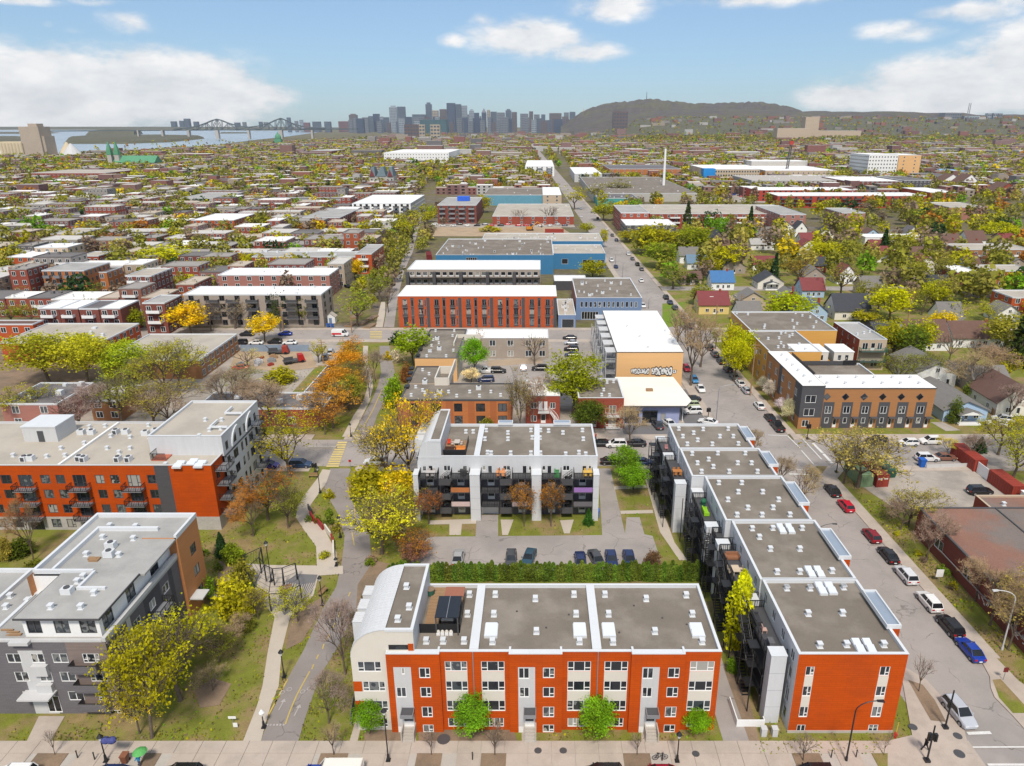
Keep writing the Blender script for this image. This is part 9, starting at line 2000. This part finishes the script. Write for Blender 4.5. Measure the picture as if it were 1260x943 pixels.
# green umbrella with a person beneath, at the bottom edge
# ---------------------------------------------------------------- people
def person(x,y,rz,label,coat,trous,hair,stride=.28,z=.15,parts=()):
 root=thing('person',label,'person',(x,y,z),R(rz));s=stride
 V=[(0,0,.95),(0,0,1.15),(0,.02,1.40),(0,.03,1.52),(0,.06,1.66),(.09,0,.92),(.10,s*.55,.50),(.10,s,.08),(.10,s+.17,.04),(-.09,0,.92),(-.10,-s*.25,.50),(-.10,-s*1.1,.12),(-.10,-s*1.1+.15,.03),(.19,.01,1.40),(.25,-.14,1.15),(.25,-.06,.92),(.25,-.02,.83),(-.19,.01,1.40),(-.25,.12,1.15),(-.25,.24,.95),(-.25,.28,.87)]
 E=[(0,1),(1,2),(2,3),(3,4),(0,5),(5,6),(6,7),(7,8),(0,9),(9,10),(10,11),(11,12),(2,13),(13,14),(14,15),(15,16),(2,17),(17,18),(18,19),(19,20)]
 rad=[.14,.13,.15,.055,.10,.085,.06,.04,.04,.085,.06,.04,.04,.055,.045,.033,.035,.055,.045,.033,.035]
 me=bpy.data.meshes.new('body');me.from_pydata(V,E,[]);me.materials.append(m_skin);o=obj('body',me,root);md=o.modifiers.new('skin','SKIN');md.use_smooth_shade=True
 for i,r_ in enumerate(rad):sv=o.data.skin_vertices[0].data[i];sv.radius=(r_,r_*.85);sv.use_root=i==0
 o.modifiers.new('sub','SUBSURF').levels=1;o.modifiers['sub'].render_levels=1
 def ringz(c,rx,ry,n=10):return[(c[0]+rx*math.cos(6.283*k/n),c[1]+ry*math.sin(6.283*k/n),c[2])for k in range(n)]
 q=MB();q.rings([ringz((0,0,.80),.20,.17),ringz((0,0,1.0),.185,.15),ringz((0,.01,1.25),.19,.15),ringz((0,.02,1.44),.20,.13),ringz((0,.03,1.50),.09,.08)])
 for a,b,c in((13,14,15),(17,18,19)):q.tube(V[a],V[b],.075,.065,8);q.tube(V[b],V[c],.065,.05,8)
 part('coat',q,coat,root);q=MB()
 for a,b,c in((5,6,7),(9,10,11)):q.tube(V[a],V[b],.105,.08,8);q.tube(V[b],V[c],.08,.06,8)
 part('trousers',q,trous,root);q=MB()
 for a,b in((7,8),(11,12)):q.tube(V[a],V[b],.055,.045,8)
 part('shoes',q,m_black,root);q=MB();q.ball((0,.03,1.71),.105,.115,.10,0,10,6);part('hair',q,hair,root)
 for sx in(-.035,.035):e=MB();e.ball((sx,.155,1.67),.012,.01,.012,0,6,4);part('eye',e,m_black,root)
 return root
m_dk=mat('black_cloth',(.014,.014,.016),.9);m_redc=mat('red_cloth',(.42,.03,.03),.9);m_hair=mat('dark_hair',(.03,.02,.015),.8);m_jeans=mat('denim_cloth',(.06,.08,.14),.9)
x,y=gp(1137.5,924.5);person(x,y,-75,'person all in black striding along the pavement beside the traffic signal',m_dk,m_dk,m_hair,.36)
x,y=gp(733,542);person(x,y,90,'person in a red top walking beside the garage street',m_redc,m_jeans,m_hair,.2)
x=on_y(171,941,58.5)[0];person(x,58.6,90,'person in a bright blue top under the green umbrella',mat('turquoise_cloth',(.03,.25,.45),.8),m_jeans,m_hair,.1)
q=MB();n=10;R0=[[(.75*k_*math.cos(6.283*i/n),.75*k_*math.sin(6.283*i/n),z_)for i in range(n)]for k_,z_ in((1,0),(.72,.2),(.35,.33),(.03,.38))];q.rings(R0,0,False);q.rings([[(x_,y_,z_-.015)for x_,y_,z_ in r_]for r_ in reversed(R0)],0,False);q.tube((0,0,-.95),(0,0,.42),.015,.015,5,1)
tag(obj('umbrella',q.mesh('umbrella',[mat('umbrella_green',(.10,.36,.10),.7),m_black]),None,(x+.35,58.6,2.1)),'open green umbrella held over a person at the bottom left','umbrella')
# park pieces: curved red and cream panels, plaza pergola, benches
m_pred=mat('panel_red',(.30,.015,.02),.5)
for(a,b,m,l)in(((379.5,627),(384,634),m_darkgrey,'dark end panel of the curved path barrier'),((382,636),(387.5,645),m_pred,'first red panel of the curved path barrier'),((391,645),(397.5,653),m_pred,'second red panel of the curved path barrier'),((400,652),(407,662),m_cream,'upper cream panel of the curved path barrier'),((408,664),(410.5,671),m_pred,'third red panel of the curved path barrier'),((410.5,672),(411,688),m_cream,'lower cream panel of the curved path barrier')):
 A,B=Vector((*gp(*a),0)),Vector((*gp(*b),0));d=(B-A).normalized();nn=Vector((-d.y,d.x,0))*.12;q=MB();P=[A-nn,B-nn,B+nn,A+nn];q.prism([(p.x-A.x,p.y-A.y)for p in P],.1,1.15);tag(obj('barrier_panel',q.mesh('barrier_panel',m),None,(A.x,A.y,0)),l,'barrier','panels along the curved footpath')
pg=thing('plaza_pergola','dark steel pergola with curved slatted roof over the small plaza','pergola',(*gp(340,715),0));ox,oy=gp(340,715)
outer=[(303,704),(305,722),(316,742),(334,753),(352,752),(372,742)];inner=[(324,694),(322,706),(328,716),(338,721),(350,720),(366,714)]
def pl(p):x_,y_=gp(*p);return x_-ox,y_-oy
for p in outer+inner:a,b=pl(p);q=MB();q.box(a-.08,a+.08,b-.08,b+.08,0,3.0);part('post',q,m_black,pg)
q=MB()
for L in(outer,inner):
 for p,p2 in zip(L[:-1],L[1:]):q.tube((*pl(p),3.0),(*pl(p2),3.0),.07,.07,5)
for p,p2 in zip(outer,inner):q.tube((*pl(p),3.0),(*pl(p2),3.0),.06,.06,5)
part('beam',q,m_black,pg);q=MB()
for(a,b),(c,d)in zip(zip(outer[:-1],outer[1:]),zip(inner[:-1],inner[1:])):
 for k in range(6):
  t=(k+.5)/6;A0,B0,C0,D0=Vector(pl(a)),Vector(pl(b)),Vector(pl(c)),Vector(pl(d));P,Q=A0.lerp(C0,t),B0.lerp(D0,t);q.tube((P.x,P.y,3.06),(Q.x,Q.y,3.06),.03,.03,3,0,False)
part('slats',q,m_darkgrey,pg)['kind']='stuff'
q=MB()
for k in range(14):
 a,b=gp(352+k*2.9,720-abs(k-7)*.4),gp(347+k*2.5,742-max(0,k-8)*1.8)
 A,B=Vector((*a,0)),Vector((*b,0));d=(B-A).normalized();nn=Vector((-d.y,d.x,0))*.05;q.quad(*[(p.x,p.y,.13)for p in(A-nn,B-nn,B+nn,A+nn)])
struct('plaza_joints',q,m_path)
def bench(u,v,rz,label):
 X,Yb=gp(u,v);t=thing('park_bench',label,'bench',(X,Yb,.08),R(rz));q=MB()
 for k in range(4):s=MB();s.box(-.9,.9,-.25+k*.13,-.15+k*.13,.42,.46);part('slat',s,m_wood,t)
 q.box(-.8,-.72,-.22,.24,0,.42);q.box(.72,.8,-.22,.24,0,.42);part('leg',q,m_black,t);q=MB();q.box(-.9,.9,.26,.31,.55,.9);part('backrest',q,m_wood,t)
bench(398,731,70,'wooden bench beside the plaza and bike path');bench(386,588,0,'dark bench beside the top of the footpath');bench(352,728,20,'wooden bench under the pergola')
q=MB();q.box(-3,3,-.35,.35,0,.45)
for a in(-1.2,1.2):q.tube((a,0,.45),(a,0,1.3),.08,.08,6)
small('median_planter',397,552,q,m_concrete,'low concrete median with two posts on the cross street','planter',.03)
# yard fences
def fence(pts,h,m,label,gap=2.4,nm='fence'):
 A0=gp(*pts[0]);t=thing(nm,label,'fence',(*A0,0))
 for p,p2 in zip(pts[:-1],pts[1:]):
  A,B=Vector((*gp(*p),0))-Vector((*A0,0)),Vector((*gp(*p2),0))-Vector((*A0,0));L=(B-A).length;n=max(1,int(L/gap));d=(B-A).normalized();nn=Vector((-d.y,d.x,0))*.03
  for k in range(n):
   P,Q=A.lerp(B,k/n),A.lerp(B,(k+.985)/n);q=MB();q.prism([(v.x,v.y)for v in(P-nn,Q-nn,Q+nn,P+nn)],.08,h);part('panel',q,m,t)
   q=MB();q.box(P.x-.07,P.x+.07,P.y-.07,P.y+.07,0,h+.1);part('post',q,m,t)
fence([(297,433),(381,433)],2.2,mat('blue_grey_sheet',(.22,.28,.36),.6),'blue-grey sheet fence between the parked cars and the work yard',3.0)
fence([(448,571+4),(500,575)],.5,m_wood,'low kerb rail of the golden thicket on the cross street');fence([(1140,577),(1190,575)],.9,m_greypanel,'low pale fence at the back of the worn parking lot');fence([(433,893),(437,868)],1.8,m_slate,'grey-blue gate panel at the left end of the orange building')
fence([(600,451),(668,447)],1.8,m_beigebrick,'beige wall between the taupe wing and the parking court');fence([(1118,398),(1180,404)],1.4,m_wood,'wooden garden fence behind the brown-roofed houses');fence([(1200,486),(1222,512)],1.6,m_wood,'wooden fence beside the pale blue bungalow')
# work yard and garden plots
x,y=gp(407,398);sh=thing('garden_shed','small white garden shed with a peaked roof beside the garden plots','shed',(x,y,0));q=MB();q.box(-1.6,1.6,0,2.6,0,2.3);q.rings([[(-1.6,0,2.3),(1.6,0,2.3),(0,0,3.5)],[(-1.6,2.6,2.3),(1.6,2.6,2.3),(0,2.6,3.5)]]);part('wall',q,m_white,sh);q=MB()
for s in(-1,1):q.rings([[(s*1.9,-.2,2.15),(0,-.2,3.55),(0,2.8,3.55),(s*1.9,2.8,2.15)],[(s*1.9,-.2,2.25),(0,-.2,3.66),(0,2.8,3.66),(s*1.9,2.8,2.25)]])
part('roof',q,m_beigeroof,sh);q=MB();q.box(-.5,.5,-.05,0,.05,1.9);part('door',q,m_steelblue,sh)
for i,(u,v)in enumerate(((432,400),(446,398),(458,392),(438,390),(455,402))):q=MB();q.box(-3,3,-1.3,1.3,0,.4,0);q.box(-2.85,2.85,-1.15,1.15,.4,.46,1);small('raised_bed',u,v,q,[m_wood,m_dirt],'wooden raised bed in the garden plots by the far bike path','planter',.03,80,'raised beds of the garden plots')
def truck(u,v,rz,col,label):
 X,Yb=gp(u,v);t=thing('old_truck',label,'truck',(X,Yb,.05),R(rz));q=MB();q.rings([[(-1.1,1.2,.6),(1.1,1.2,.6),(1.1,3.1,.6),(-1.1,3.1,.6)],[(-1.1,1.2,2.5),(1.1,1.2,2.5),(1.0,2.6,2.5),(-1.0,2.6,2.5)]]);part('cab',q,col,t);q=MB();q.box(-1.1,1.1,-3,1.1,.8,1.1,0);q.box(-.15,.15,-2.8,-.2,1.1,2.0,0);q.tube((0,-2.6,1.9),(0,-3.6,2.9),.12,.1,6,0);part('bed',q,m_darkgrey,t)
 for a in(-1,1):
  for b in(2.2,-1.2,-2.3):q=MB();q.tube((a*.8,b,.48),(a*1.1,b,.48),.48,.48,10);part('wheel',q,m_rubber,t)
truck(343,436,-80,m_rustred,'red old truck in the work yard, behind');truck(362,447,-60,mat('truck_red',(.4,.02,.02),.4),'black and red tow truck at the front of the work yard');G2(296,455,95,'sedan',CRe,'red car in the left corner of the work yard',False)
for i in range(7):q=MB();s=rcar.uniform(.6,1.3);q.box(-s,s,-s*.6,s*.6,0,s*.8);q.box(-s*.6,s*.5,-s*.3,s*.3,s*.8,s*1.1);small('crate',rcar.uniform(294,340),rcar.uniform(438,452),q,rcar.choice((m_wood,m_grey,m_greypanel,m_rustred)),'crate among the stored goods of the work yard','crate',.05,rcar.uniform(0,90),'crates in the work yard')
# excavator and site box
x,y=gp(652,284);ex=thing('excavator','yellow-orange excavator with a bent boom in the bare yard','excavator',(x,y,.05),R(-80));mo=mat('machine_orange',(.55,.22,.02),.5)
q=MB();q.box(-1.6,-.9,-2.2,2.2,0,1.0);q.box(.9,1.6,-2.2,2.2,0,1.0);part('track',q,m_rubber,ex);q=MB();q.box(-1.5,1.5,-2.4,1.2,1.0,2.6);part('body',q,mo,ex);q=MB();q.box(-1.4,-.2,.3,2.0,1.3,3.4);part('cab',q,G_DARK,ex);q=MB();q.tube((.3,1.2,2.2),(.3,5,5.6),.4,.35,6);q.tube((.3,5,5.6),(.3,8,3.2),.35,.25,6);part('boom',q,mo,ex);q=MB();q.rings([[(-.4,7.6,3.3),(1.0,7.6,3.3),(1.0,8.4,3.0),(-.4,8.4,3.0)],[(-.4,7.2,2.0),(1.0,7.2,2.0),(1.0,8.0,1.8),(-.4,8.0,1.8)]]);part('bucket',q,m_darkgrey,ex)
x,y=gp(682,287);container(x,y,2.6,12,88,m_rustred,'dark red site container right of the excavator');x,y=gp(528,318);container(x,y,2.6,12,10,mat('maroon_container',(.17,.02,.025),.6),'maroon container beside the blue warehouse wall and bike path')
# ---------------------------------------------------------------- the air itself
q=MB();q.box(-9500,9500,-60,9200,-40,420)
hz=bpy.data.materials.new('haze');hz.use_nodes=True;nt=hz.node_tree;nt.nodes.clear();n=NODES(nt)
pv=n('ShaderNodeVolumePrincipled',{'Color':(.80,.88,1.0,1),'Density':HAZE,'Anisotropy':.2});n('ShaderNodeOutputMaterial',{'Volume':pv.outputs[0]})
o=obj('haze',q.mesh('haze',hz),None,kind='stuff')
